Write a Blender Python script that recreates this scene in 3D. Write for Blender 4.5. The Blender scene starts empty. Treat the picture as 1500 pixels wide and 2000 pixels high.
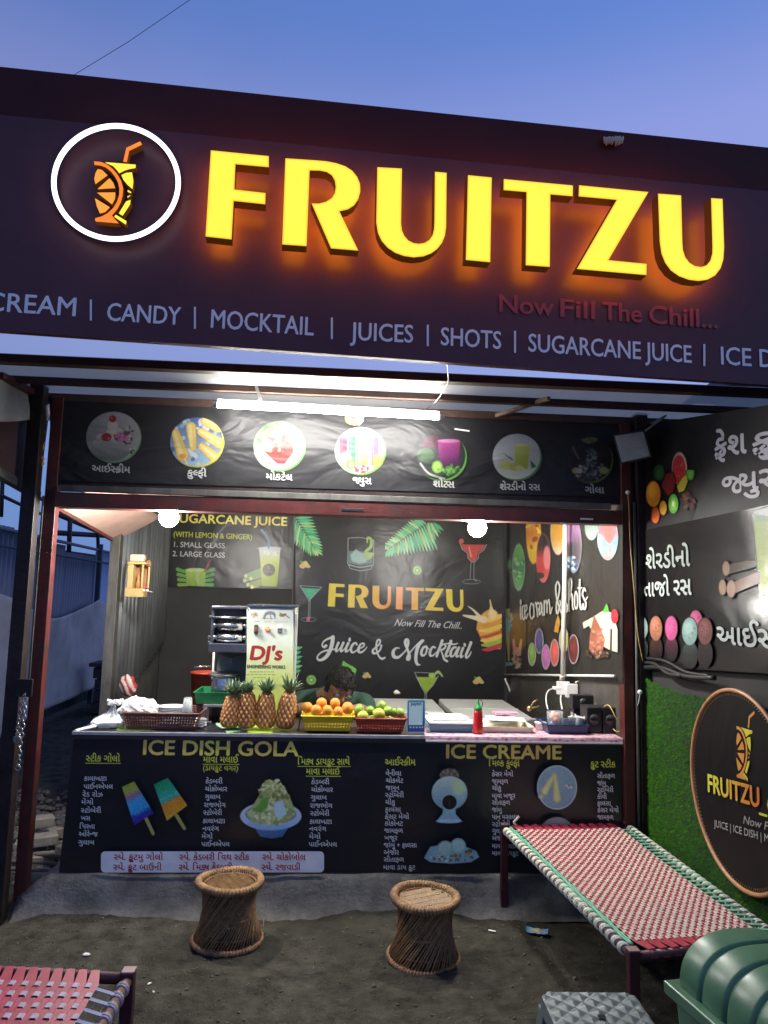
import bpy, bmesh, math, random
import numpy as np
from mathutils import Vector, Matrix, noise

random.seed(7)
rng = np.random.default_rng(7)
SC = bpy.context.scene
COL = SC.collection
PI = math.pi

SKY_ST = 1.06
SG = 8.0          # added glow behind the sign letters, imitating bloom
TUBE = 235.0       # the tube light
BULB = 900.0       # the two bulbs
# ------------------------------------------------------------------ camera
F = 1440.0
def _n(v):
    v = np.array(v, float)
    return v / np.linalg.norm(v)
_cz = _n([308, 12390, -1440])
_cy = _n([-100, -163, -1440])
_cy = _n(_cy - _cz * _cy.dot(_cz))
_cx = np.cross(_cy, _cz)
R = np.array([_cx, _cy, _cz])
C = np.array([0, -3.93, 1.55])
cam = bpy.data.cameras.new('camera')
cam.sensor_fit = 'VERTICAL'
cam.sensor_height = 36
cam.sensor_width = 27
cam.lens = 36 * F / 2000
cam.clip_start = 0.05
cam.clip_end = 400
co = bpy.data.objects.new('camera', cam)
co.matrix_world = Matrix([[R[i][0], R[i][1], R[i][2], C[i]] for i in range(3)] + [[0, 0, 0, 1]])
COL.objects.link(co)
SC.camera = co

# ------------------------------------------------------------------ sky (dusk, sun just set behind the camera)
W = bpy.data.worlds.new('World')
SC.world = W
W.use_nodes = True
nt = W.node_tree
_tc = nt.nodes.new('ShaderNodeTexCoord')
_sp = nt.nodes.new('ShaderNodeSeparateXYZ'); nt.links.new(_tc.outputs['Generated'], _sp.inputs[0])
_cr = nt.nodes.new('ShaderNodeValToRGB'); _cr.color_ramp.interpolation = 'EASE'
_el = _cr.color_ramp.elements
_el[0].position = 0.0; _el[0].color = (.16, .26, .58, 1)
_el[1].position = 1.0; _el[1].color = (.05, .10, .33, 1)
for _p, _c in ((.12, (.17, .29, .63)), (.34, (.25, .31, .625)), (.52, (.215, .265, .585)), (.66, (.10, .19, .52))):
    _e = _el.new(_p); _e.color = (*_c, 1)
nt.links.new(_sp.outputs[2], _cr.inputs[0])
# thin high haze, and the paler side of the sky to the east
_nz = nt.nodes.new('ShaderNodeTexNoise'); _nz.inputs['Scale'].default_value = 1.6; _nz.inputs['Detail'].default_value = 3
nt.links.new(_tc.outputs['Generated'], _nz.inputs['Vector'])
_m1 = nt.nodes.new('ShaderNodeMath'); _m1.operation = 'MULTIPLY_ADD'; _m1.inputs[1].default_value = .32; _m1.inputs[2].default_value = .84
nt.links.new(_sp.outputs[0], _m1.inputs[0])
_m2 = nt.nodes.new('ShaderNodeMath'); _m2.operation = 'MULTIPLY_ADD'; _m2.inputs[1].default_value = .42
nt.links.new(_nz.outputs['Fac'], _m2.inputs[0]); nt.links.new(_m1.outputs[0], _m2.inputs[2])
_vm = nt.nodes.new('ShaderNodeVectorMath'); _vm.operation = 'SCALE'
nt.links.new(_cr.outputs[0], _vm.inputs[0]); nt.links.new(_m2.outputs[0], _vm.inputs['Scale'])
nt.links.new(_vm.outputs[0], nt.nodes['Background'].inputs[0])
nt.nodes['Background'].inputs[1].default_value = SKY_ST
SC.view_settings.view_transform = 'Standard'
SC.view_settings.look = 'None'
SC.view_settings.gamma = 1
SC.view_settings.use_curve_mapping = False
SC.view_settings.exposure = 0.0

# ------------------------------------------------------------------ helpers
def at(px, py, X=None, Y=None, Z=None):
    """where the line of sight through a point of the photograph meets a plane of the place"""
    d = R @ np.array([px - 750, 1000 - py, -F])
    if X is not None: t = (X - C[0]) / d[0]
    elif Y is not None: t = (Y - C[1]) / d[1]
    else: t = (Z - C[2]) / d[2]
    return C + d * t

def lin(c):
    c = np.asarray(c, float) / 255.0
    return np.where(c <= 0.04045, c / 12.92, ((c + 0.055) / 1.055) ** 2.4)

class Plane:
    def __init__(s, O, U, V=(0, 0, 1)):
        s.O = np.array(O, float); s.U = _n(U); s.V = _n(V)
        s.V = _n(s.V - s.U * s.V.dot(s.U))
        s.N = np.cross(s.U, s.V)
        if s.N.dot(C - s.O) < 0: s.N = -s.N
        s.lay = 0.0012
    def uv(s, px, py, off=0):
        d = R @ np.array([px - 750, 1000 - py, -F])
        O = s.O + s.N * off
        t = (O - C).dot(s.N) / d.dot(s.N)
        p = C + d * t - s.O
        return p.dot(s.U), p.dot(s.V)
    def w(s, u, v, off=0):
        return s.O + s.U * u + s.V * v + s.N * off
    def px(s, px, py, off=0):
        u, v = s.uv(px, py, off)
        return s.w(u, v, off)
    def next(s, d=0.0004):
        s.lay += d
        return s.lay

ORG = {}
def thing(name, label, cat, loc=(0, 0, 0), group=None):
    o = bpy.data.objects.new(name, None)
    COL.objects.link(o)
    o.location = loc
    o.empty_display_size = 0.1
    o['label'] = label
    o['category'] = cat
    if group: o['group'] = group
    ORG[o.name] = np.array(loc, float)
    return o

def tag(o, label, cat, group=None):
    o['label'] = label
    o['category'] = cat
    if group: o['group'] = group
    return o

def copy_tree(o, parent=None):
    c = o.copy()
    COL.objects.link(c)
    c.parent = parent
    ORG[c.name] = ORG.get(o.name, np.zeros(3))
    for ch in list(o.children):
        copy_tree(ch, c)
    return c

class G:
    """geometry collector"""
    def __init__(s):
        s.v = []; s.f = []; s.m = []; s.c = None
    def add(s, vs, fs, m=0):
        b = len(s.v)
        s.v += [tuple(map(float, p)) for p in vs]
        s.f += [tuple(b + i for i in f) for f in fs]
        s.m += [m] * len(fs)
        return s
    def box(s, a, b, m=0, rot=None, piv=None):
        x0, y0, z0 = a; x1, y1, z1 = b
        vs = [(x0, y0, z0), (x1, y0, z0), (x1, y1, z0), (x0, y1, z0), (x0, y0, z1), (x1, y0, z1), (x1, y1, z1), (x0, y1, z1)]
        if rot is not None:
            pv = Vector(piv if piv is not None else ((x0 + x1) / 2, (y0 + y1) / 2, (z0 + z1) / 2))
            vs = [tuple(rot @ (Vector(v) - pv) + pv) for v in vs]
        return s.add(vs, [(0, 3, 2, 1), (4, 5, 6, 7), (0, 1, 5, 4), (1, 2, 6, 5), (2, 3, 7, 6), (3, 0, 4, 7)], m)
    def cbox(s, c, d, m=0, rz=0, rot=None):
        r = rot if rot is not None else Matrix.Rotation(rz, 3, 'Z')
        return s.box([c[i] - d[i] / 2 for i in range(3)], [c[i] + d[i] / 2 for i in range(3)], m, rot=r)
    def tube(s, pts, r, n=8, m=0, caps=True, closed=False, sq=1.0, up=(0, 0, 1)):
        pts = [np.array(p, float) for p in pts]
        k = len(pts)
        rr = r if hasattr(r, '__len__') else [r] * k
        vs = []; pu = None
        for i, p in enumerate(pts):
            if closed: t = pts[(i + 1) % k] - pts[i - 1]
            else: t = pts[min(i + 1, k - 1)] - pts[max(i - 1, 0)]
            t = t / (np.linalg.norm(t) + 1e-9)
            if pu is None:
                u = np.cross(t, np.array(up, float))
                if np.linalg.norm(u) < 1e-3: u = np.cross(t, np.array([1.0, 0, 0]))
            else:
                u = pu - t * pu.dot(t)
            u = u / (np.linalg.norm(u) + 1e-9)
            pu = u
            w = np.cross(t, u)
            for j in range(n):
                a = 2 * PI * (j + .5) / n
                vs.append(p + (u * math.cos(a) + w * math.sin(a) * sq) * rr[i])
        fs = []
        for i in range(k if closed else k - 1):
            for j in range(n):
                a = i * n + j; b = i * n + (j + 1) % n
                c2 = ((i + 1) % k) * n + (j + 1) % n; d = ((i + 1) % k) * n + j
                fs.append((a, b, c2, d))
        if caps and not closed:
            fs.append(tuple(range(n - 1, -1, -1)))
            fs.append(tuple((k - 1) * n + j for j in range(n)))
        return s.add(vs, fs, m)
    def lathe(s, prof, c=(0, 0, 0), n=24, m=0, sx=1, sy=1):
        vs = []; fs = []
        for (r, z) in prof:
            for j in range(n):
                a = 2 * PI * j / n
                vs.append((c[0] + r * sx * math.cos(a), c[1] + r * sy * math.sin(a), c[2] + z))
        k = len(prof)
        for i in range(k - 1):
            for j in range(n):
                fs.append((i * n + j, i * n + (j + 1) % n, (i + 1) * n + (j + 1) % n, (i + 1) * n + j))
        if prof[0][0] > 1e-5: fs.append(tuple(range(n - 1, -1, -1)))
        if prof[-1][0] > 1e-5: fs.append(tuple((k - 1) * n + j for j in range(n)))
        return s.add(vs, fs, m)
    def ball(s, c, r, n=12, k=8, m=0, sc=(1, 1, 1), rot=None):
        vs = []; fs = []
        for i in range(k + 1):
            th = PI * i / k
            for j in range(n):
                a = 2 * PI * j / n
                p = Vector((math.sin(th) * math.cos(a) * sc[0], math.sin(th) * math.sin(a) * sc[1], math.cos(th) * sc[2])) * r
                if rot is not None: p = rot @ p
                vs.append((c[0] + p.x, c[1] + p.y, c[2] + p.z))
        for i in range(k):
            for j in range(n):
                fs.append((i * n + j, (i + 1) * n + j, (i + 1) * n + (j + 1) % n, i * n + (j + 1) % n))
        return s.add(vs, fs, m)
    def quad(s, a, b, c, d, m=0):
        return s.add([a, b, c, d], [(0, 1, 2, 3)], m)
    def prism(s, pl, pts, o0, o1, m=0):
        """outline in plane coordinates, from offset o0 (back) to o1 (front)"""
        n = len(pts)
        ar = sum(pts[i][0] * pts[(i + 1) % n][1] - pts[(i + 1) % n][0] * pts[i][1] for i in range(n))
        if ar < 0: pts = pts[::-1]
        vs = [pl.w(u, v, o0) for u, v in pts] + [pl.w(u, v, o1) for u, v in pts]
        fs = [tuple(range(n - 1, -1, -1)), tuple(range(n, 2 * n))]
        fs += [(i, (i + 1) % n, n + (i + 1) % n, n + i) for i in range(n)]
        return s.add(vs, fs, m)

def build(name, g, mats, parent=None, smooth=False, bev=0, kind=None, label=None, subd=0, merge=False, solid=0, cols=None):
    me = bpy.data.meshes.new(name)
    v = np.array(g.v, float)
    if parent is not None and parent.name in ORG:
        v = v - ORG[parent.name]
    me.from_pydata([tuple(p) for p in v], [], g.f)
    if not isinstance(mats, (list, tuple)): mats = [mats]
    for m in mats: me.materials.append(m)
    if len(mats) > 1: me.polygons.foreach_set('material_index', g.m)
    if cols is None: cols = g.c
    if cols is not None:
        at_ = me.color_attributes.new('Col', 'FLOAT_COLOR', 'POINT')
        cc = np.ones((len(v), 4)); cc[:, :3] = cols
        at_.data.foreach_set('color', cc.ravel())
    bm = bmesh.new(); bm.from_mesh(me)
    if merge: bmesh.ops.remove_doubles(bm, verts=bm.verts, dist=1e-4)
    big = [f for f in bm.faces if len(f.verts) > 4]
    if big and cols is None: bmesh.ops.triangulate(bm, faces=big)
    bmesh.ops.recalc_face_normals(bm, faces=bm.faces)
    if bev:
        ed = [e for e in bm.edges if len(e.link_faces) == 2 and e.calc_face_angle(0) > 0.6]
        bmesh.ops.bevel(bm, geom=ed, offset=bev, segments=2, profile=.5, affect='EDGES')
    bm.to_mesh(me); bm.free()
    if smooth: me.polygons.foreach_set('use_smooth', [True] * len(me.polygons))
    o = bpy.data.objects.new(name, me)
    COL.objects.link(o)
    if parent is not None:
        o.parent = parent
        ORG[o.name] = ORG.get(parent.name, np.zeros(3))
    if subd:
        md = o.modifiers.new('s', 'SUBSURF'); md.levels = subd; md.render_levels = subd
    if solid:
        md = o.modifiers.new('t', 'SOLIDIFY'); md.thickness = solid
    if kind: o['kind'] = kind
    if label: o['label'] = label
    me.update()
    return o

# ------------------------------------------------------------------ materials
MC = {}
def M(name, col, rough=.5, metal=0, var=.18, scale=9, bump=0, bscale=80, emit=0, ecol=None, spec=.5, coat=0, alpha=1, trans=0, dirt=0, dirtcol=(.03, .026, .022), stretch=None, dirtscale=3):
    if name in MC: return MC[name]
    m = bpy.data.materials.new(name); MC[name] = m
    m.use_nodes = True
    t = m.node_tree; N = t.nodes; L = t.links
    b = N['Principled BSDF']
    b.inputs['Roughness'].default_value = rough
    b.inputs['Metallic'].default_value = metal
    b.inputs['Specular IOR Level'].default_value = spec
    b.inputs['Coat Weight'].default_value = coat
    b.inputs['Alpha'].default_value = alpha
    b.inputs['Transmission Weight'].default_value = trans
    col = tuple(col)
    geo = N.new('ShaderNodeNewGeometry')
    src = geo.outputs['Position']
    if stretch:
        mp = N.new('ShaderNodeMapping'); mp.inputs['Scale'].default_value = stretch
        L.new(src, mp.inputs[0]); src = mp.outputs[0]
    nz = N.new('ShaderNodeTexNoise'); nz.inputs['Scale'].default_value = scale; nz.inputs['Detail'].default_value = 5
    nz.inputs['Roughness'].default_value = .65
    L.new(src, nz.inputs['Vector'])
    rp = N.new('ShaderNodeValToRGB')
    rp.color_ramp.elements[0].position = .3; rp.color_ramp.elements[1].position = .7
    rp.color_ramp.elements[0].color = (*[c * (1 - var) for c in col], 1)
    rp.color_ramp.elements[1].color = (*[min(1, c * (1 + var)) for c in col], 1)
    L.new(nz.outputs['Fac'], rp.inputs[0])
    out = rp.outputs[0]
    if dirt:
        n2 = N.new('ShaderNodeTexNoise'); n2.inputs['Scale'].default_value = dirtscale; n2.inputs['Detail'].default_value = 8
        n2.inputs['Roughness'].default_value = .7
        L.new(src, n2.inputs['Vector'])
        r2 = N.new('ShaderNodeValToRGB'); r2.color_ramp.elements[0].position = .48; r2.color_ramp.elements[1].position = .68
        r2.color_ramp.elements[0].color = (0, 0, 0, 1); r2.color_ramp.elements[1].color = (dirt, dirt, dirt, 1)
        L.new(n2.outputs['Fac'], r2.inputs[0])
        mx = N.new('ShaderNodeMixRGB'); L.new(r2.outputs[0], mx.inputs[0]); L.new(out, mx.inputs[1]); mx.inputs[2].default_value = (*dirtcol, 1)
        out = mx.outputs[0]
    L.new(out, b.inputs['Base Color'])
    if bump:
        n3 = N.new('ShaderNodeTexNoise'); n3.inputs['Scale'].default_value = bscale; n3.inputs['Detail'].default_value = 6
        L.new(src, n3.inputs['Vector'])
        bp = N.new('ShaderNodeBump'); bp.inputs['Strength'].default_value = bump; bp.inputs['Distance'].default_value = .01
        L.new(n3.outputs['Fac'], bp.inputs['Height']); L.new(bp.outputs[0], b.inputs['Normal'])
    # gloss varies a little with grime
    mr = N.new('ShaderNodeMapRange'); mr.inputs['To Min'].default_value = max(.02, rough - .08); mr.inputs['To Max'].default_value = min(1, rough + .12)
    L.new(nz.outputs['Fac'], mr.inputs['Value']); L.new(mr.outputs[0], b.inputs['Roughness'])
    if emit:
        b.inputs['Emission Color'].default_value = (*(ecol or col), 1)
        b.inputs['Emission Strength'].default_value = emit
    return m

def print_mat(name, rough=.3, wr=.25, wscale=2.2, weave=.05, aniso=False, wstretch=(1, 1, 1), spec=.5, dust_haze=.03):
    """printed vinyl: the printed ink is the vertex colour, the sheet is glossy, a little rippled"""
    m = bpy.data.materials.new(name); m.use_nodes = True
    t = m.node_tree; N = t.nodes; L = t.links; b = N['Principled BSDF']
    a = N.new('ShaderNodeAttribute'); a.attribute_name = 'Col'
    geo = N.new('ShaderNodeNewGeometry')
    mp = N.new('ShaderNodeMapping'); mp.inputs['Scale'].default_value = wstretch
    L.new(geo.outputs['Position'], mp.inputs[0])
    nz = N.new('ShaderNodeTexNoise'); nz.inputs['Scale'].default_value = 14; nz.inputs['Detail'].default_value = 6
    L.new(geo.outputs['Position'], nz.inputs['Vector'])
    mr = N.new('ShaderNodeMapRange'); mr.inputs['To Min'].default_value = .82; mr.inputs['To Max'].default_value = 1.12
    L.new(nz.outputs['Fac'], mr.inputs['Value'])
    mu = N.new('ShaderNodeVectorMath'); mu.operation = 'SCALE'
    L.new(a.outputs['Color'], mu.inputs[0]); L.new(mr.outputs[0], mu.inputs['Scale'])
    # a film of dust on the ink, with veiling glare mixed into its colour
    mx = N.new('ShaderNodeMixRGB'); mx.inputs[0].default_value = dust_haze; mx.inputs[2].default_value = (.35, .33, .3, 1)
    L.new(mu.outputs[0], mx.inputs[1]); L.new(mx.outputs[0], b.inputs['Base Color'])
    b.inputs['Roughness'].default_value = rough
    b.inputs['Specular IOR Level'].default_value = spec
    w = N.new('ShaderNodeTexNoise'); w.inputs['Scale'].default_value = wscale; w.inputs['Detail'].default_value = 3; w.inputs['Distortion'].default_value = .8
    L.new(mp.outputs[0], w.inputs['Vector'])
    bp = N.new('ShaderNodeBump'); bp.inputs['Strength'].default_value = wr; bp.inputs['Distance'].default_value = .06
    L.new(w.outputs['Fac'], bp.inputs['Height'])
    last = bp
    if weave:
        v = N.new('ShaderNodeTexWave'); v.inputs['Scale'].default_value = 90; v.inputs['Distortion'].default_value = 1.5
        v.bands_direction = 'Z'
        L.new(geo.outputs['Position'], v.inputs['Vector'])
        b2 = N.new('ShaderNodeBump'); b2.inputs['Strength'].default_value = weave; b2.inputs['Distance'].default_value = .004
        L.new(v.outputs['Fac'], b2.inputs['Height']); L.new(bp.outputs[0], b2.inputs['Normal'])
        last = b2
    L.new(last.outputs[0], b.inputs['Normal'])
    return m

# ------------------------------------------------------------------ lettering
GL = {}
def glyph(ch, bold=0.0):
    key = (ch, bold)
    if key in GL: return GL[key]
    def mesh_of(s):
        cu = bpy.data.curves.new('g', 'FONT'); cu.body = s; cu.size = 1; cu.resolution_u = 3; cu.offset = bold; cu.dimensions = '2D'; cu.fill_mode = 'BOTH'
        ob = bpy.data.objects.new('g', cu)
        me = ob.to_mesh()
        vs = [(v.co.x, v.co.y) for v in me.vertices]; fs = [tuple(p.vertices) for p in me.polygons]
        ob.to_mesh_clear(); bpy.data.objects.remove(ob); bpy.data.curves.remove(cu)
        return vs, fs
    vs, fs = mesh_of(ch)
    r1 = max([v[0] for v in mesh_of(ch + '|')[0]]); r0 = max([v[0] for v in mesh_of('|')[0]])
    GL[key] = (vs, fs, r1 - r0)
    return GL[key]

BELOW = 'ુૂ'
ABOVE = 'ેૈંૅ'
NOSTEM = 'કફટઠડઢદરહઝછજળ'
def clip_right(vs, fs, x):
    if not vs: return vs, fs
    bm = bmesh.new()
    bv = [bm.verts.new((a, b, 0)) for a, b in vs]
    for f in fs:
        try: bm.faces.new([bv[i] for i in f])
        except ValueError: pass
    bmesh.ops.bisect_plane(bm, geom=list(bm.verts) + list(bm.edges) + list(bm.faces), plane_co=(x, 0, 0), plane_no=(1, 0, 0), clear_outer=True)
    bm.verts.index_update()
    r = [(v.co.x, v.co.y) for v in bm.verts], [tuple(v.index for v in f.verts) for f in bm.faces]
    bm.free()
    return r

def layout(s, bold=0.0):
    """-> verts, faces, width; lays out Gujarati clusters (reordered short i, half forms, subscript r)"""
    V = []; Fc = []; x = 0
    def put(g, dx, shift=0.0, yo=0.0, sc=1.0):
        b = len(V)
        V.extend([(a * sc + dx + shift, c * sc + yo) for a, c in g[0]]); Fc.extend([tuple(b + i for i in f) for f in g[1]])
    i = 0
    while i < len(s):
        ch = s[i]
        if '\u0a80' <= ch <= '\u0aff':
            cl = [ch]; i += 1
            while i < len(s) and '\u0a80' <= s[i] <= '\u0aff' and (s[i] in 'ાિીુૂેૈોૌંૅૉ્' or cl[-1] == '્'):
                cl.append(s[i]); i += 1
            if 'િ' in cl:
                g = glyph('િ', bold); put(g, x); x += g[2] if g[2] > .05 else .22; cl.remove('િ')
            k = 0
            while k < len(cl):
                c = cl[k]
                if c == '્': k += 1; continue
                nxt = cl[k + 1] if k + 1 < len(cl) else ''
                nx2 = cl[k + 2] if k + 2 < len(cl) else ''
                if nxt == '્' and nx2 == 'ર':
                    g = glyph(c, bold); put(g, x)
                    sx = x + g[2] * (.16 if c not in 'ટડ' else .3); w = .035 + bold
                    b = len(V); V.extend([(sx + .2, .2), (sx + .2 + w, .17), (sx + w * .5, -.08), (sx - w * .6, -.02)]); Fc.append((b, b + 3, b + 2, b + 1))
                    x += g[2]; k += 3; continue
                if nxt == '્' and nx2:
                    g = glyph(c, bold)
                    if c in NOSTEM: put(clip_right(g[0], g[1], g[2] * .8), x); x += g[2] * .74
                    else: put(clip_right(g[0], g[1], g[2] - .17), x); x += g[2] - .2
                    k += 2; continue
                g = glyph(c, bold)
                put(g, x); x += max(0, g[2]) if c not in (BELOW + ABOVE) else 0
                k += 1
        else:
            if ch == ' ': x += .28
            else:
                g = glyph(ch, bold); put(g, x); x += g[2]
            i += 1
    return V, Fc, x

CAP = .72
PRINT_EXPOSURE = 1.0
class Print:
    """flat print on a plane: lettering and simple shapes, coloured per vertex"""
    def __init__(s, pl): s.pl = pl; s.g = G(); s.cols = []
    def _add(s, uvs, fs, off, col):
        vs = [s.pl.w(u, v, off) for u, v in uvs]
        s.g.add(vs, fs)
        if callable(col): s.cols += [tuple(col(u, v)) for u, v in uvs]
        else: s.cols += [tuple(col)] * len(uvs)
    def text(s, st, p0, p1, cap, col, bold=.012, shear=0, capem=None):
        V, Fc, w = layout(st, 0.0)
        if not V: return
        if capem is None: capem = .56 if any('\u0a80' <= c <= '\u0aff' for c in st) else .68
        x0 = min(v[0] for v in V); x1 = max(v[0] for v in V)
        u0 = np.array(s.pl.uv(*p0)); u1 = np.array(s.pl.uv(*p1)); ut = np.array(s.pl.uv(p0[0], p0[1] - cap))
        H = np.linalg.norm(ut - u0) / capem
        if callable(col):
            c2 = lambda u, v: col(np.clip((u - u0[0]) / (u1[0] - u0[0]), 0, 1), v)
        else: c2 = lin(col)
        sh = [(0, 0)] if bold < .004 else [(-bold, 0), (bold, .3 * bold), (0, bold * .8), (0, -bold * .8)]
        for dx, dy in sh:
            off = s.pl.next(.0001)
            uvs = []
            for (a, b) in V:
                t = (a - x0) / (x1 - x0)
                q = u0 + (u1 - u0) * t
                uvs.append((q[0] + (shear * b + dx) * H * (1 if u1[0] > u0[0] else -1), q[1] + (b + dy) * H))
            s._add(uvs, Fc, off, c2)
    def poly(s, pts, col, off=None):
        uvs = [s.pl.uv(*p) for p in pts]
        s._add(uvs, [tuple(range(len(uvs)))], off or s.pl.next(), lin(col) if not callable(col) else col)
    def polyf(s, pts, colf):
        uvs = [s.pl.uv(*p) for p in pts]
        b = len(s.cols)
        s.g.add([s.pl.w(u, v, s.pl.lay) for u, v in uvs], [tuple(range(len(uvs)))])
        s.cols += [tuple(lin(colf(*p))) for p in pts]
    def line(s, a, b, w, col):
        a = np.array(a, float); b = np.array(b, float); d = b - a; n = np.array([-d[1], d[0]]) / np.linalg.norm(d) * w / 2
        s.poly([a + n, b + n, b - n, a - n], col)
    def build(s, name, mat, parent, label=None):
        # triangulate big polygons keeping colours
        g = s.g; fs = []
        from mathutils.geometry import tessellate_polygon
        for f in g.f:
            if len(f) <= 4: fs.append(f); continue
            for t in tessellate_polygon([[Vector(g.v[i]) for i in f]]): fs.append(tuple(f[k] for k in t))
        g.f = fs; g.m = [0] * len(fs)
        o = build(name, g, mat, parent, cols=np.array(s.cols), label=label)
        return o

class Canvas:
    """a printed picture, painted on a fine grid of its sheet in flat ink colours"""
    def __init__(s, pl, x0, y0, x1, y1, step=1.5, bg=(18, 20, 24)):
        s.pl = pl; s.bg = np.array(bg, float)
        nx = int((x1 - x0) / step) + 1; ny = int((y1 - y0) / step) + 1
        s.X, s.Y = np.meshgrid(np.linspace(x0, x1, nx), np.linspace(y0, y1, ny))
        s.col = np.zeros((ny, nx, 3)) + s.bg
        s.a = np.zeros((ny, nx))
        s.clip = None
        s.step = step
    def put(s, mask, c, add=True):
        if s.clip is not None: mask = mask * s.clip
        c = np.array(c, float)
        if c.ndim == 1: c = c[None, None, :]
        s.col = s.col * (1 - mask[..., None]) + c * mask[..., None]
        s.a = np.maximum(s.a, mask)
        return s
    def mell(s, cx, cy, rx, ry, rot=0, soft=1.2):
        dx = s.X - cx; dy = s.Y - cy; ca, sa = math.cos(rot), math.sin(rot)
        u = (dx * ca + dy * sa) / rx; v = (-dx * sa + dy * ca) / ry
        return np.clip((1 - np.sqrt(u * u + v * v)) * min(rx, ry) / soft + .5, 0, 1)
    def ell(s, cx, cy, rx, ry, c, rot=0, soft=1.2): return s.put(s.mell(cx, cy, rx, ry, rot, soft), c)
    def ring(s, cx, cy, rx, ry, w, c, rot=0):
        return s.put(s.mell(cx, cy, rx, ry, rot) * (1 - s.mell(cx, cy, rx - w, ry - w, rot)), c)
    def mseg(s, pts, ws, soft=.8):
        m = np.zeros_like(s.X)
        for i in range(len(pts) - 1):
            ax, ay = pts[i]; bx, by = pts[i + 1]; w0 = ws[i]; w1 = ws[i + 1]
            dx, dy = bx - ax, by - ay; L2 = dx * dx + dy * dy + 1e-9
            t = np.clip(((s.X - ax) * dx + (s.Y - ay) * dy) / L2, 0, 1)
            d = np.hypot(s.X - ax - dx * t, s.Y - ay - dy * t)
            m = np.maximum(m, np.clip((w0 + (w1 - w0) * t - d) / soft + .5, 0, 1))
        return m
    def stroke(s, pts, w, c, smooth=True):
        ws = list(w) if hasattr(w, '__len__') else [w] * len(pts)
        if smooth and len(pts) > 2: pts, ws = catmull(pts, ws)
        return s.put(s.mseg(pts, ws), c)
    def mpoly(s, pts, soft=1.0):
        n = len(pts); ins = np.zeros(s.X.shape, bool); d = np.full(s.X.shape, 1e9)
        for i in range(n):
            ax, ay = pts[i]; bx, by = pts[(i + 1) % n]
            if ay != by:
                cnd = ((ay > s.Y) != (by > s.Y)) & (s.X < (bx - ax) * (s.Y - ay) / (by - ay) + ax)
                ins ^= cnd
            dx, dy = bx - ax, by - ay
            t = np.clip(((s.X - ax) * dx + (s.Y - ay) * dy) / (dx * dx + dy * dy + 1e-9), 0, 1)
            d = np.minimum(d, np.hypot(s.X - ax - dx * t, s.Y - ay - dy * t))
        sd = np.where(ins, d, -d)
        return np.clip(sd / soft + .5, 0, 1)
    def poly(s, pts, c, soft=1.0): return s.put(s.mpoly(pts, soft), c)
    def vgrad(s, mask, stops):
        ys = [a for a, _ in stops]
        c = np.stack([np.interp(s.Y, ys, [b[k] for _, b in stops]) for k in range(3)], -1)
        return s.put(mask, c)
    def speck(s, mask, amp, scale=3.0, seed=0):
        r = np.random.default_rng(seed)
        ny, nx = s.X.shape; k = max(1, int(scale / s.step))
        n = r.normal(0, 1, (ny // k + 2, nx // k + 2)); n = np.kron(n, np.ones((k, k)))[:ny, :nx]
        s.col = np.clip(s.col + (n * amp * mask)[..., None] * np.array([1, .95, .9]), 0, 255)
        return s
    def blobs(s, cx, cy, rx, ry, n, r0, r1, cols, seed=1, rot=0):
        r = random.Random(seed)
        for _ in range(n):
            a = r.uniform(0, 2 * PI); q = math.sqrt(r.random())
            s.ell(cx + rx * q * math.cos(a), cy + ry * q * math.sin(a), r.uniform(r0, r1), r.uniform(r0, r1) * .7, r.choice(cols), r.uniform(0, 3))
        return s
    def build(s, name, mat, parent, label=None, full=False):
        ny, nx = s.X.shape
        off = s.pl.next()
        idx = np.arange(nx * ny).reshape(ny, nx)
        a = s.a
        keep = np.maximum(np.maximum(a[:-1, :-1], a[1:, :-1]), np.maximum(a[:-1, 1:], a[1:, 1:])) > .02
        if full: keep[:] = True
        q = np.stack([idx[:-1, :-1], idx[1:, :-1], idx[1:, 1:], idx[:-1, 1:]], -1)[keep]
        used = np.unique(q); remap = -np.ones(nx * ny, int); remap[used] = np.arange(len(used))
        q = remap[q]
        D = np.stack([s.X.ravel()[used] - 750, 1000 - s.Y.ravel()[used], -F * np.ones(len(used))], -1) @ R.T
        O = s.pl.O + s.pl.N * off
        t = (O - C).dot(s.pl.N) / (D @ s.pl.N)
        P = C + D * t[:, None]
        g = G(); g.v = [tuple(p) for p in P]; g.f = [tuple(map(int, f)) for f in q]; g.m = [0] * len(q)
        return build(name, g, mat, parent, cols=lin(np.clip(s.bg + (s.col.reshape(-1, 3)[used] - s.bg) * PRINT_EXPOSURE, 0, 255)), label=label)

def catmull(pts, ws=None, n=5, closed=False):
    P = [np.array(p, float) for p in pts]; k = len(P)
    out = []; ow = []
    rngi = range(k) if closed else range(k - 1)
    for i in rngi:
        if closed: p0, p1, p2, p3 = P[i - 1], P[i], P[(i + 1) % k], P[(i + 2) % k]
        else: p0, p1, p2, p3 = P[max(i - 1, 0)], P[i], P[i + 1], P[min(i + 2, k - 1)]
        for j in range(n):
            t = j / n
            out.append(.5 * (2 * p1 + (p2 - p0) * t + (2 * p0 - 5 * p1 + 4 * p2 - p3) * t * t + (3 * p1 - p0 - 3 * p2 + p3) * t ** 3))
            if ws is not None: ow.append(ws[i] * (1 - t) + ws[(i + 1) % k] * t)
    if not closed:
        out.append(P[-1])
        if ws is not None: ow.append(ws[-1])
    out = [tuple(o) for o in out]
    return (out, ow) if ws is not None else out

def fnoise(x, y, z=0): return noise.noise(Vector((x, y, z)))

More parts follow.
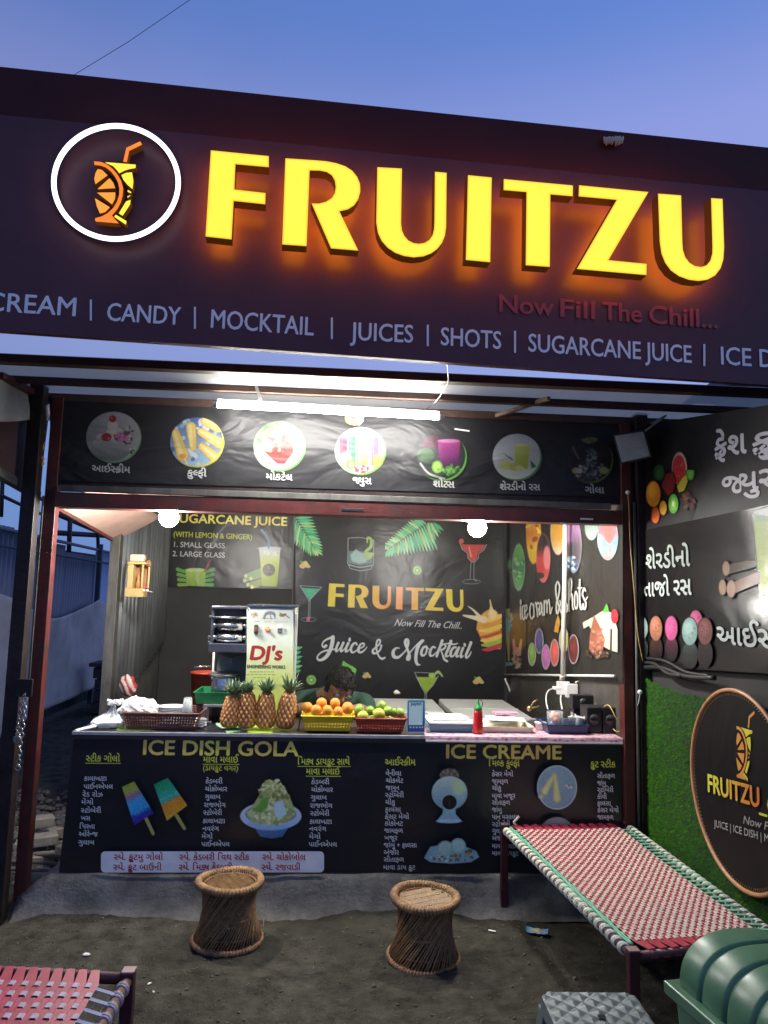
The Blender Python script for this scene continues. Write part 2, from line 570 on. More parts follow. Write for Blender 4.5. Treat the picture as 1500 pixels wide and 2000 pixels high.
# ------------------------------------------------------------------ palette
maroon = M('maroon paint', (.085, .018, .016), .42, .1, .3, 14, .15, 60, dirt=.7, dirtcol=(.035, .03, .026), dirtscale=5)
darksteel = M('dark steel', (.018, .012, .012), .5, .3, .4, 20, .2, 50, dirt=.5, dirtcol=(.05, .035, .025))
brownbeam = M('brown beam', (.06, .03, .022), .55, .1, .3, 12, .2, 50)
grimy = M('grimy light steel', (.13, .13, .12), .5, .4, .4, 10, .3, 30, dirt=.8, dirtcol=(.06, .045, .03), stretch=(1, 1, .3))
galv = M('galvanised tin', (.36, .38, .39), .38, .45, .25, 4, .08, 40, dirt=.5, dirtcol=(.16, .13, .1), stretch=(1, 1, .25))
bluetin = M('blue grey tin', (.17, .18, .21), .5, .4, .3, 3, .05, 40, dirt=.5, dirtcol=(.1, .08, .07), stretch=(1, 1, .2))
whitetin = M('pale blue tin', (.30, .40, .55), .45, .3, .15, 3, .05, 40, dirt=.3, dirtcol=(.2, .18, .16), stretch=(1, 1, .2))
concrete = M('concrete', (.20, .19, .165), .9, 0, .45, 7, .8, 60, dirt=.85, dirtcol=(.085, .075, .06))
cloth_m = M('grey tarpaulin', (.5, .44, .38), .85, 0, .2, 3, .3, 120)
sheetm = M('frosted roof sheet', (.5, .52, .52), .12, 0, .12, 5, .45, 14, dirt=.4, dirtcol=(.3, .29, .26), dirtscale=2)
_t = sheetm.node_tree; _p = _t.nodes['Principled BSDF']; _tr = _t.nodes.new('ShaderNodeBsdfTranslucent'); _tr.inputs[0].default_value = (.86, .86, .82, 1)
_mx = _t.nodes.new('ShaderNodeMixShader'); _mx.inputs[0].default_value = .6; _t.links.new(_p.outputs[0], _mx.inputs[1]); _t.links.new(_tr.outputs[0], _mx.inputs[2]); _tp = _t.nodes.new('ShaderNodeBsdfTransparent'); _tp.inputs[0].default_value = (1, .9, .68, 1); _m3 = _t.nodes.new('ShaderNodeMixShader'); _m3.inputs[0].default_value = .36; _t.links.new(_mx.outputs[0], _m3.inputs[1]); _t.links.new(_tp.outputs[0], _m3.inputs[2]); _t.links.new(_m3.outputs[0], _t.nodes['Material Output'].inputs[0])
whitem = M('white paint', (.66, .67, .65), .45, 0, .08, 9, dirt=.25, dirtcol=(.35, .33, .28))
whitepl = M('white plastic', (.78, .78, .75), .3, 0, .05, 9)
blackpl = M('black plastic', (.016, .016, .018), .38, 0, .2, 30)
boardm = M('sign flex', (.11, .042, .05), .34, 0, .18, 2.5, .12, 6, spec=.22)
bandm = M('sign upper flex', (.075, .02, .022), .45, 0, .18, 2.5, .12, 6, spec=.2)
steelm = M('stainless steel', (.55, .56, .57), .24, 1, .12, 9, .04, 30)
steeldk = M('worn steel', (.28, .29, .3), .35, .9, .25, 9, .1, 30)
vinyl = print_mat('printed vinyl', .3, .22, 2.2, .04)
vinylh = print_mat('printed vinyl creased', .42, .55, 2.0, .0, wstretch=(1, 1, 2.2), spec=.28)
vinylm = print_mat('dull printed vinyl', .5, .3, 1.8, .0, spec=.14, dust_haze=.004)
vinylr = print_mat('ribbed vinyl', .2, .22, 1.4, .22, wstretch=(1, 1, 2), spec=.35, dust_haze=.004)
matprint = print_mat('matt print', .5, .05, 4, 0)

# ------------------------------------------------------------------ ground
def gridline(a, b, n, far):
    core = list(np.linspace(a, b, n)); lo = []; hi = []; s = .1; x = a; y = b
    while x > -far: x -= s; lo.append(x); y += s; hi.append(y); s *= 1.35
    return lo[::-1] + core + hi
def ground_h(x, y):
    k = math.exp(-max(0, abs(x) - 3) * .5) * math.exp(-max(0, abs(y + .8) - 3) * .5)
    h = fnoise(x * 1.1, y * 1.1) * .03 - max(0, fnoise(x * 2.3 + 7, y * 3.1) - .22) * .05 + fnoise(x * 4, y * 4, 3) * .014 + fnoise(x * 15, y * 15, 5) * .006 + abs(fnoise(x * 45, y * 45, 9)) * .005
    return h * k - .004
xs = gridline(-2.2, 2.2, 300, 70); ys = gridline(-2.4, .5, 200, 70)
g = G()
g.v = [(x, y, ground_h(x, y)) for y in ys for x in xs]
nx = len(xs)
g.f = [(j * nx + i, j * nx + i + 1, (j + 1) * nx + i + 1, (j + 1) * nx + i) for j in range(len(ys) - 1) for i in range(nx - 1)]
g.m = [0] * len(g.f)
gm = M('packed earth', (.062, .058, .045), .95, 0, .6, 11, 1.0, 130, spec=.08, dirt=.8, dirtcol=(.028, .027, .02), dirtscale=1.4)
build('ground', g, gm, smooth=True, kind='structure')
# loose grit and pebbles
g = G()
for i in range(4200):
    x = rng.uniform(-2.1, 2.1); y = rng.uniform(-2.4, .1); r = abs(rng.normal(0, .0026)) + .0013
    g.ball((x, y, ground_h(x, y) + r * .3), r, 5, 3, sc=(1, rng.uniform(.6, 1), .6))
build('gravel', g, M('grit', (.11, .10, .08), .9, 0, .5, 60), kind='stuff', smooth=True)

# concrete ledge under the counter
g = G()
n = 120; prof = [(-.13, -.03), (-.065, .025), (-.04, .07), (-.03, .13), (-.01, .158), (.08, .162), (.62, .162)]
vs = []
for i in range(n + 1):
    x = -1.36 + (1.66 + 1.36) * i / n
    for k, (y, z) in enumerate(prof):
        e = 1 if k < 5 else .2
        fall = min(1, i / 6)
        vs.append((x + (-.12 * (1 - fall) if z < .1 else 0), y + e * (.018 * fnoise(x * 3, z * 5) + .006 * fnoise(x * 14, z * 20)), z * (1 if z < 0 else .97) + e * .008 * fnoise(x * 5, y * 9, 4)))
k = len(prof)
fs = [(i * k + j, (i + 1) * k + j, (i + 1) * k + j + 1, i * k + j + 1) for i in range(n) for j in range(k - 1)]
fs.append(tuple(range(k))); fs.append(tuple(n * k + j for j in range(k)))
g.add(vs, fs)
build('concrete_ledge', g, concrete, smooth=True, kind='structure')

# ------------------------------------------------------------------ the stall
stall = thing('juice_stall', 'juice stall with maroon steel frame open at the front under a dark banner', 'stall')
def P(name, g, m, parent=stall, **k): return build(name, g, m, parent, **k)
b = lambda *a, **k: G().box(*a, **k)
P('post', b((-1.508, -.03, .03), (-1.449, .03, 2.56)), maroon, bev=.003)
P('post', b((-1.575, -.155, -.02), (-1.505, -.085, 2.62)), darksteel, bev=.003)
P('edge_strip', b((-1.5125, -.045, 1.05), (-1.5045, -.034, 2.03)), grimy)
P('post', b((1.557, -.035, .0), (1.612, .035, 2.54)), maroon, bev=.003)
P('post', b((1.635, -.06, .0), (1.70, .01, 2.6)), darksteel, bev=.003)
P('jamb_filler', b((1.6125, -.02, 0), (1.6345, .0, 2.54)), darksteel)
P('rail_pipe', G().tube([(1.622, -.05, .3), (1.622, -.05, 2.1)], .008), grimy, smooth=True)
lt = P('lintel', b((-1.449, -.05, 1.975), (1.557, .05, 2.052)), maroon, bev=.003)
P('slot', b((.03, -.0535, 2.0), (.15, -.049, 2.016)), blackpl, bev=.001)
P('metal_strip', b((-1.43, -.058, 2.056), (1.49, -.03, 2.088)), grimy, bev=.002)
P('header_frame', b((-1.5, -.012, 2.09), (1.62, .03, 2.54)), darksteel)
# walls of the stall
P('side_wall', b((1.562, .04, .0), (1.60, 2.66, 2.42)), M('inner wall', (.05, .047, .042), .35, 0, .3, 4, .3, 20, dirt=.6, dirtcol=(.1, .09, .07)))
P('back_wall', b((-1.47, 2.63, 0), (1.562, 2.68, 2.42)), M('back wall', (.035, .035, .033), .7, 0, .3, 3))
ceil = M('ceiling sheet', (.45, .40, .36), .5, 0, .15, 4, .1, 30)
P('ceiling', b((-.6, .06, 2.40), (1.62, 2.7, 2.43)), ceil)
P('roof_sheet', G().quad((-1.49, .05, 2.0), (-.6, .05, 2.41), (-.6, 1.22, 2.41), (-1.49, 1.22, 1.90)), M('awning sheet', (.5, .33, .27), .5, 0, .2, 4, .1, 30), solid=.006)
P('roof_sheet', G().quad((-1.49, 1.22, 2.38), (-.6, 1.22, 2.41), (-.6, 2.7, 2.41), (-1.49, 2.7, 2.38)), ceil, solid=.006)
for k_ in range(3):
    P('rafter', G().tube([(-1.49 + .33 * k_, .06, 1.985 + .145 * k_), (-1.49 + .33 * k_, 1.2, 1.885 + .165 * k_)], .014, 4), maroon)
walltin = M('weathered wall tin', (.20, .215, .22), .4, .5, .3, 4, .08, 40, dirt=.6, dirtcol=(.10, .09, .08), stretch=(1, 1, .25))
# left wall of corrugated sheets
def corr(p0, p1, z0, z1, pitch=.075, amp=.009, m=galv, name='tin_sheet', parent=stall, dz=0):
    p0 = np.array(p0, float); p1 = np.array(p1, float); d = p1 - p0; L = np.linalg.norm(d); d /= L
    nn = np.array([-d[1], d[0]]); k = int(L / pitch * 10)
    g = G(); vs = []
    for i in range(k + 1):
        s = L * i / k; a = amp * math.sin(2 * PI * s / pitch)
        q = p0 + d * s + nn * a
        vs += [(q[0], q[1], z0 + dz * i / k), (q[0], q[1], z1)]
    g.add(vs, [(2 * i, 2 * i + 2, 2 * i + 3, 2 * i + 1) for i in range(k)])
    return build(name, g, m, parent, smooth=True, solid=.0015)
P('wall_post', b((-1.50, 1.12, 0), (-1.435, 1.2, 2.4)), grimy, bev=.003)
corr((-1.455, 1.21), (-1.455, 1.70), .55, 2.38, pitch=.10, amp=.024, m=walltin)
corr((-1.44, 1.72), (-1.44, 2.62), .9, 2.38, pitch=.085, amp=.02, dz=.25, m=walltin)
corr((-1.475, 1.21), (-1.475, 2.62), 0, 1.35, pitch=.07, m=M('old tin', (.09, .09, .085), .5, .6, .3, 5, .1, 40))

# ------------------------------------------------------------------ canopy
can = thing('canopy', 'flat canopy of frosted sheets on brown steel beams over the stall front', 'canopy')
for (x0, x1) in ((-2.3, -1.021), (-1.02, .279), (.28, 1.579), (1.58, 2.7)):
    P('roof_sheet', b((x0, -.642, 2.584), (x1, .06, 2.589)), sheetm, can)
P('beam', b((-2.4, -.655, 2.546), (2.75, -.60, 2.5835)), brownbeam, can, bev=.003)
P('beam', b((-2.4, -.315, 2.55), (2.75, -.275, 2.5835)), brownbeam, can, bev=.003)
P('beam', b((-1.62, -.012, 2.541), (1.9, .05, 2.5835)), brownbeam, can, bev=.003)
pa = at(940, 822, Z=2.56); pb = at(1072, 778, Z=2.56)
P('brace', G().tube([pa, pb], .014, 4), M('raw timber', (.2, .13, .08), .7, 0, .3, 20), can)
pa = at(0, 733, Z=2.548); pb = at(98, 784, Z=2.548)
P('brace', G().tube([pa, pb], .022, 4), maroon, can)

# ------------------------------------------------------------------ illuminated sign
sO = np.array([-1.44, -1.15, 0]); sU = _n([3.29, .22, 0])
sgn = Plane(sO, sU)
sign = thing('sign_board', 'large illuminated FRUITZU sign board above the stall, yellow letters on dark flex', 'sign')
def slab(pl, u0, u1, v0, v1, o0, o1):
    return G().prism(pl, [(u0, v0), (u1, v0), (u1, v1), (u0, v1)], o0, o1)
def _ln(p, q):
    a, b_ = sgn.uv(*p), sgn.uv(*q); k = (b_[1] - a[1]) / (b_[0] - a[0])
    return lambda u: a[1] + k * (u - a[0])
vbf = _ln((0, 646), (1500, 752)); vtf = _ln((0, 145), (1500, 301)); vcf = _ln((0, 224), (1375, 361)); vt = vtf(1)
P('board', G().prism(sgn, [(-1.3, vbf(-1.3)), (4.4, vbf(4.4)), (4.4, vcf(4.4)), (-1.3, vcf(-1.3))], -.03, 0), boardm, sign)
_u0, _u1 = -1.3, 4.4
P('upper_band', G().add([sgn.w(_u0, vcf(_u0), 0.0), sgn.w(_u1, vcf(_u1), 0.0), sgn.w(_u1, vtf(_u1), .045), sgn.w(_u0, vtf(_u0), .045), sgn.w(_u0, vcf(_u0), -.03), sgn.w(_u1, vcf(_u1), -.03), sgn.w(_u1, vtf(_u1), -.03), sgn.w(_u0, vtf(_u0), -.03)],
   [(0, 1, 2, 3), (4, 5, 6, 7), (0, 1, 5, 4), (2, 3, 7, 6), (0, 3, 7, 4), (1, 2, 6, 5)]), bandm, sign)
for u in (-1.35, 4.45):
    q = sgn.w(u, 0, -.08)
    P('support_post', b((q[0] - .04, q[1] - .04, -.02), (q[0] + .04, q[1] + .04, vt)), darksteel, sign)
ryel = M('acrylic yellow lit', (1, .8, .05), .4, 0, 0, emit=1.0, ecol=(1.0, .90, .055))
redge = M('acrylic edge lit', (1, .6, .03), .4, 0, 0, emit=.95, ecol=(1.0, .62, .03))
_t = ryel.node_tree; _z = _t.nodes.new('ShaderNodeTexNoise'); _z.inputs['Scale'].default_value = 14; _zr = _t.nodes.new('ShaderNodeMapRange'); _zr.inputs['To Min'].default_value = .84; _zr.inputs['To Max'].default_value = 1.1
_g2 = _t.nodes.new('ShaderNodeNewGeometry'); _t.links.new(_g2.outputs['Position'], _z.inputs['Vector']); _t.links.new(_z.outputs['Fac'], _zr.inputs['Value']); _t.links.new(_zr.outputs[0], _t.nodes['Principled BSDF'].inputs['Emission Strength'])
rside = M('letter return', (.22, .07, .015), .5, 0, .1, emit=.035, ecol=(1, .3, .02))  # faint orange glow added to the sides to tint the board
rback = M('added letter bloom', (.5, .2, .02), .5, 0, .1, emit=SG, ecol=(1, .36, .03))  # glowing back added to each letter, standing in for bloom on the board
LET = {}
z2 = lambda pts: [(380 + x / 2.885, 270 + y / 2.885) for x, y in pts]
z3 = lambda pts: [(880 + x / 2.632, 300 + y / 2.632) for x, y in pts]
def smooth_curve(pts, idx):
    return pts
LET['F'] = z2([(90, 67), (420, 100), (420, 165), (232, 148), (226, 288), (402, 308), (400, 374), (222, 355), (210, 572), (60, 555)])
LET['R'] = z2([(510, 112), (690, 124), (745, 129), (800, 140), (850, 157), (890, 183), (918, 218), (934, 258), (936, 300), (924, 345), (900, 380), (865, 402), (818, 413), (925, 635), (768, 622), (657, 366), (700, 367), (740, 357), (772, 336), (788, 310), (794, 275), (789, 240), (773, 211), (745, 192), (705, 184), (650, 183), (633, 610), (492, 600)])
LET['U'] = z2([(1028, 162), (1170, 170), (1165, 480), (1170, 520), (1184, 551), (1205, 575), (1232, 589), (1262, 594), (1295, 589), (1322, 572), (1340, 545), (1348, 510), (1350, 470), (1353, 188), (1422, 194), (1419, 500), (1412, 550), (1396, 590), (1370, 624), (1335, 650), (1290, 667), (1235, 673), (1180, 665), (1130, 647), (1088, 619), (1053, 580), (1032, 535), (1022, 475)])
LET['I'] = z3([(88, 110), (213, 122), (205, 560), (77, 548)])
LET['T'] = z3([(272, 130), (630, 163), (629, 221), (514, 211), (511, 584), (385, 575), (389, 199), (271, 189)])
LET['Z'] = z3([(659, 162), (1019, 197), (813, 547), (1009, 566), (1008, 626), (647, 594), (852, 239), (657, 221)])
LET['U2'] = z3([(1065, 205), (1186, 214), (1192, 450), (1195, 495), (1207, 532), (1228, 560), (1255, 577), (1288, 582), (1315, 573), (1334, 550), (1344, 515), (1345, 480), (1338, 228), (1399, 232), (1407, 480), (1403, 545), (1388, 592), (1360, 628), (1320, 650), (1275, 656), (1225, 650), (1175, 632), (1132, 602), (1102, 562), (1083, 515), (1074, 455)])
LO0, LO1 = .07, .122
def inset(pts, d):
    n = len(pts); out = []
    ar = sum(pts[i][0] * pts[(i + 1) % n][1] - pts[(i + 1) % n][0] * pts[i][1] for i in range(n))
    sg = 1 if ar > 0 else -1
    for i in range(n):
        a = np.array(pts[i - 1]); p = np.array(pts[i]); c = np.array(pts[(i + 1) % n])
        d1 = (p - a) / np.linalg.norm(p - a); d2 = (c - p) / np.linalg.norm(c - p)
        n1 = np.array([-d1[1], d1[0]]) * sg; n2 = np.array([-d2[1], d2[0]]) * sg
        m = n1 + n2; m = m / max(.35, (m @ m)) * 2
        out.append(tuple(p + m * d))
    return out
for k_, pts in LET.items():
    uv = [sgn.uv(x, y, LO1) for x, y in pts]
    lo = P('letter', G().prism(sgn, uv, LO0, LO1), rside, sign, label='glowing yellow acrylic letter ' + k_[0])
    P('face_edge', G().prism(sgn, inset(uv, .0012), LO1 - .004, LO1 + .001), redge, lo)
    P('letter_face', G().prism(sgn, inset(uv, .0075), LO1 - .003, LO1 + .0025), ryel, lo)
    P('bloom_backing', G().prism(sgn, inset(uv, .006), LO0 - .004, LO0 + .001), rback, lo)
# ring and emblem
ring = [sgn.px(226.6 + 121.5 * math.cos(a), 356.4 + 110.5 * math.sin(a), .07) for a in np.linspace(0, 2 * PI, 96, endpoint=False)]
P('ring_light', G().tube(ring, .0095, 10, closed=True), M('white neon', (.9, .9, .92), .4, 0, 0, emit=2.2, ecol=(.96, .94, 1)), sign, smooth=True)
ring2 = [sgn.px(226.6 + 121.5 * math.cos(a), 356.4 + 110.5 * math.sin(a), .035) for a in np.linspace(0, 2 * PI, 64, endpoint=False)]
P('ring_rim', G().tube(ring2, .012, 6, closed=True), M('ring rim', (.08, .08, .09), .5), sign, smooth=True)
EMB = dict(
 straw=('o', [(805, 458), (838, 315), (985, 247), (1005, 280), (870, 345), (845, 465)]),
 lid=('y', [(615, 465), (940, 490), (935, 525), (870, 535), (820, 552), (765, 580), (740, 548), (700, 505)]),
 rind=('o', [(500, 455), (575, 462), (640, 488), (700, 535), (750, 595), (788, 660), (808, 740), (800, 820), (780, 890), (745, 955), (690, 1020), (725, 1065), (765, 1105), (515, 1083), (510, 1052), (580, 1032), (640, 1000), (700, 945), (740, 880), (762, 810), (765, 745), (752, 680), (722, 620), (680, 565), (625, 520), (570, 500), (505, 492)]),
 s1=('o', [(540, 535), (585, 545), (645, 600), (515, 695), (502, 640), (515, 580)]),
 s2=('o', [(665, 630), (705, 680), (725, 735), (535, 747)]),
 s3=('o', [(530, 782), (727, 780), (720, 850), (690, 907)]),
 s4=('o', [(508, 838), (668, 935), (620, 985), (562, 1002), (530, 930)]),
 g1=('y', [(785, 600), (840, 575), (900, 570), (914, 660), (905, 748), (850, 700), (808, 650)]),
 g2=('y', [(855, 752), (893, 776), (885, 790), (850, 772)]),
 g3=('y', [(850, 820), (887, 810), (850, 838)]),
 g4=('y', [(835, 875), (885, 858), (880, 905), (800, 1025), (760, 1000), (815, 910)]),
 g5=('y', [(730, 1013), (842, 1080), (835, 1118), (710, 1035)]))
zE = lambda p: (90 + p[0] / 5.357, 230 + p[1] / 5.357)
morg = M('emblem orange lit', (1, .35, .05), .4, 0, 0, emit=.9, ecol=(1, .21, .01))
mseg = M('emblem segment lit', (1, .5, .08), .4, 0, 0, emit=.85, ecol=(1, .36, .02))
for k_, (cc, pts) in EMB.items():
    uv = [sgn.uv(*zE(p), .045) for p in pts]
    eo = P('emblem_piece', G().prism(sgn, uv, .012, .043), rside, sign)
    P('lit_face', G().prism(sgn, inset(uv, .0008), .043, .046), (ryel if cc == 'y' else mseg if k_[0] == 's' and k_ != 'straw' else morg), eo)
WH = (255, 250, 245)
def word(pl, parent, mat, *a, name='printed_words', **k):
    p = Print(pl); p.text(*a, **k); return p.build(name, mat, parent)
for tx, a0, a1, cap in (('ICE CREAM', (-125, 600), (147, 617.5), 36), ('CANDY', (209, 626), (352, 634.5), 34), ('MOCKTAIL', (412, 640), (612, 655.5), 35), ('JUICES', (684, 664), (806, 669.5), 34),
                    ('SHOTS', (861, 674), (978, 682), 34), ('SUGARCANE JUICE', (1032, 686.5), (1350, 709), 34), ('ICE DISH', (1408, 712), (1570, 722), 34)):
    word(sgn, sign, vinyl, tx, a0, a1, cap, WH, .012, name='lettering')
for x, y0, y1 in ((178, 586, 627), (381, 600, 643), (648, 621, 663), (835, 635, 677), (1005, 647, 690), (1374, 673, 716)):
    p = Print(sgn); p.line((x, y0), (x, y1), 4, WH); p.build('divider', vinyl, sign)
for tx, x0_, x1_ in (('Now', 975, 1080), ('Fill', 1094, 1160), ('The', 1176, 1252), ('Chill...', 1267, 1400)):
    word(sgn, sign, vinyl, tx, (x0_, 610 + .0753 * (x0_ - 975)), (x1_, 610 + .0753 * (x1_ - 975)), 34, (160, 44, 38), .018, name='lettering')
g = G()
for i in range(14):
    x = 1180 + i * 2.8; y0 = sgn.uv(x, 266 + x * .0)[1]
    p0 = sgn.px(x, 268 + rng.uniform(-2, 2), .05); p1 = sgn.px(x + rng.uniform(-2, 2), 283 + rng.uniform(-3, 3), .052)
    g.tube([p0, (p0 + p1) / 2 + np.array([0, -.004, 0]), p1], [.004, .0055, .002], 5)
P('frayed_patch', g, M('frayed cloth', (.62, .5, .36), .9), sign, smooth=True)
# sagging wire between sign and canopy
w0 = sgn.px(873, 700, -.02); w1 = np.array(at(873, 752, Y=-.6)); w2 = np.array(at(830, 800, Y=-.15))
tag(build('hanging_wire', G().tube(catmull([w0, (w0 + w1) / 2 + np.array([.004, 0, 0]), w1, (w1 + w2) / 2 + np.array([0, 0, -.02]), w2]), .0022, 5), blackpl, smooth=True), 'thin dark wire dropping from the sign board to the canopy', 'wire')

# ------------------------------------------------------------------ lamps
def lamp_mat(name, e, c=(1, .97, .91)): return M(name, (.9, .9, .9), .4, 0, 0, emit=e, ecol=c)
tb = thing('tube_light', 'lit white tube light fixed under the canopy over the dark banner', 'light')
t0 = at(424, 790.5, Y=-.31); t1 = at(858, 814.5, Y=-.31)
build('tube', G().tube([t0, t1], .0135, 12), lamp_mat('tube lit', TUBE), tb, smooth=True)
d = (t1 - t0) / np.linalg.norm(t1 - t0)
for p, s_ in ((t0, -1), (t1, 1)):
    build('end_cap', G().tube([p - d * s_ * .002, p + d * s_ * .022], .0155, 12), whitepl, tb, smooth=True)
build('fitting', G().tube([t0 + np.array([0, .012, .022]), t1 + np.array([0, .012, .022])], .013, 4), whitem, tb)
pb = at(500, 752, Y=-.31); pb2 = at(508, 781, Y=-.31)
build('bracket', G().tube([pb, pb2], .011, 4), whitem, tb)
for i, (px, py, Y, lab, zz) in enumerate(((330, 1011, .10, 'lit white bulb hanging in the stall before the sugarcane juice banner', 2.4), (932, 1031, .16, 'lit white bulb hanging in the stall nearer the pink cocktail print', 2.4))):
    p = at(px, py, Y=Y)
    t = thing('light_bulb', lab, 'light', p, group='bulbs hanging inside the stall')
    build('globe', G().ball(p, .052, 20, 14), lamp_mat('bulb lit', BULB), t, smooth=True)
    build('cap', G().lathe([(.028, .03), (.03, .06), (.02, .085), (.016, .11)], p, 16), whitepl, t, smooth=True)
    build('cord', G().tube([p + np.array([0, 0, .1]), (p[0] + .01, p[1], (p[2] + zz) / 2 + .05), (p[0], p[1], zz)], .003, 6), blackpl, t, smooth=True)

# floodlight, switched off
fl = thing('floodlight', 'unlit square LED floodlight on a bracket at the corner of the header banner', 'light')
fq = [np.array(at(*p, Y=yy)) for p, yy in (((1200, 851), -.20), ((1257, 842), -.27), ((1271, 891), -.27), ((1214, 904), -.20))]
fc = sum(fq) / 4; fn_ = np.cross(fq[1] - fq[0], fq[3] - fq[0]); fn_ /= np.linalg.norm(fn_)
if fn_.dot(C - fc) < 0: fn_ = -fn_
def qslab(q, o0, o1, k=1.0):
    c = sum(q) / 4
    qq = [c + (p - c) * k for p in q]
    return G().add([p + fn_ * o0 for p in qq] + [p + fn_ * o1 for p in qq], [(0, 1, 2, 3), (4, 5, 6, 7), (0, 1, 5, 4), (1, 2, 6, 5), (2, 3, 7, 6), (3, 0, 4, 7)])
build('housing', qslab(fq, -.03, 0, 1.08), blackpl, fl, bev=.003)
build('lens', qslab(fq, .0, .004, .97), M('floodlight glass', (.33, .36, .35), .22, 0, .1, 20), fl, bev=.002)
for i in range(5):
    a = fq[0] * .0 + fq[0] + (fq[3] - fq[0]) * (.2 + i * .07) + (fq[1] - fq[0]) * .27 + fn_ * .005
    e_ = a + (fq[1] - fq[0]) * .55
    n_ = 24
    pts = [a + (e_ - a) * j / n_ + (fq[3] - fq[0]) * (.015 * (1 if j % 2 else -1)) for j in range(n_ + 1)]
    build('led_row', G().tube(pts, .0012, 4), M('led strip', (.75, .78, .74), .2, .3, 0), fl)
build('bracket', G().tube([at(1262, 833, Y=-.05), at(1300, 812, Y=-.3), fq[1] - fn_ * .03], .006, 6), galv, fl)

# ------------------------------------------------------------------ banners: sheets
def sheet(name, label, pl, quad_px, col, mat, cat='banner', cols=40, rows=12, wav=0, off=0, group=None):
    """a thin sheet whose corners are given on its plane"""
    t = thing(name, label, cat, group=group)
    q = [np.array(pl.uv(*p, off)) for p in quad_px]
    g = G(); cc = []
    for j in range(rows + 1):
        for i in range(cols + 1):
            s = i / cols; r = j / rows
            u, v = (q[0] * (1 - s) + q[1] * s) * (1 - r) + (q[3] * (1 - s) + q[2] * s) * r
            g.v.append(tuple(pl.w(u, v, off)))
            cc.append(lin(col))
    n = cols + 1
    g.f = [(j * n + i, (j + 1) * n + i, (j + 1) * n + i + 1, j * n + i + 1) for j in range(rows) for i in range(cols)]
    g.m = [0] * len(g.f)
    o = build('sheet', g, mat, t, cols=np.array(cc)); 
    md = o.modifiers.new('t', 'SOLIDIFY'); md.thickness = .0012; md.offset = -1 if (Vector(o.data.polygons[0].normal).dot(Vector(pl.N)) > 0) else 1
    return t

# header banner with seven food pictures
hp = Plane((0, -.018, 0), (1, 0, 0))
hb = sheet('header_banner', 'long dark creased banner of seven round food pictures above the counter opening', hp, [(97, 781), (1252, 834), (1236, 972), (99, 939)], (24, 25, 30), vinylh)
BG = (24, 25, 30)
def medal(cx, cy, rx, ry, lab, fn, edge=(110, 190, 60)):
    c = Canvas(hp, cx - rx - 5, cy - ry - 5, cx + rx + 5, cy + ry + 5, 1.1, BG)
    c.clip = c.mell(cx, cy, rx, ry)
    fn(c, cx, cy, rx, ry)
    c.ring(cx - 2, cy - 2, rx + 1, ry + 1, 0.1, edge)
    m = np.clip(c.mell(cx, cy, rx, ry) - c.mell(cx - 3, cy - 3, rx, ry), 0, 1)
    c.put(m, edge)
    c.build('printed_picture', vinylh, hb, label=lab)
def p_ice(c, x, y, a, b_):
    c.vgrad(c.mell(x, y, a, b_), [(y - b_, (205, 205, 210)), (y, (170, 170, 172)), (y + b_, (215, 218, 215))])
    c.vgrad(c.mell(x - 6, y + 22, 40, 26), [(y, (225, 228, 225)), (y + 40, (120, 125, 122))])
    c.ell(x - 22, y + 1, 12, 9, (225, 215, 205)); c.ell(x + 2, y - 8, 17, 12, (240, 232, 205)); c.ell(x - 14, y, 10, 8, (190, 40, 50))
    c.ell(x + 15, y, 14, 11, (225, 150, 195)); c.ell(x - 2, y - 22, 10, 12, (245, 240, 220)); c.ell(x - 2, y - 36, 7, 7, (185, 25, 35)); c.ell(x - 4, y - 38, 2, 2, (240, 150, 150))
    c.blobs(x + 32, y + 5, 12, 26, 16, 2, 4, [(70, 40, 60), (60, 70, 60), (220, 220, 215)], 3)
    c.blobs(x + 5, y, 30, 8, 14, 1.5, 3.5, [(120, 30, 60), (250, 220, 225), (200, 60, 80)], 4)
    c.speck(c.a, 6, 2, 1)
def p_kulfi(c, x, y, a, b_):
    c.vgrad(c.mell(x, y, a, b_), [(y - b_, (60, 90, 160)), (y, (120, 150, 190)), (y + b_, (170, 200, 220))])
    c.blobs(x, y, a, b_, 60, 3, 8, [(90, 130, 180), (150, 185, 215), (200, 215, 225), (70, 100, 150)], 5)
    for (p, q, w0, w1) in (((x - 42, y - 18), (x - 28, y + 25), 7, 11), ((x - 12, y - 30), (x - 8, y + 10), 9, 6), ((x + 8, y - 20), (x + 44, y + 2), 7, 10), ((x + 10, y + 8), (x + 40, y + 34), 7, 10), ((x + 16, y - 42), (x + 40, y - 28), 8, 8)):
        c.stroke([p, q], [w0 + 1, w1 + 1], (190, 140, 60), False); c.stroke([p, q], [w0, w1], (232, 200, 100), False)
        c.stroke([(p[0] - 2, p[1] - 2), (q[0] - 3, q[1] - 3)], [w0 * .4, w1 * .4], (250, 228, 150), False)
    c.ell(x - 29, y + 27, 7, 5, (225, 150, 60)); c.stroke([(x - 24, y + 32), (x - 18, y + 46)], 1.4, (235, 225, 200))
    c.speck(c.a, 7, 2, 2)
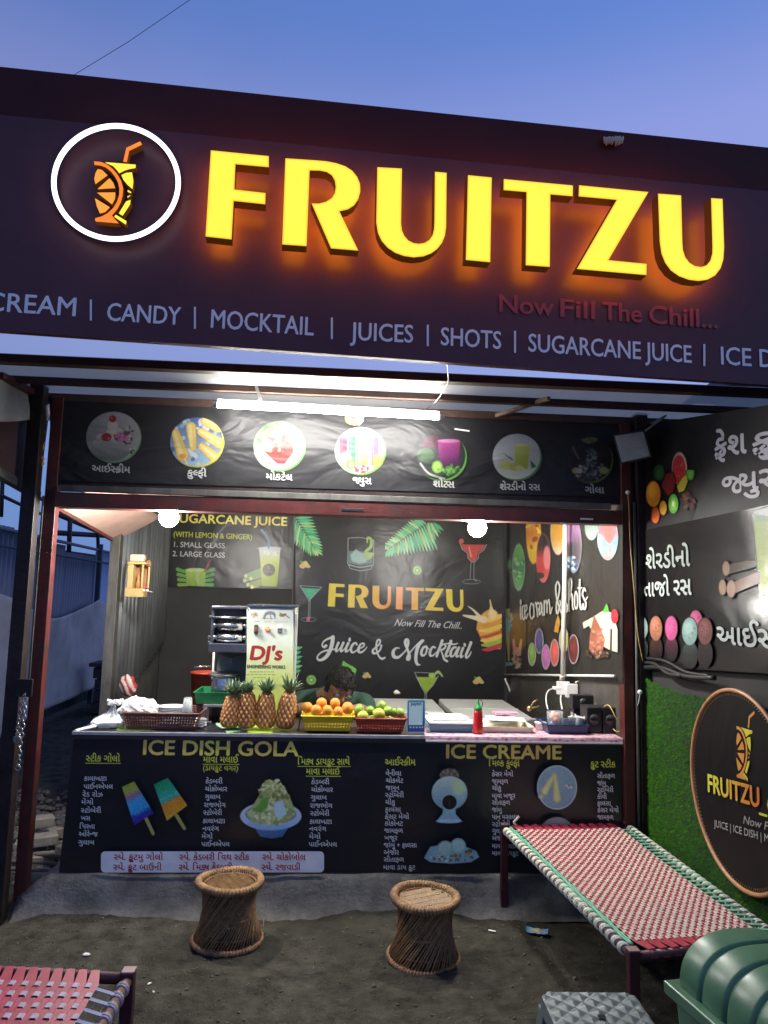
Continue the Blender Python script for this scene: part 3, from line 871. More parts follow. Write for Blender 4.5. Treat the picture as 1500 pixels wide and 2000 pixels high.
def p_mock(c, x, y, a, b_):
    c.vgrad(c.mell(x, y, a, b_), [(y - b_, (120, 175, 90)), (y, (150, 190, 130)), (y + 12, (215, 225, 230)), (y + b_, (235, 235, 240))])
    c.blobs(x, y - 20, a, 22, 30, 3, 9, [(60, 150, 50), (120, 200, 80), (190, 220, 170)], 6)
    c.vgrad(c.mpoly([(x - 26, y - 30), (x + 24, y - 28), (x + 27, y + 12), (x + 10, y + 34), (x - 20, y + 34), (x - 32, y + 8)]), [(y - 30, (200, 110, 90)), (y - 5, (190, 60, 50)), (y + 34, (190, 30, 35))])
    c.blobs(x - 2, y - 5, 20, 24, 26, 2, 6, [(150, 20, 30), (220, 90, 70), (240, 190, 160), (110, 20, 20)], 7)
    c.ell(x - 24, y - 2, 10, 12, (225, 220, 160)); c.ell(x - 24, y - 2, 7, 9, (205, 195, 130)); c.stroke([(x - 34, y + 10), (x - 10, y + 34), (x + 8, y + 42)], [3, 4, 2], (240, 225, 215))
    c.blobs(x, y - 38, 20, 8, 14, 3, 6, [(70, 170, 60), (130, 210, 90)], 8); c.speck(c.a, 6, 2, 3)
def p_juice(c, x, y, a, b_):
    c.vgrad(c.mell(x, y, a, b_), [(y - b_, (200, 205, 225)), (y + b_, (235, 235, 235))])
    for dx, w, top, co, co2 in ((-33, 8, -30, (130, 20, 60), (160, 50, 90)), (-16, 8, -31, (20, 140, 70), (70, 180, 110)), (28, 8, -30, (205, 25, 90), (230, 90, 140)), (4, 13, -24, (225, 200, 90), (240, 225, 140))):
        c.poly([(x + dx - w, y + top), (x + dx + w, y + top), (x + dx + w * .85, y + 28), (x + dx - w * .85, y + 28)], co)
        c.poly([(x + dx - w * .6, y + top + 2), (x + dx - w * .2, y + top + 2), (x + dx - w * .2, y + 26), (x + dx - w * .5, y + 26)], co2)
        c.ell(x + dx, y + top, w, 3, (240, 235, 230))
    c.ell(x - 29, y + 18, 13, 15, (190, 200, 110)); c.ell(x - 29, y + 18, 10, 12, (220, 225, 150)); c.ell(x - 18, y + 26, 10, 10, (110, 150, 50)); c.ell(x - 18, y + 26, 5, 5, (225, 230, 180))
    c.ell(x + 33, y + 20, 11, 14, (240, 140, 40)); c.ell(x + 33, y + 20, 8, 11, (250, 190, 90)); c.blobs(x + 4, y + 36, 16, 7, 12, 3, 5, [(225, 60, 80), (245, 150, 150)], 9)
    c.speck(c.a, 4, 2, 4)
def p_shot(c, x, y, a, b_):
    c.vgrad(c.mell(x, y, a, b_), [(y - b_, (26, 24, 30)), (y + b_, (40, 44, 42))])
    c.ell(x - 25, y - 32, 22, 14, (70, 20, 45)); c.ell(x - 32, y - 4, 17, 14, (40, 80, 40))
    c.vgrad(c.mpoly([(x - 8, y - 33), (x + 36, y - 31), (x + 31, y + 20), (x - 4, y + 20)]), [(y - 33, (170, 50, 130)), (y, (110, 15, 95)), (y + 20, (60, 8, 55))])
    c.ell(x + 14, y - 32, 22, 3.5, (200, 120, 170)); c.ell(x - 9, y + 19, 11, 12, (110, 190, 50)); c.ell(x - 9, y + 19, 8, 9, (190, 225, 110))
    c.blobs(x + 16, y + 26, 24, 9, 22, 2, 5, [(60, 150, 40), (110, 190, 60)], 10); c.stroke([(x - 42, y + 12), (x - 25, y + 32), (x + 5, y + 42)], 2, (190, 190, 185)); c.speck(c.a, 6, 2, 5)
def p_cane(c, x, y, a, b_):
    c.vgrad(c.mell(x, y, a, b_), [(y - b_, (190, 196, 212)), (y + b_, (220, 226, 222))])
    c.vgrad(c.mpoly([(x - 6, y - 24), (x + 25, y - 24), (x + 21, y + 22), (x - 3, y + 22)]), [(y - 24, (205, 215, 120)), (y + 22, (170, 195, 50))])
    c.ell(x + 9, y - 24, 15, 3, (225, 230, 160)); c.ell(x - 22, y + 16, 13, 9, (215, 220, 130)); c.ell(x - 4, y + 19, 12, 8, (200, 205, 100)); c.ell(x + 5, y + 22, 9, 6, (225, 225, 150))
    c.poly([(x - 28, y - 8), (x - 10, y + 2), (x - 6, y + 8), (x - 20, y - 1)], (60, 110, 70)); c.poly([(x + 26, y + 6), (x + 38, y + 18), (x + 28, y + 22)], (50, 100, 60)); c.speck(c.a, 4, 2, 6)
def p_gola(c, x, y, a, b_):
    c.vgrad(c.mell(x, y, a, b_), [(y - b_, (30, 20, 24)), (y + b_, (48, 36, 36))])
    c.blobs(x, y + 22, 36, 16, 70, 2, 5, [(50, 90, 90), (120, 140, 150), (90, 40, 35), (150, 150, 90), (60, 70, 110), (190, 190, 190)], 11)
    c.blobs(x + 2, y - 5, 10, 20, 40, 2, 4, [(90, 120, 135), (60, 100, 100), (150, 165, 175)], 12)
    c.ell(x - 29, y + 20, 8, 6, (200, 200, 90)); c.ell(x + 25, y + 20, 9, 7, (195, 200, 110)); c.ell(x - 22, y + 21, 6, 5, (220, 220, 225))
    c.stroke([(x - 37, y - 28), (x - 24, y - 4)], [3, 2.2], (120, 95, 105)); c.ell(x - 3, y - 42, 16, 9, (110, 130, 80)); c.blobs(x - 3, y - 42, 14, 7, 14, 2, 4, [(140, 155, 100), (90, 110, 70)], 13); c.speck(c.a, 6, 2, 7)
GRN = (105, 190, 60)
PRINT_EXPOSURE = .66  # picture colours darkened to offset the tube light's overexposure
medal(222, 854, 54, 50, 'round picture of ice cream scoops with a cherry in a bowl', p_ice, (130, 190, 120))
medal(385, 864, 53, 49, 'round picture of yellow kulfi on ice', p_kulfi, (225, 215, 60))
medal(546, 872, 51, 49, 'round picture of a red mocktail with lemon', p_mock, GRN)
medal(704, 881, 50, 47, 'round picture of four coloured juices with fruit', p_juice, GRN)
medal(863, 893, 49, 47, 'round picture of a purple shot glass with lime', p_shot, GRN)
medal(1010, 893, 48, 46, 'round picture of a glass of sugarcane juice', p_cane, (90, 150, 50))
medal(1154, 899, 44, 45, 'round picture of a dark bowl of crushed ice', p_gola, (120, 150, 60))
PRINT_EXPOSURE = 1.0
for tx, a0, a1 in (('આઈસ્ક્રીમ', (180, 921), (254, 924)), ('કુલ્ફી', (366, 930), (403, 931)), ('મોકટેલ', (520, 937), (571, 939)), ('જ્યુસ', (689, 944), (725, 946)),
                   ('શોટ્સ', (846, 951), (887, 953)), ('શેરડીનો રસ', (976, 957), (1054, 958)), ('ગોલા', (1142, 963), (1179, 964))):
    word(hp, hb, vinylh, tx, a0, a1, 11, (175, 175, 175), .028, name='caption')
g = G()
# the little yellow cup sticker tucked behind the tube, and torn tapes
p = Canvas(hp, 668, 806, 712, 836, 1.2, BG); p.ell(692, 817, 18, 13, (235, 215, 60)); p.ell(690, 816, 13, 9, (240, 240, 235)); p.ell(690, 817, 6, 5, (90, 80, 60)); p.stroke([(704, 806), (709, 820), (700, 830)], 1.2, (200, 200, 190)); p.build('printed_picture', vinylh, hb)
g = G().tube([hp.px(888, 838, .004), hp.px(917, 842, .004)], .005, 4); build('tape', g, whitepl, hb)
build('bright_scratch', b((1.32, -.0535, 1.995), (1.39, -.049, 2.004)), M('bare metal', (.8, .8, .78), .3, .5), stall)

# ------------------------------------------------------------------ counter
ctr = thing('serving_counter', 'black fronted serving counter printed with yellow headings and flavour lists', 'counter')
CF = Plane((0, 0, 0), (1, 0, 0))
build('carcass', b((-1.295, .006, .163), (1.553, .60, .80)), M('counter body', (.05, .045, .04), .7), ctr)
q = [(146, 1429), (1215, 1447), (1215, 1704), (115, 1704)]
uvq = [CF.uv(*p) for p in q]
CBG = (15, 18, 28)
g = G(); nxx, nzz = 60, 14; cc = []
for j in range(nzz + 1):
    for i in range(nxx + 1):
        s = i / nxx; r = j / nzz
        u = (uvq[0][0] * (1 - s) + uvq[1][0] * s) * (1 - r) + (uvq[3][0] * (1 - s) + uvq[2][0] * s) * r
        v = (uvq[0][1] * (1 - s) + uvq[1][1] * s) * (1 - r) + (uvq[3][1] * (1 - s) + uvq[2][1] * s) * r
        g.v.append((u, 0, v)); cc.append(lin(CBG))
g.f = [(j * (nxx + 1) + i, (j + 1) * (nxx + 1) + i, (j + 1) * (nxx + 1) + i + 1, j * (nxx + 1) + i + 1) for j in range(nzz) for i in range(nxx)]; g.m = [0] * len(g.f)
build('front_sheet', g, vinyl, ctr, cols=np.array(cc))
ztop = .838
build('top_slab', b((-1.285, -.004, .803), (1.556, .62, ztop)), M('counter slab', (.055, .045, .042), .3, 0, .3, 12, dirt=.4), ctr, bev=.003)
build('edge_trim', b((-1.288, -.014, ztop - .012), (1.556, -.0045, ztop + .004)), M('aluminium trim', (.62, .62, .6), .35, .6, .15, 20), ctr, bev=.001)
def gold(t, v=0):
    a = np.array([250, 246, 110.]); bb = np.array([248, 222, 110.])
    k = .5 + .5 * math.sin(t * 9 + 1)
    return lin(a * (1 - k) + bb * k)
word(CF, ctr, vinyl, 'ICE DISH GOLA', (280, 1473.5), (582, 1476.5), 27.5, gold, .03, name='heading')
word(CF, ctr, vinyl, 'ICE CREAME', (872, 1480.5), (1096, 1482.5), 26, gold, .03, name='heading')
YG = (225, 235, 90); LG = (228, 232, 234)
for tx, x0, x1, y, ul in (('સ્ટીક ગોલો', 168, 234, 1487, 1), ('માવા મલાઈ', 397, 466, 1489, 1), ('મિક્ષ ડ્રાયફ્રુટ સાથે', 582, 683, 1493, 1), ('માવા મલાઈ', 598, 664, 1512, 1), ('આઈસ્ક્રીમ', 752, 811, 1494, 0), ('મિલ્ક કુલ્ફી', 955, 1014, 1496, 0), ('ફ્રુટ સ્ટીક', 1153, 1201, 1498, 0)):
    p = Print(CF); p.text(tx, (x0, y), (x1, y + .3), 10.5, YG, .02)
    if ul: p.line((x0 - 1, y + 3.4), (x1 + 2, y + 3.8), 1.3, YG)
    p.build('list_heading', vinyl, ctr)
word(CF, ctr, vinyl, '(ડ્રાયફ્રુટ વગર)', (397, 1504), (465, 1505), 8.5, YG, .012, name='list_heading')
def rows(L):
    for tx, x0, x1, y in L: word(CF, ctr, vinyl, tx, (x0, y), (x1, y + .2), 7.6, LG, .018, name='menu_line')
rows([('કાલાખટ્ટા', 165, 209, 1524), ('પાઈનએપલ', 164, 221, 1539.5), ('રેડ રોઝ', 162, 201, 1555), ('મેંગો', 160, 183, 1570), ('સ્ટ્રોબેરી', 159, 198, 1586), ('ખસ', 159, 177, 1601), ('પિસ્તા', 157, 186, 1617), ('ઓરેન્જ', 155, 192, 1632), ('ગુલાબ', 154, 185, 1648)])
W2 = ['કેડબરી', 'ચોકોબાર', 'ગુલાબ', 'રાજભોગ', 'સ્ટ્રોબેરી', 'કાલાખટ્ટા', 'નવરંગ', 'મેંગો', 'પાઈનએપલ']
rows([(w, x0, x1, y) for w, x0, x1, y in zip(W2, [402, 401, 401, 399, 398, 397, 396, 395, 394], [435, 444, 431, 441, 434, 440, 428, 416, 449], [1529, 1544, 1559, 1575, 1590, 1606, 1621, 1636, 1651])])
rows([(w, x0, x1, y) for w, x0, x1, y in zip(W2, [608, 608, 607, 606, 606, 605, 604, 604, 603], [643, 650, 638, 649, 643, 648, 637, 626, 658], [1530, 1545, 1560, 1576, 1591, 1607, 1621, 1636, 1651])])
rows([(w, x0, x1, y) for w, x0, x1, y in zip(['વેનીલા', 'ચોકલેટ', 'જામુન', 'સ્ટ્રોબેરી', 'ચીકુ', 'ફાલસા', 'કેસર મેંગો', 'કોકોનટ', 'જામફળ', 'ખજૂર', 'જાંબુ + ફાલસા', 'અંજીર', 'સીતાફળ', 'માવા ડ્રાય ફ્રુટ'],
     [753, 753, 753, 752, 752, 752, 751, 751, 750, 750, 749, 749, 749, 748], [783, 787, 779, 788, 771, 782, 798, 786, 786, 775, 813, 778, 788, 810], [1513, 1527, 1541, 1555, 1569, 1583, 1597, 1610, 1624, 1638, 1652, 1666, 1680, 1695])])
rows([(w, x0, x1, y) for w, x0, x1, y in zip(['કેસર મેંગો', 'જામફળ', 'ચીકુ', 'માવા ખજૂર', 'સીતાફળ', 'જાંબુ', 'પાન મસાલા', 'સ્ટ્રોબેરી', 'ગુલકંદ', 'અંજીર', 'માવા મલાઈ', 'માવા ડ્રાયફ્રુટ'],
     [959] * 12, [1000, 990, 977, 1004, 994, 978, 1007, 994, 985, 982, 1006, 1010], [1514, 1528, 1541, 1556, 1569, 1583, 1597, 1611, 1624, 1638, 1653, 1667])])
rows([(w, x0, x1, y) for w, x0, x1, y in zip(['સીતાફળ', 'જાંબુ', 'સ્ટ્રોબેરી', 'કીવી', 'ફાલસા', 'કેસર મેંગો', 'જામફળ'], [1163] * 7, [1197, 1180, 1194, 1181, 1189, 1204, 1194], [1517, 1531, 1544, 1557, 1570, 1583, 1597])])
p = Print(CF); o_ = CF.next(); x0, y0, x1, y1, r = 201, 1658.5, 633, 1699.5, 8
pts = []
for cx_, cy_, a0 in ((x1 - r, y0 + r, -90), (x1 - r, y1 - r, 0), (x0 + r, y1 - r, 90), (x0 + r, y0 + r, 180)):
    for k_ in range(5):
        a = math.radians(a0 + k_ * 22.5); pts.append((cx_ + r * math.cos(a), cy_ + r * math.sin(a)))
p.poly(pts, (250, 251, 252)); p.build('white_label', vinyl, ctr)
RD = (190, 30, 50)
for tx, x0, x1, y in (('સ્પે. ફ્રુટમુ ગોલો', 226, 321, 1675), ('સ્પે. ફ્રુટ બાઉની', 225, 318, 1694.5), ('સ્પે. કેડબરી વિથ સ્ટીક', 353, 488, 1675), ('સ્પે. મિક્ષ કેડબરી', 352, 455, 1694.5), ('સ્પે. ચોકોબોલ', 514, 597, 1675), ('સ્પે. રજવાડી', 512, 587, 1694.5)):
    word(CF, ctr, vinyl, tx, (x0, y), (x1, y), 9.5, RD, .022, name='menu_line')
PRINT_EXPOSURE = 1.32  # counter picture colours lightened to make up for the dim front
# popsicles
c = Canvas(CF, 228, 1514, 312, 1636, 1.1, CBG)
def lolly(c, q, stops, stick, sd):
    # q: corner outline; stops along its length
    m = c.mpoly(q, 1.2); a = np.array(q[0]) * .5 + np.array(q[1]) * .5; bb = np.array(q[2]) * .5 + np.array(q[3]) * .5; dv = bb - a; L2 = dv @ dv
    t = ((c.X - a[0]) * dv[0] + (c.Y - a[1]) * dv[1]) / L2 + rng.normal(0, .03, c.X.shape)
    col = np.stack([np.interp(t, [s[0] for s in stops], [s[1][k] for s in stops]) for k in range(3)], -1)
    c.stroke(stick, [3.6, 3.2], (150, 145, 85), False)
    c.put(m, col); c.speck(m, 14, 1.5, sd)
lolly(c, [(238, 1537), (262, 1526), (300, 1588), (262, 1612)], [(0, (130, 150, 50)), (.22, (150, 150, 80)), (.32, (130, 90, 120)), (.45, (60, 140, 185)), (.75, (40, 140, 190)), (.85, (35, 50, 140)), (1, (60, 30, 130))], [(285, 1598), (299, 1628)], 21)
c.build('printed_picture', vinyl, ctr, label='picture of an ice lolly striped green, blue and violet')
c = Canvas(CF, 294, 1514, 372, 1630, 1.1, CBG)
lolly(c, [(300, 1532), (328, 1519), (366, 1573), (326, 1603)], [(0, (30, 130, 90)), (.3, (30, 150, 110)), (.5, (60, 160, 150)), (.58, (60, 140, 110)), (.62, (190, 120, 40)), (.85, (200, 130, 40)), (1, (185, 150, 50))], [(345, 1593), (360, 1618)], 22)
c.build('printed_picture', vinyl, ctr, label='picture of an ice lolly half green, half orange')
# the ice dish
c = Canvas(CF, 466, 1518, 594, 1642, 1.1, CBG)
c.vgrad(c.mpoly([(498, 1618), (562, 1618), (552, 1634), (530, 1638), (508, 1634)]), [(1616, (60, 110, 150)), (1638, (50, 85, 130))])
c.vgrad(c.mell(529, 1594, 60, 28), [(1570, (170, 190, 190)), (1600, (150, 175, 200)), (1622, (120, 155, 195))])
c.ell(529, 1590, 50, 20, (110, 130, 120))
c.poly([(482, 1592), (505, 1555), (520, 1532), (532, 1524), (548, 1532), (566, 1556), (578, 1588), (560, 1606), (528, 1612), (496, 1606)], (150, 165, 110), 2)
c.blobs(530, 1590, 46, 18, 90, 3, 6, [(170, 180, 130), (140, 150, 90), (190, 200, 170), (120, 140, 90)], 31)
c.blobs(532, 1555, 30, 28, 80, 3, 6, [(165, 170, 110), (140, 145, 90), (190, 195, 145), (110, 120, 70)], 32)
c.poly([(500, 1580), (512, 1560), (526, 1558), (522, 1578), (508, 1590)], (90, 150, 60), 3); c.poly([(534, 1568), (552, 1562), (560, 1590), (545, 1600), (536, 1590)], (160, 190, 200), 3)
c.blobs(533, 1532, 18, 10, 30, 2.5, 5, [(170, 175, 115), (195, 200, 150), (140, 145, 85)], 33); c.speck(c.a, 7, 1.5, 34)
c.build('printed_picture', vinyl, ctr, label='picture of a bowl heaped with nutty crushed ice')
# glass bowl of ice cream
c = Canvas(CF, 838, 1498, 918, 1612, 1.1, CBG)
c.ell(878, 1514, 19, 13, (95, 85, 75)); c.blobs(878, 1512, 17, 10, 40, 1.5, 3.5, [(120, 105, 90), (80, 70, 60), (140, 125, 105)], 41)
c.vgrad(c.mell(878, 1549, 35, 33), [(1518, (165, 185, 175)), (1550, (135, 165, 170)), (1582, (110, 145, 160))]); c.ell(895, 1538, 14, 14, (165, 190, 150), soft=8)
c.poly([(866, 1576), (890, 1576), (890, 1590), (902, 1604), (852, 1604), (864, 1590)], (125, 160, 175)); c.ell(877, 1604, 25, 4, (150, 180, 190)); c.ell(878, 1567, 14, 14, (20, 18, 22)); c.stroke([(878, 1560), (878, 1574)], 1, (80, 60, 40)); c.speck(c.a, 6, 1.5, 42)
c.build('printed_picture', vinyl, ctr, label='picture of a round glass of pale ice cream')
c = Canvas(CF, 824, 1632, 940, 1692, 1.1, CBG)
c.poly([(828, 1676), (840, 1654), (862, 1650), (905, 1652), (930, 1662), (936, 1674), (920, 1684), (880, 1687), (840, 1684)], (120, 155, 165), 2)
c.ell(870, 1658, 16, 16, (140, 170, 165)); c.ell(895, 1652, 15, 15, (150, 180, 175)); c.ring(870, 1658, 15, 15, 1.5, (110, 140, 135)); c.ring(895, 1652, 14, 14, 1.5, (115, 145, 140)); c.blobs(880, 1676, 45, 6, 26, 1.5, 4, [(90, 100, 80), (160, 190, 190), (120, 90, 60)], 51); c.blobs(912, 1664, 9, 7, 12, 2, 4, [(90, 80, 50), (150, 140, 100)], 52); c.speck(c.a, 6, 1.5, 53)
c.build('printed_picture', vinyl, ctr, label='picture of two pale ice cream rounds on a plate')
c = Canvas(CF, 1042, 1490, 1134, 1588, 1.1, CBG)
c.vgrad(c.mell(1088, 1538, 39, 43), [(1495, (120, 155, 165)), (1580, (95, 130, 150))]); c.ring(1088, 1538, 39, 43, 2, (150, 175, 180))
for p_, q_ in (((1083, 1512), (1064, 1545)), ((1084, 1514), (1088, 1560))): c.stroke([p_, q_], [3, 8], (150, 165, 110), False); c.stroke([p_, q_], [1.5, 5], (175, 185, 135), False)
c.blobs(1112, 1534, 8, 6, 8, 2, 4, [(90, 110, 110), (160, 180, 170)], 61); c.ell(1056, 1556, 5, 4, (160, 170, 150)); c.speck(c.a, 5, 1.5, 62)
c.build('printed_picture', vinyl, ctr, label='round picture of two sticks of kulfi')
c = Canvas(CF, 1052, 1594, 1126, 1664, 1.3, CBG); c.vgrad(c.mell(1088, 1630, 34, 34), [(1595, (110, 125, 130)), (1660, (80, 105, 110))]); c.blobs(1088, 1630, 20, 18, 20, 3, 7, [(140, 150, 120), (100, 110, 90)], 63)
c.build('printed_picture', vinyl, ctr, label='round picture mostly behind the woven cot')
PRINT_EXPOSURE = 1.0
# printed sheet on the top, left half, and the pink flowered sheet, right half
TP = Plane((0, 0, ztop + .0012), (1, 0, 0), (0, 1, 0))
tq = G().quad((-1.283, .0, ztop + .0008), (-.255, .0, ztop + .0008), (-.255, .6, ztop + .0008), (-1.283, .6, ztop + .0008)); 
build('printed_top_sheet', tq, vinyl, ctr, cols=np.array([lin((22, 24, 34))] * 4))
TP.lay = .0004
c = Canvas(TP, 196, 1398, 330, 1428, 1.1, (22, 24, 34))
for k_ in range(4): c.stroke([(240 - k_ * 3, 1424), (208 + k_ * 9, 1409)], [3, 4], (70 + 20 * k_, 150 + 8 * k_, 60)); c.stroke([(290 + k_ * 3, 1424), (322 - k_ * 9, 1411)], [3, 4], (60 + 15 * k_, 145, 60))
c.vgrad(c.mpoly([(228, 1411), (292, 1413), (290, 1427), (232, 1427)]), [(1411, (150, 175, 80)), (1427, (120, 155, 50))]); c.build('printed_picture', vinyl, ctr)
c = Canvas(TP, 415, 1402, 545, 1432, 1.1, (22, 24, 34))
c.vgrad(c.mpoly([(478, 1412), (535, 1414), (532, 1432), (484, 1431)]), [(1412, (180, 200, 80)), (1432, (150, 180, 40))]); c.stroke([(426, 1414), (445, 1424)], [4, 5], (170, 195, 160)); c.stroke([(445, 1428), (478, 1420)], [4, 6], (120, 170, 110)); c.build('printed_picture', vinyl, ctr)
pinkm = bpy.data.materials.new('pink flowered sheet'); pinkm.use_nodes = True
_t = pinkm.node_tree; _v = _t.nodes.new('ShaderNodeTexVoronoi'); _v.inputs['Scale'].default_value = 38
_g = _t.nodes.new('ShaderNodeNewGeometry'); _t.links.new(_g.outputs['Position'], _v.inputs['Vector'])
_r = _t.nodes.new('ShaderNodeValToRGB'); _r.color_ramp.elements[0].position = .15; _r.color_ramp.elements[0].color = (.35, .08, .16, 1); _r.color_ramp.elements[1].position = .55; _r.color_ramp.elements[1].color = (.62, .42, .47, 1)
_t.links.new(_v.outputs['Distance'], _r.inputs[0]); _t.links.new(_r.outputs[0], _t.nodes['Principled BSDF'].inputs['Base Color']); _t.nodes['Principled BSDF'].inputs['Roughness'].default_value = .35
pk = thing('table_cover', 'pink and white flowered plastic cover over the counter end', 'table cover')
g = G(); n_ = 60
prof = [(.60, ztop + .006), (.02, ztop + .006), (-.012, ztop + .004), (-.0165, ztop - .004), (-.018, ztop - .019)]
vs = []
for i in range(n_ + 1):
    x = .505 + (1.553 - .505) * i / n_
    for k_, (y, z) in enumerate(prof):
        vs.append((x, y - (.003 * fnoise(x * 14, 1) if k_ > 2 else 0), z + (.003 * fnoise(x * 9, 7) if k_ == 4 else 0)))
g.add(vs, [(i * 5 + j, (i + 1) * 5 + j, (i + 1) * 5 + j + 1, i * 5 + j + 1) for i in range(n_) for j in range(4)])
build('cover', g, pinkm, pk, solid=.001)
build('hem', b((.506, -.023, ztop - .025), (1.553, -.0195, ztop - .017)), whitepl, pk)

# ------------------------------------------------------------------ banners inside the stall
BP = Plane((0, 2.615, 0), (1, 0, 0))
BB = (26, 28, 30)
bb_ = sheet('juice_banner', 'dark vinyl banner on the back wall with yellow shop name and cocktail pictures', BP, [(577, 990), (984, 1000), (984, 1420), (577, 1420)], BB, vinyl, wav=0)
def fro(sc_pts, org, s): return [(org[0] + x / s, org[1] + y / s) for x, y in sc_pts]
def gold2(px):
    t = (px - 640) / 265
    k = math.exp(-((t - .5) / .2) ** 2)
    return tuple(np.array([222, 205, 70]) * (1 - k) + np.array([232, 150, 75]) * k)
BU = BP.uv(640, 1170)[0], BP.uv(905, 1170)[0]
for k_, pts in LET.items():
    q_ = []
    for x, y in pts:
        x2 = 640 + (x - 400) * .2611
        q_.append((x2, 1139 + ((y - 292) - .097 * (x - 410)) * .263 + .05 * (x2 - 643)))
    p = Print(BP)
    p.poly([(x + 1.2, y + 1.2) for x, y in q_], (120, 85, 30))
    p.poly(q_, lambda u, v: lin(gold2(640 + 265 * (u - BU[0]) / (BU[1] - BU[0]))))
    p.build('printed_letter', vinyl, bb_)
word(BP, bb_, vinyl, 'Now Fill The Chill..', (770, 1222), (901, 1228), 13, (180, 185, 185), .012, shear=.42)
# script lettering, traced as brush strokes
WS = (205, 210, 208)
c = Canvas(BP, 614, 1236, 756, 1298, .8, BB)
zj = lambda L: [(610 + x / 8.824, 1230 + y / 8.824) for x, y in L]
def br(c, L, w, z, k=8.824): c.stroke(z(L), [a / k / 2 for a in w], WS)
br(c, [(235, 275), (205, 300), (170, 270), (190, 210), (260, 160), (350, 130)], [50, 40, 26, 26, 34, 50], zj)
br(c, [(355, 125), (345, 220), (315, 330), (260, 440), (180, 510), (110, 520), (85, 470), (140, 400), (230, 360), (330, 345), (400, 330)], [62, 70, 66, 64, 52, 38, 28, 26, 30, 30, 20], zj)
br(c, [(450, 225), (415, 310), (410, 370), (450, 350), (520, 260)], [44, 42, 40, 22, 20], zj)
br(c, [(535, 225), (500, 310), (495, 370), (540, 345), (600, 270)], [44, 42, 40, 22, 20], zj)
br(c, [(620, 230), (585, 310), (580, 375), (630, 350), (690, 290)], [44, 42, 40, 22, 20], zj)
br(c, [(645, 150), (642, 185)], [36, 44], zj)
br(c, [(765, 255), (750, 225), (700, 250), (665, 320), (680, 385), (730, 380), (800, 320)], [34, 28, 38, 44, 40, 26, 22], zj)
br(c, [(800, 330), (880, 290), (890, 240), (840, 245), (800, 310), (800, 380), (850, 385), (910, 340), (945, 290)], [20, 26, 32, 32, 44, 44, 34, 22, 10], zj)
br(c, [(1190, 270), (1170, 340), (1110, 400), (1050, 400), (1045, 350), (1100, 300), (1160, 240), (1165, 180), (1125, 180), (1105, 250), (1110, 360), (1150, 460), (1200, 500), (1250, 480)], [34, 30, 34, 40, 36, 30, 30, 30, 30, 34, 30, 30, 40, 30], zj)
c.build('lettering', vinyl, bb_)
c = Canvas(BP, 762, 1244, 926, 1304, .8, BB)
zm = lambda L: [(760 + x / 8.824, 1190 + y / 8.824) for x, y in L]
br(c, [(180, 670), (120, 670), (70, 730), (80, 810), (150, 830), (220, 780), (300, 690), (330, 600), (320, 530), (285, 530), (280, 590), (320, 700), (350, 800), (340, 860), (310, 860), (320, 800), (380, 720), (470, 620), (560, 545)], [14, 34, 56, 62, 50, 30, 22, 40, 50, 44, 50, 42, 50, 50, 40, 34, 22, 26, 40], zm)
br(c, [(580, 540), (520, 600), (480, 700), (460, 820), (465, 900), (490, 950), (535, 955)], [50, 60, 60, 56, 54, 44, 16], zm)
br(c, [(645, 640), (590, 660), (555, 740), (570, 795), (620, 780), (650, 700), (645, 650), (690, 690)], [34, 40, 46, 42, 30, 32, 30, 14], zm)
br(c, [(790, 660), (750, 650), (705, 730), (710, 795), (760, 795), (810, 740)], [34, 34, 46, 44, 28, 14], zm)
br(c, [(915, 540), (880, 640), (840, 740), (820, 810)], [46, 46, 46, 42], zm)
br(c, [(870, 700), (930, 690), (975, 640), (945, 600), (900, 630)], [24, 34, 32, 30, 20], zm)
br(c, [(890, 700), (920, 780), (950, 860), (1000, 895)], [24, 28, 38, 40], zm)
br(c, [(1065, 550), (1030, 660), (985, 760), (980, 810), (1030, 800)], [50, 48, 44, 40, 18], zm)
br(c, [(935, 600), (1030, 590), (1120, 605), (1180, 585)], [16, 30, 28, 18], zm)
br(c, [(1150, 655), (1100, 670), (1060, 750), (1070, 810), (1120, 790), (1170, 690)], [36, 40, 46, 42, 28, 30], zm)
br(c, [(1205, 660), (1170, 750), (1165, 815), (1210, 800)], [42, 42, 40, 18], zm)
br(c, [(1275, 665), (1240, 760), (1240, 825), (1280, 800)], [42, 42, 40, 18], zm)
br(c, [(1300, 600), (1305, 625)], [40, 40], zm)
br(c, [(1410, 575), (1370, 680), (1325, 790), (1335, 835), (1380, 800), (1415, 730)], [50, 46, 42, 38, 26, 16], zm)
c.build('lettering', vinyl, bb_)
# palm fronds
def frond(c, spine, leaves, base=(90, 190, 130)):
    cols = [(70, 175, 115), (95, 195, 135), (120, 205, 150), (150, 200, 120), (85, 185, 130), (175, 205, 140), (60, 160, 105)]
    r = random.Random(3)
    for a, t in leaves:
        cc = r.choice(cols); mid = ((a[0] + t[0]) / 2, (a[1] + t[1]) / 2)
        c.stroke([a, mid, t], [1.2, 3.6, .5], cc); c.stroke([a, t], [.3, .3], tuple(min(255, k * 1.15) for k in cc), False)
    c.stroke(spine, [.5] * len(spine), (60, 90, 60))
c = Canvas(BP, 572, 1004, 634, 1090, .9, BB)
lv = []
for i in range(13):
    t = i / 12; sx, sy = 576 + 38 * t, 1012 + 60 * t
    lv.append(((sx, sy), (min(630, sx + 34 - 12 * t), sy + (-2 + 14 * t)))); lv.append(((sx, sy), (sx - 3 + 18 * t - 8, min(1086, sy + 44 - 20 * t))))
frond(c, [(576, 1010), (595, 1036), (616, 1075)], lv); c.build('printed_picture', vinyl, bb_, label='print of a green palm frond in the corner')
c = Canvas(BP, 752, 1008, 868, 1088, .9, BB)
lv = []
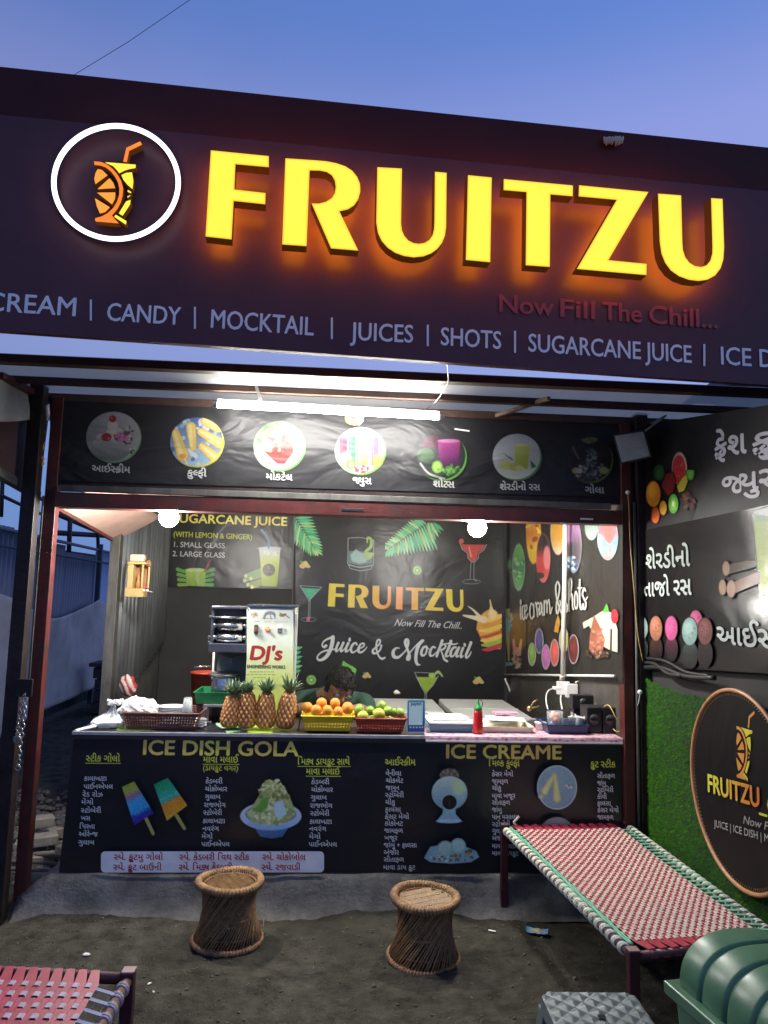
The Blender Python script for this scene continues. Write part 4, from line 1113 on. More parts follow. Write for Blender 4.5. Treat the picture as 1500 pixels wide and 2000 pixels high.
for i in range(17):
    t = i / 16; sx, sy = 832 - 72 * t, 1024 + 48 * t
    lv.append(((sx, sy), (sx + 30 * (1 - t) - 8, sy + 50 * (1 - .65 * t)))); lv.append(((sx, sy), (sx - 26 * (1 - t * .2) + 4, sy - 16 + 12 * t)))
for i in range(5): lv.append(((836 + i * 3, 1022), (846 + i * 5, 1060 - i * 6)))
frond(c, [(832, 1024), (800, 1044), (760, 1072)], lv); c.build('printed_picture', vinyl, bb_, label='print of a wide green palm frond')
c = Canvas(BP, 570, 1262, 592, 1330, .9, BB); frond(c, [(572, 1270), (576, 1300)], [((574, 1268 + i * 9), (590 - (i % 2) * 3, 1264 + i * 9)) for i in range(6)]); c.build('printed_picture', vinyl, bb_)
# tumbler
c = Canvas(BP, 672, 1042, 734, 1122, .8, BB); GLS = (150, 160, 162)
c.poly([(681, 1076), (695, 1076), (725, 1078), (727, 1100), (704, 1105), (680, 1100)], (95, 120, 125)); c.poly([(684, 1084), (695, 1072), (706, 1080), (718, 1082), (716, 1098), (700, 1101), (687, 1096)], (150, 185, 180), 3)
c.stroke([(680, 1051), (679, 1100), (684, 1110), (703, 1115), (724, 1112), (729, 1102), (730, 1055)], .9, GLS, False); c.stroke([(680, 1051), (704, 1050), (730, 1055)], .9, GLS); c.stroke([(682, 1103), (703, 1108), (726, 1104)], 1.2, (160, 170, 170))
c.stroke([(717, 1060), (718, 1050), (725, 1054), (724, 1068), (714, 1078), (718, 1088), (727, 1082)], [1, 2, 3, 3.2, 3, 3.5, 3], (150, 190, 90)); c.ell(719, 1086, 8, 7, (160, 195, 120), soft=3)
c.build('printed_picture', vinyl, bb_, label='print of a tumbler with ice and lime peel')
# kiwis, lemons
def kiwi(x, y, r, pl=BP, par=None, bg=BB):
    c = Canvas(pl, x - r - 3, y - r - 3, x + r + 3, y + r + 3, .8, bg); c.ell(x, y, r, r, (110, 160, 80)); c.ell(x, y, r - 2, r - 2, (140, 190, 95)); c.ell(x, y, r * .42, r * .42, (60, 110, 50)); c.ell(x, y, r * .28, r * .28, (200, 225, 160)); c.build('printed_picture', vinyl, par or bb_, label='print of a kiwi slice')
kiwi(815, 1114, 9.5); kiwi(608, 1328, 10)
def lemon(x, y, s=1.0, k=(205, 190, 120)):
    c = Canvas(BP, x - 16 * s, y - 14 * s, x + 16 * s, y + 14 * s, .8, BB)
    c.poly([(x - 11 * s, y + 2), (x - 3 * s, y - 6 * s), (x + 3 * s, y - 8 * s), (x + 12 * s, y + 4 * s), (x + 8 * s, y + 7 * s), (x + 2 * s, y + 5 * s), (x - 3 * s, y + 8 * s), (x - 9 * s, y + 6 * s)], k); c.ell(x - 4 * s, y + 2 * s, 5 * s, 4 * s, (215, 170, 110), soft=2)
    c.poly([(x - 9 * s, y - 8 * s), (x - 2 * s, y - 6 * s), (x - 6 * s, y - 2 * s)], (90, 170, 70)); c.build('printed_picture', vinyl, bb_, label='print of lemon pieces')
lemon(595, 1103); lemon(716, 1319, .8); lemon(934, 1329); lemon(775, 1352, .6, (180, 190, 180))
# stemmed glasses
def stem(bowl, liq, lc, st, base, lab, ex=None, box=None):
    c = Canvas(BP, *box, .8, BB)
    c.poly(liq, lc, 1.4); m = c.mpoly(liq, 1.4); c.speck(m, 6, 2, 3)
    c.stroke(bowl, .8, GLS, False)
    for s_ in st: c.stroke(s_, .6, GLS)
    c.ring(*base, 1.2, GLS)
    if ex: ex(c)
    c.build('printed_picture', vinyl, bb_, label=lab)
stem([(586, 1144), (604, 1173), (628, 1147)], [(589, 1148), (626, 1150), (605, 1172)], (60, 170, 125), [[(603.5, 1173), (602, 1208)], [(606, 1173), (605, 1208)]], (603, 1210, 15, 4.5), 'print of a green cocktail in a stemmed glass', lambda c: (c.ell(602, 1210, 4, 4, (200, 90, 120)), c.stroke([(586, 1144), (606, 1145), (628, 1147)], .6, GLS)), (582, 1140, 634, 1219))
stem([(898, 1061), (903, 1073), (913, 1080), (914, 1090), (921, 1098), (927, 1098), (934, 1090), (935, 1081), (945, 1074), (950, 1064)], [(900, 1063), (948, 1064), (944, 1072), (933, 1081), (932, 1090), (926, 1097), (921, 1097), (915, 1089), (914, 1079), (904, 1072)], (200, 75, 70), [[(920, 1099), (918, 1130)], [(926, 1099), (926, 1130), (932, 1135)]], (921, 1136, 18, 5), 'print of a pink cocktail in a curvy glass', lambda c: (c.stroke([(916, 1068), (920, 1086)], [1, 2], (230, 140, 130)), c.ell(901, 1057, 5, 5, (205, 90, 80))), (892, 1050, 956, 1144))
stem([(810, 1313), (822, 1340), (831, 1355), (846, 1338), (856, 1320)], [(812, 1322), (855, 1323), (845, 1340), (832, 1354), (821, 1338)], (150, 185, 60), [[(830, 1355), (830, 1372)], [(833, 1355), (833, 1372)]], (832, 1375, 14, 4), 'print of a lime green cocktail', lambda c: (c.ell(844, 1319, 7, 5, (170, 205, 90)), c.stroke([(848, 1318), (856, 1312), (864, 1321)], [1.5, 2.5, 1.5], (160, 190, 110)), c.stroke([(810, 1313), (830, 1314), (856, 1316)], .7, GLS)), (804, 1304, 870, 1384))
# sliced orange swirl and mint leaf
c = Canvas(BP, 896, 1166, 980, 1274, .9, BB)
c.poly([(934, 1206), (945, 1196), (955, 1190), (968, 1192), (978, 1204), (978, 1268), (962, 1268), (948, 1262), (938, 1244), (930, 1228)], (215, 160, 70), 3)
for y0, cc in ((1206, (230, 190, 110)), (1216, (215, 150, 60)), (1226, (225, 195, 90)), (1238, (190, 80, 55)), (1245, (225, 190, 90)), (1254, (150, 180, 70)), (1263, (180, 60, 70))): c.stroke([(934 + (y0 - 1206) * .16, y0 + 6), (955, y0 + 5), (979, y0 - 3)], [2, 4.4, 4.2], cc)
c.stroke([(945, 1210), (925, 1206), (905, 1202)], [7, 4, 1.5], (220, 205, 170)); c.stroke([(940, 1208), (925, 1192), (914, 1184)], [4, 2, .7], (220, 205, 170)); c.stroke([(960, 1196), (959, 1184), (957, 1172)], [6, 2, 1.2], (225, 195, 140)); c.ell(962, 1200, 8, 9, (235, 210, 160), soft=4)
c.build('printed_picture', vinyl, bb_, label='print of a splashing swirl of sliced orange')
c = Canvas(BP, 664, 1284, 702, 1326, .9, BB); c.poly([(670, 1290), (678, 1296), (690, 1302), (697, 1308), (694, 1316), (690, 1322), (682, 1314), (672, 1306), (667, 1302)], (110, 190, 80)); c.speck(c.a, 12, 2, 4); c.build('printed_picture', vinyl, bb_, label='print of mint leaves')
build('seam_strip', G().tube([BP.px(575, 995, .01), BP.px(566, 1400, .01)], .006, 4), grimy, bb_)

# sugarcane juice banner
S2 = Plane((0, 2.605, 0), (1, 0, 0)); SB = (30, 33, 34)
sb = sheet('sugarcane_banner', 'dark banner with a green juice cup and glass sizes above the juice machine', S2, [(318, 985), (574, 990), (570, 1151), (314, 1145)], SB, vinyl)
word(S2, sb, vinyl, 'SUGARCANE JUICE', (338, 1020), (560, 1027), 16.5, gold, .028)
word(S2, sb, vinyl, '(WITH LEMON & GINGER)', (339, 1048), (492, 1054), 10, (185, 195, 60), .02)
word(S2, sb, vinyl, '1. SMALL GLASS', (340, 1068), (439, 1071), 10, (190, 192, 190), .02)
word(S2, sb, vinyl, '2. LARGE GLASS', (337, 1086), (439, 1089.5), 10, (190, 192, 190), .02)
c = Canvas(S2, 342, 1088, 424, 1146, .8, SB)
for k_ in range(5):
    a = 1110 + k_ * 8; c.stroke([(365, a + 8), (350 - abs(k_ - 2.5) * 1.2, a + 6 + k_ * 2 - 4)], [3, 3.6], (100 + 12 * k_, 165, 75)); c.stroke([(401, a + 8), (416 + abs(k_ - 2.5) * 1.2 - 2, a + 4 + k_ * 2 - 2)], [3, 3.6], (95, 150 + 5 * k_, 80))
c.vgrad(c.mpoly([(363, 1112), (402, 1113), (400, 1145), (364, 1144)]), [(1112, (170, 195, 90)), (1145, (125, 165, 60))]); c.ell(382, 1113, 20, 3.6, (185, 210, 130)); c.stroke([(400, 1116), (412, 1092)], 1.6, (150, 70, 85), False); c.speck(c.a, 5, 1.6, 1)
c.build('printed_picture', vinyl, sb, label='print of a small green glass with cane')
c = Canvas(S2, 466, 1028, 556, 1152, .8, SB)
for k_, (a, b2) in enumerate((((480, 1125), (508, 1114)), ((478, 1134), (508, 1122)), ((490, 1130), (512, 1124)), ((484, 1142), (512, 1134)), ((492, 1146), (512, 1140)))): c.stroke([a, b2], [3.8, 4], (105 + 8 * k_, 155, 60), False); c.ell(a[0], a[1], 3.2, 3.8, (200, 205, 140))
c.vgrad(c.mpoly([(506, 1072), (548, 1073), (541, 1146), (512, 1145)]), [(1070, (200, 210, 200)), (1086, (190, 205, 150)), (1098, (185, 200, 60)), (1145, (150, 175, 30))]); c.ell(527, 1071, 24, 3.5, (190, 200, 205)); c.blobs(527, 1080, 17, 5, 24, 1.5, 3, [(215, 225, 215), (190, 210, 190)], 5)
c.ell(525, 1113, 12, 12, (30, 28, 24)); c.poly([(522, 1106), (528, 1106), (527, 1112), (523, 1112)], (120, 85, 45)); c.stroke([(517, 1116), (533, 1117)], .7, (120, 90, 50), False)
c.stroke([(525, 1070), (523, 1052), (511, 1035)], 1.8, (70, 130, 180)); c.speck(c.a, 4, 1.6, 2)
c.build('printed_picture', vinyl, sb, label='print of a tall cup of sugarcane juice with blue straw')
for p_ in ((322, 1005), (566, 1010)):
    q = S2.px(*p_, .004)

# side wall banner
R2 = Plane((1.552, 0, 0), (0, -1, 0)); RB = (34, 31, 29)
ib = sheet('ice_cream_banner', 'dark banner along the inner side wall with glasses, cups and handwritten words', R2, [(986, 985), (1216, 985), (1216, 1334), (986, 1320)], RB, vinyl)
def pic(pl, par, box, bg, fn, lab, step=.9, mat=None):
    c = Canvas(pl, *box, step, bg); fn(c); c.speck(c.a, 5, 1.6, int(box[0])); return c.build('printed_picture', mat or vinyl, par, label=lab)
def oval(c, x, y, rx, ry, cols, edge=(170, 200, 180)):
    c.ell(x, y, rx, ry, edge); c.vgrad(c.mell(x, y, rx - 1, ry - 1), [(y - ry + 2 * ry * i / (len(cols) - 1), k) for i, k in enumerate(cols)])
pic(R2, ib, (980, 1060, 1032, 1158), RB, lambda c: (c.stroke([(988, 1080), (992, 1110), (1000, 1120)], 1.2, (60, 110, 70)), c.ell(995, 1102, 4, 10, (70, 140, 70)), oval(c, 1013, 1108, 12.5, 46, [(110, 190, 80), (90, 170, 80), (60, 130, 80), (100, 180, 90), (120, 190, 130)]), c.blobs(1013, 1108, 8, 34, 14, 2, 5, [(60, 120, 70), (140, 210, 120)], 4)), 'print of a green drink in an oval glass')
pic(R2, ib, (1024, 1018, 1078, 1142), RB, lambda c: (oval(c, 1042, 1040, 15, 62, [(225, 130, 40), (235, 190, 50), (220, 130, 50), (235, 200, 40), (225, 180, 30)], (200, 120, 60)), c.blobs(1042, 1035, 12, 40, 16, 2, 7, [(240, 220, 70), (170, 80, 40), (240, 160, 60)], 5), oval(c, 1061, 1090, 14, 48, [(45, 35, 32), (40, 32, 30), (205, 60, 60), (210, 60, 60), (215, 120, 120)], (215, 120, 125)), c.ell(1068, 1090, 7, 24, (225, 130, 130), soft=2), c.ell(1055, 1124, 8, 6, (60, 40, 30))), 'print of yellow and red drinks in oval glasses')
pic(R2, ib, (1070, 1018, 1140, 1124), RB, lambda c: (oval(c, 1090, 1040, 15, 44, [(170, 140, 90), (205, 150, 50), (215, 160, 70), (215, 215, 200)], (190, 185, 160)), oval(c, 1120, 1065, 16, 54, [(140, 100, 140), (150, 110, 150), (90, 80, 90), (80, 75, 85), (120, 150, 180)], (160, 150, 170)), c.blobs(1118, 1100, 10, 14, 20, 2, 5, [(150, 180, 205), (60, 70, 90), (190, 205, 220)], 6), c.ell(1112, 1040, 6, 22, (170, 120, 170), soft=3)), 'print of amber and violet drinks in oval glasses')
pic(R2, ib, (1136, 1018, 1212, 1100), RB, lambda c: (oval(c, 1155, 1030, 13, 25, [(90, 110, 105), (120, 140, 130), (160, 175, 165)], (140, 160, 150)), oval(c, 1187, 1050, 20, 44, [(120, 120, 110), (160, 90, 90), (150, 100, 110), (100, 150, 180), (120, 170, 110), (190, 100, 120)], (140, 170, 200)), c.ell(1190, 1038, 10, 24, (170, 95, 90), soft=3), c.ell(1186, 1074, 6, 9, (120, 190, 90), soft=2), c.ell(1172, 1058, 5, 14, (150, 190, 205), soft=2), c.blobs(1190, 1075, 14, 12, 16, 2, 4, [(170, 200, 220), (110, 150, 190)], 7)), 'print of bubbly blue and red drinks')
pic(R2, ib, (978, 1176, 1028, 1310), RB, lambda c: (c.ell(1004, 1230, 20, 36, (95, 60, 22), soft=22), c.stroke([(994, 1290), (992, 1250), (990, 1215)], [1.5, 3, 6], (150, 140, 100)), c.blobs(992, 1210, 8, 22, 40, 2, 5, [(170, 165, 120), (130, 150, 150), (190, 140, 130), (120, 160, 170), (160, 160, 90)], 8), c.ell(993, 1225, 5, 12, (90, 150, 165), soft=3), c.ell(993, 1297, 9, 4, (100, 125, 135)), c.stroke([(1003, 1250), (1006, 1275)], [2, 4], (190, 120, 120)), c.stroke([(1018, 1250), (1014, 1275)], [2, 4], (200, 140, 90)), c.blobs(1010, 1285, 9, 20, 46, 2, 4, [(175, 150, 130), (140, 150, 100), (190, 130, 120), (110, 80, 70)], 9)), 'print of a tall sundae and a cone')
def cup(x, y, rx, ry, cc, lab):
    pic(R2, ib, (x - rx - 3, y - ry - 3, x + rx + 3, y + ry + 3), RB, lambda c: (c.ell(x, y, rx, ry, (185, 185, 190)), c.ell(x, y, rx - 1.6, ry - 2.5, cc), c.ell(x, y - ry * .2, rx * .5, ry * .5, tuple(min(255, k * 1.2) for k in cc), soft=4)), lab, .8)
cup(1039, 1278, 8, 23, (130, 170, 75), 'print of a green cup'); cup(1053, 1252, 8.5, 25, (80, 70, 125), 'print of a violet cup'); cup(1066, 1283, 8.5, 25, (180, 100, 160), 'print of a pink cup')
cup(1083, 1275, 9, 27, (205, 85, 75), 'print of a red cup'); cup(1101, 1250, 9.5, 25, (180, 180, 80), 'print of a yellow cup'); cup(1120, 1268, 10.5, 29, (100, 40, 38), 'print of a dark red cup')
pic(R2, ib, (1078, 1196, 1098, 1244), RB, lambda c: c.poly([(1090, 1200), (1094, 1214), (1090, 1236), (1082, 1234), (1085, 1216)], (205, 150, 50)), 'print of an orange wedge', .8)
pic(R2, ib, (1134, 1172, 1212, 1296), RB, lambda c: (c.poly([(1138, 1216), (1160, 1204), (1182, 1190), (1198, 1200), (1206, 1230), (1206, 1274), (1192, 1270), (1178, 1262), (1150, 1222), (1140, 1228)], (215, 205, 175), 2), c.poly([(1160, 1200), (1170, 1220), (1182, 1250), (1176, 1276), (1160, 1280), (1150, 1268), (1152, 1240)], (150, 90, 70), 2), c.blobs(1166, 1250, 13, 28, 50, 2, 4, [(170, 105, 80), (125, 70, 55), (185, 130, 105)], 11), c.poly([(1192, 1228), (1196, 1228), (1195, 1272), (1191, 1270)], (60, 40, 30)), c.ell(1200, 1204, 7, 14, (185, 35, 50)), c.poly([(1176, 1196), (1185, 1178), (1190, 1196)], (80, 165, 55)), c.blobs(1165, 1278, 24, 8, 34, 1.5, 3.5, [(90, 60, 45), (165, 130, 105), (70, 45, 35)], 12)), 'print of a chocolate sundae with a cherry')
c = Canvas(R2, 1010, 1124, 1154, 1214, .7, RB)
zi = lambda L: [(1000 + x / 9.375, 1120 + y / 9.375) for x, y in L]
WS = (200, 202, 196)
def bi(L, w=26): c.stroke(zi(L), [w / 9.375 / 2] * len(L), WS)
bi([(160, 490), (160, 560)], 36); bi([(155, 600), (155, 760), (165, 840)]); bi([(225, 590), (190, 620), (190, 780), (215, 850), (240, 780)]); bi([(245, 700), (275, 640), (260, 575), (235, 620), (235, 760), (260, 825), (290, 740)], 22)
bi([(385, 590), (355, 545), (330, 620), (330, 760), (360, 830), (390, 790)]); bi([(430, 530), (450, 600), (460, 700), (470, 790)], 26); bi([(440, 620), (470, 530), (490, 560)], 20); bi([(540, 560), (520, 530), (500, 640), (505, 760), (530, 700), (545, 560), (550, 700), (565, 770)], 22); bi([(480, 640), (500, 720)], 20)
bi([(590, 500), (590, 640), (590, 760)]); bi([(595, 560), (625, 490), (640, 600), (640, 720)], 22); bi([(645, 560), (675, 475), (690, 600), (700, 740), (735, 620)], 22); bi([(395, 560), (400, 700), (405, 800)], 22)
bi([(900, 720), (860, 600), (815, 440), (800, 250), (835, 150), (870, 240), (850, 420), (815, 540), (815, 700), (835, 735), (865, 640), (890, 540), (875, 500)], 28)
bi([(1000, 380), (985, 400), (975, 500), (1010, 580), (1010, 680), (985, 720), (970, 680)], 24); bi([(1045, 690), (1040, 500), (1045, 300), (1050, 140), (1070, 85), (1090, 160), (1080, 300), (1050, 440)], 28); bi([(1050, 480), (1090, 370), (1105, 460), (1110, 600), (1125, 660)], 26)
bi([(1165, 330), (1145, 450), (1150, 600), (1180, 650), (1200, 560), (1195, 400), (1170, 330)], 26); bi([(1240, 115), (1235, 300), (1240, 500), (1255, 640), (1280, 650), (1300, 560)], 32); bi([(1205, 265), (1240, 275), (1275, 260)], 22)
bi([(1345, 320), (1320, 270), (1290, 370), (1320, 470), (1350, 540), (1345, 630), (1320, 660), (1305, 600)], 30); bi([(1350, 480), (1385, 430)], 20)
c.build('lettering', vinyl, ib)
build('lower_rail', G().tube([(1.53, 2.59, .905), (1.53, .03, 1.16)], .008, 6), whitem, stall, smooth=True)
build('strut', G().tube([at(986, 1325, Y=2.55), at(1004, 1368, Y=2.5)], .008, 5), whitem, stall)
pv = thing('drain_pipe', 'white vertical plastic pipe in front of the ice cream banner', 'pipe')
build('pipe', G().tube([at(1104, 1012, X=1.50), at(1103, 1120, X=1.497), at(1099, 1325, X=1.50)], .0155, 12), M('pvc', (.68, .68, .6), .35, 0, .08, 9), pv, smooth=True)
build('elbow', G().tube([at(1099, 1318, X=1.50), at(1098, 1330, X=1.50)], .019, 12), M('elbow', (.5, .46, .36), .4), pv, smooth=True)

# ------------------------------------------------------------------ wall to the east of the cots
wall = thing('side_partition', 'dark partition at right angles to the stall holding banners and turf', 'wall')
build('partition_panel', G().add([(1.70, -2.9, 0), (1.70, .02, 0), (1.70, .02, 2.52), (1.70, -2.9, 2.08), (1.74, -2.9, 0), (1.74, .02, 0), (1.74, .02, 2.52), (1.74, -2.9, 2.08)], [(0, 1, 2, 3), (4, 5, 6, 7), (0, 1, 5, 4), (1, 2, 6, 5), (2, 3, 7, 6), (3, 0, 4, 7)]), M('partition board', (.022, .02, .02), .8), wall)
R3 = Plane((1.672, 0, 0), (0, -1, 0)); KB = (17, 14, 17)
ub = sheet('fresh_juice_banner', 'upper dark banner with a cluster of printed fruit and large white script', R3, [(1262, 829), (1620, 772), (1620, 970), (1260, 1040)], KB, vinylm)
def bword(*a, **k): word(R3, k.pop('par'), vinylr if k.pop('rb', 0) else vinylm, *a, name='lettering', **k)
bword('ફ્રેશ', (1397, 893), (1458, 884), 33, (170, 168, 172), .03, par=ub)
bword('ફ્રૂટ', (1471, 884), (1560, 872), 33, (170, 168, 172), .03, par=ub)
bword('જ્યુસ', (1412, 966), (1532, 947), 30, (175, 172, 176), .03, par=ub)
fr = lambda n_, x0, y0, x1, y1, fn, lab: pic(R3, ub, (x0, y0, x1, y1), KB, fn, lab, 1.0, vinylm)
fr('', 1305, 880, 1344, 955, lambda c: (c.ell(1327, 915, 15, 32, (170, 150, 130)), c.ell(1326, 917, 13, 28, (165, 45, 50)), c.blobs(1326, 915, 9, 20, 14, 1, 3, [(195, 80, 75), (130, 30, 35)], 3)), 'print of a watermelon slice')
fr('', 1274, 905, 1302, 942, lambda c: (c.ell(1287, 923, 11, 15, (28, 62, 30)), c.ell(1288, 925, 6, 9, (38, 82, 40))), 'print of a dark lime')
fr('', 1288, 918, 1362, 972, lambda c: (c.ell(1348, 924, 8, 14, (60, 120, 40)), c.ell(1348, 924, 5, 10, (90, 150, 60)), c.poly([(1340, 926), (1343, 940), (1336, 958), (1326, 962), (1322, 950), (1332, 934)], (160, 150, 45)), c.poly([(1300, 926), (1314, 922), (1320, 940), (1314, 962), (1304, 968), (1292, 950)], (110, 30, 30), 2)), 'print of red and yellow fruit slices')
fr('', 1258, 938, 1306, 1026, lambda c: (c.ell(1276, 965, 14, 25, (180, 115, 30)), c.ell(1273, 960, 8, 14, (205, 145, 45), soft=5), c.ell(1295, 992, 7, 14, (180, 130, 40)), c.ell(1280, 1006, 8, 16, (170, 75, 30))), 'print of mangoes and an orange')
fr('', 1302, 962, 1328, 1006, lambda c: (c.ell(1315, 984, 9.5, 19, (80, 150, 45)), c.ell(1315, 984, 6, 13, (110, 175, 70)), c.ell(1315, 984, 2.5, 6, (190, 205, 150))), 'print of a kiwi slice')
fr('', 1326, 955, 1366, 1006, lambda c: c.blobs(1344, 978, 13, 17, 24, 2, 5, [(80, 20, 26), (60, 16, 20), (90, 60, 25)], 5), 'print of dark red berries')
lb_ = sheet('cane_juice_banner', 'lower glossy dark banner with sugarcane, ice cream scoops and white script', R3, [(1250, 1037), (1620, 962), (1620, 1322), (1252, 1302)], (24, 22, 23), vinylr, off=.004)
R3.lay += .004; LB = (24, 22, 23)
bword('શેરડીનો', (1265, 1111), (1351, 1105), 25, (150, 158, 152), .03, par=lb_, rb=1)
bword('તાજો રસ', (1262, 1165), (1354, 1161), 24, (175, 182, 178), .03, par=lb_, rb=1)
bword('આઈસ્ક્રીમ', (1405, 1256), (1590, 1274), 29, (175, 182, 180), .03, par=lb_, rb=1)
pic(R3, lb_, (1466, 990, 1600, 1170), LB, lambda c: (c.poly([(1470, 1003), (1590, 992), (1585, 1170), (1483, 1160)], (110, 135, 95), 2), c.vgrad(c.mpoly([(1473, 1020), (1588, 1012), (1584, 1158), (1484, 1152)], 2), [(1010, (120, 145, 80)), (1160, (150, 160, 30))]), c.ell(1530, 1000, 60, 9, (140, 155, 140))), 'print of a big glass of green juice', 1.3, vinylr)
pic(R3, lb_, (1400, 1095, 1484, 1172), LB, lambda c: (c.stroke([(1428, 1150), (1480, 1128)], [10, 11], (115, 85, 68), False), c.stroke([(1422, 1112), (1470, 1100)], [9, 8], (75, 66, 60), False), c.ell(1418, 1110, 7, 14, (140, 115, 95)), c.ell(1428, 1150, 8, 17, (150, 120, 100)), c.ell(1411, 1147, 7, 15, (150, 118, 98))), 'print of cut sugarcane', 1.1, vinylr)
for i, (x, y, rx, ry, cc) in enumerate(((1252, 1227, 13, 24, (140, 160, 155)), (1281, 1227, 12, 24, (150, 100, 80)), (1311, 1227, 12, 24, (180, 80, 125)), (1359, 1212, 12, 20, (160, 80, 110)), (1347, 1233, 15, 27, (125, 150, 145)), (1377, 1233, 14, 26, (105, 70, 70)))):
    def f(c, x=x, y=y, rx=rx, ry=ry, cc=cc):
        c.clip = (c.X > 1251).astype(float)
        if y > 1220: c.vgrad(c.mell(x, y + 2 * ry - 8, rx, ry) * .55, [(y + ry, tuple(k * .7 for k in cc)), (y + 2.6 * ry, LB)])
        c.ell(x, y, rx, ry, cc); c.ell(x - 2, y - 6, rx * .6, ry * .5, tuple(min(255, k * 1.2) for k in cc), soft=6); c.blobs(x, y, rx * .7, ry * .7, 12, 1, 3, [tuple(k * .85 for k in cc), tuple(min(255, k * 1.15) for k in cc)], i)
    pic(R3, lb_, (x - rx - 3, y - ry - 3, x + rx + 3, y + 3 * ry), LB, f, 'print of an ice cream scoop', 1.0, vinylr)
# rolled dark sheet under the banners
g = G()
for k_, (a, b2, r) in enumerate((((1254, 1304), (1395, 1324), .012), ((1258, 1294), (1330, 1320), .009), ((1264, 1286), (1385, 1320), .008))):
    pa = at(*a, X=1.665); pb = at(*b2, X=1.64); g.tube(catmull([pa, (pa * 2 + pb) / 3 + np.array([0, 0, .012]), (pa + 2 * pb) / 3 + np.array([0, 0, -.012]), pb]), r, 8)
tag(build('rolled_tarpaulin', g, M('dark plastic sheet', (.010, .009, .010), .5), smooth=True), 'dark plastic sheet rolled along the top edge of the green turf', 'tarpaulin')

# artificial turf
turf = thing('turf_panel', 'artificial green turf hung on the partition below the banners', 'turf')
tz = lambda y: 1.165 + .012 * math.sin(y * 5) + .05 * max(0, -.0 - y) * .0 - .028 * math.sin(min(1, -y / 1.3) * PI)
g = G(); ny_ = 60; vs = []
for i in range(ny_ + 1):
    y = -.085 - 2.6 * i / ny_
    vs += [(1.668, y, .0), (1.668, y, tz(y))]
g.add(vs, [(2 * i, 2 * i + 2, 2 * i + 3, 2 * i + 1) for i in range(ny_)])
build('backing', g, M('turf backing', (.008, .03, .008), .9), turf, solid=.006)
NB = 62000
yy = -.085 - rng.random(NB) ** 1.2 * 2.0; zz = rng.random(NB)
zz = .02 + zz * (np.array([tz(v) for v in yy]) - .01)
L = rng.uniform(.010, .02, NB); a1 = rng.normal(0, .7, NB); lean = rng.normal(-.5, .5, NB)
base = np.stack([np.full(NB, 1.664), yy, zz], -1)
tip = base + np.stack([-L * .75, L * np.sin(a1) * .7, L * lean * .7], -1)
sd = np.stack([np.zeros(NB), np.cos(a1), np.sin(a1)], -1) * .0014
V = np.stack([base - sd, base + sd, tip], 1).reshape(-1, 3)
me = bpy.data.meshes.new('blades'); me.vertices.add(3 * NB); me.loops.add(3 * NB); me.polygons.add(NB)
me.vertices.foreach_set('co', V.ravel()); me.loops.foreach_set('vertex_index', np.arange(3 * NB)); me.polygons.foreach_set('loop_start', np.arange(0, 3 * NB, 3)); me.polygons.foreach_set('loop_total', np.full(NB, 3))
me.update(); me.validate()
o = bpy.data.objects.new('grass_blades', me); COL.objects.link(o); o.parent = turf; o['kind'] = 'stuff'
me.materials.append(M('turf', (.042, .165, .005), .8, 0, .5, 30, dirt=.5, dirtcol=(.010, .045, .008), dirtscale=4, spec=.03))

# oval sign
ov = thing('round_sign', 'round black sign with orange rim, cup emblem and yellow lettering on the turf', 'sign')
OP = Plane((1.625, 0, 0), (0, -1, 0)); ocu, ocv, orr = 1.015, .838, .377
g = G(); n_ = 72
pts = [(ocu + orr * math.cos(2 * PI * i / n_), ocv + orr * math.sin(2 * PI * i / n_)) for i in range(n_)]
g.prism(OP, pts, -.012, 0); OB = (20, 18, 20)
build('disc', g, vinylm, ov, cols=np.array([lin(OB)] * len(g.v)))
build('rim', G().tube([OP.w(u, v, .002) for u, v in pts], .009, 8, closed=True), M('orange rope light', (.42, .20, .09), .4, 0, .2, 20), ov, smooth=True)
g = G()
for i in range(150):
    a = 2 * PI * i / 150; g.tube([OP.w(ocu + (orr - .012) * math.cos(a), ocv + (orr - .012) * math.sin(a), .002), OP.w(ocu + (orr - .022) * math.cos(a + .02), ocv + (orr - .022) * math.sin(a + .02), .002)], .0016, 4)
build('stitching', g, M('stitching', (.22, .12, .06), .6), ov)
for k_, (cc, pts) in EMB.items():
    p = Print(OP); q_ = []
    for x, y in pts:
        X_ = 1439 + (x - 495) * (36 / 510.); Y_ = 1385 + (y - 250) * (139 / 870.)
        q_.append((X_, Y_ + (X_ - 1439) * .12))
    p.poly(q_, (190, 185, 60) if cc == 'y' else (190, 130, 62)); p.build('emblem_piece', vinylm, ov)
word(OP, ov, vinylm, 'FRUITZU', (1386, 1546), (1486, 1577), 33, lambda t, v: lin(np.array([190, 195, 65]) * (1 - t) + np.array([190, 110, 50]) * t), .03, name='lettering')
word(OP, ov, vinylm, '_CAFE', (1486, 1584), (1580, 1612), 33, (185, 185, 60), .03, name='lettering')
word(OP, ov, vinylm, 'Now Fill The Chill', (1455, 1608), (1600, 1650), 16, (140, 138, 135), .012, shear=.3, name='lettering')
word(OP, ov, vinylm, 'JUICE | ICE DISH | MOCKTAIL', (1398, 1614), (1570, 1664), 13, (150, 150, 150), .01, name='lettering')

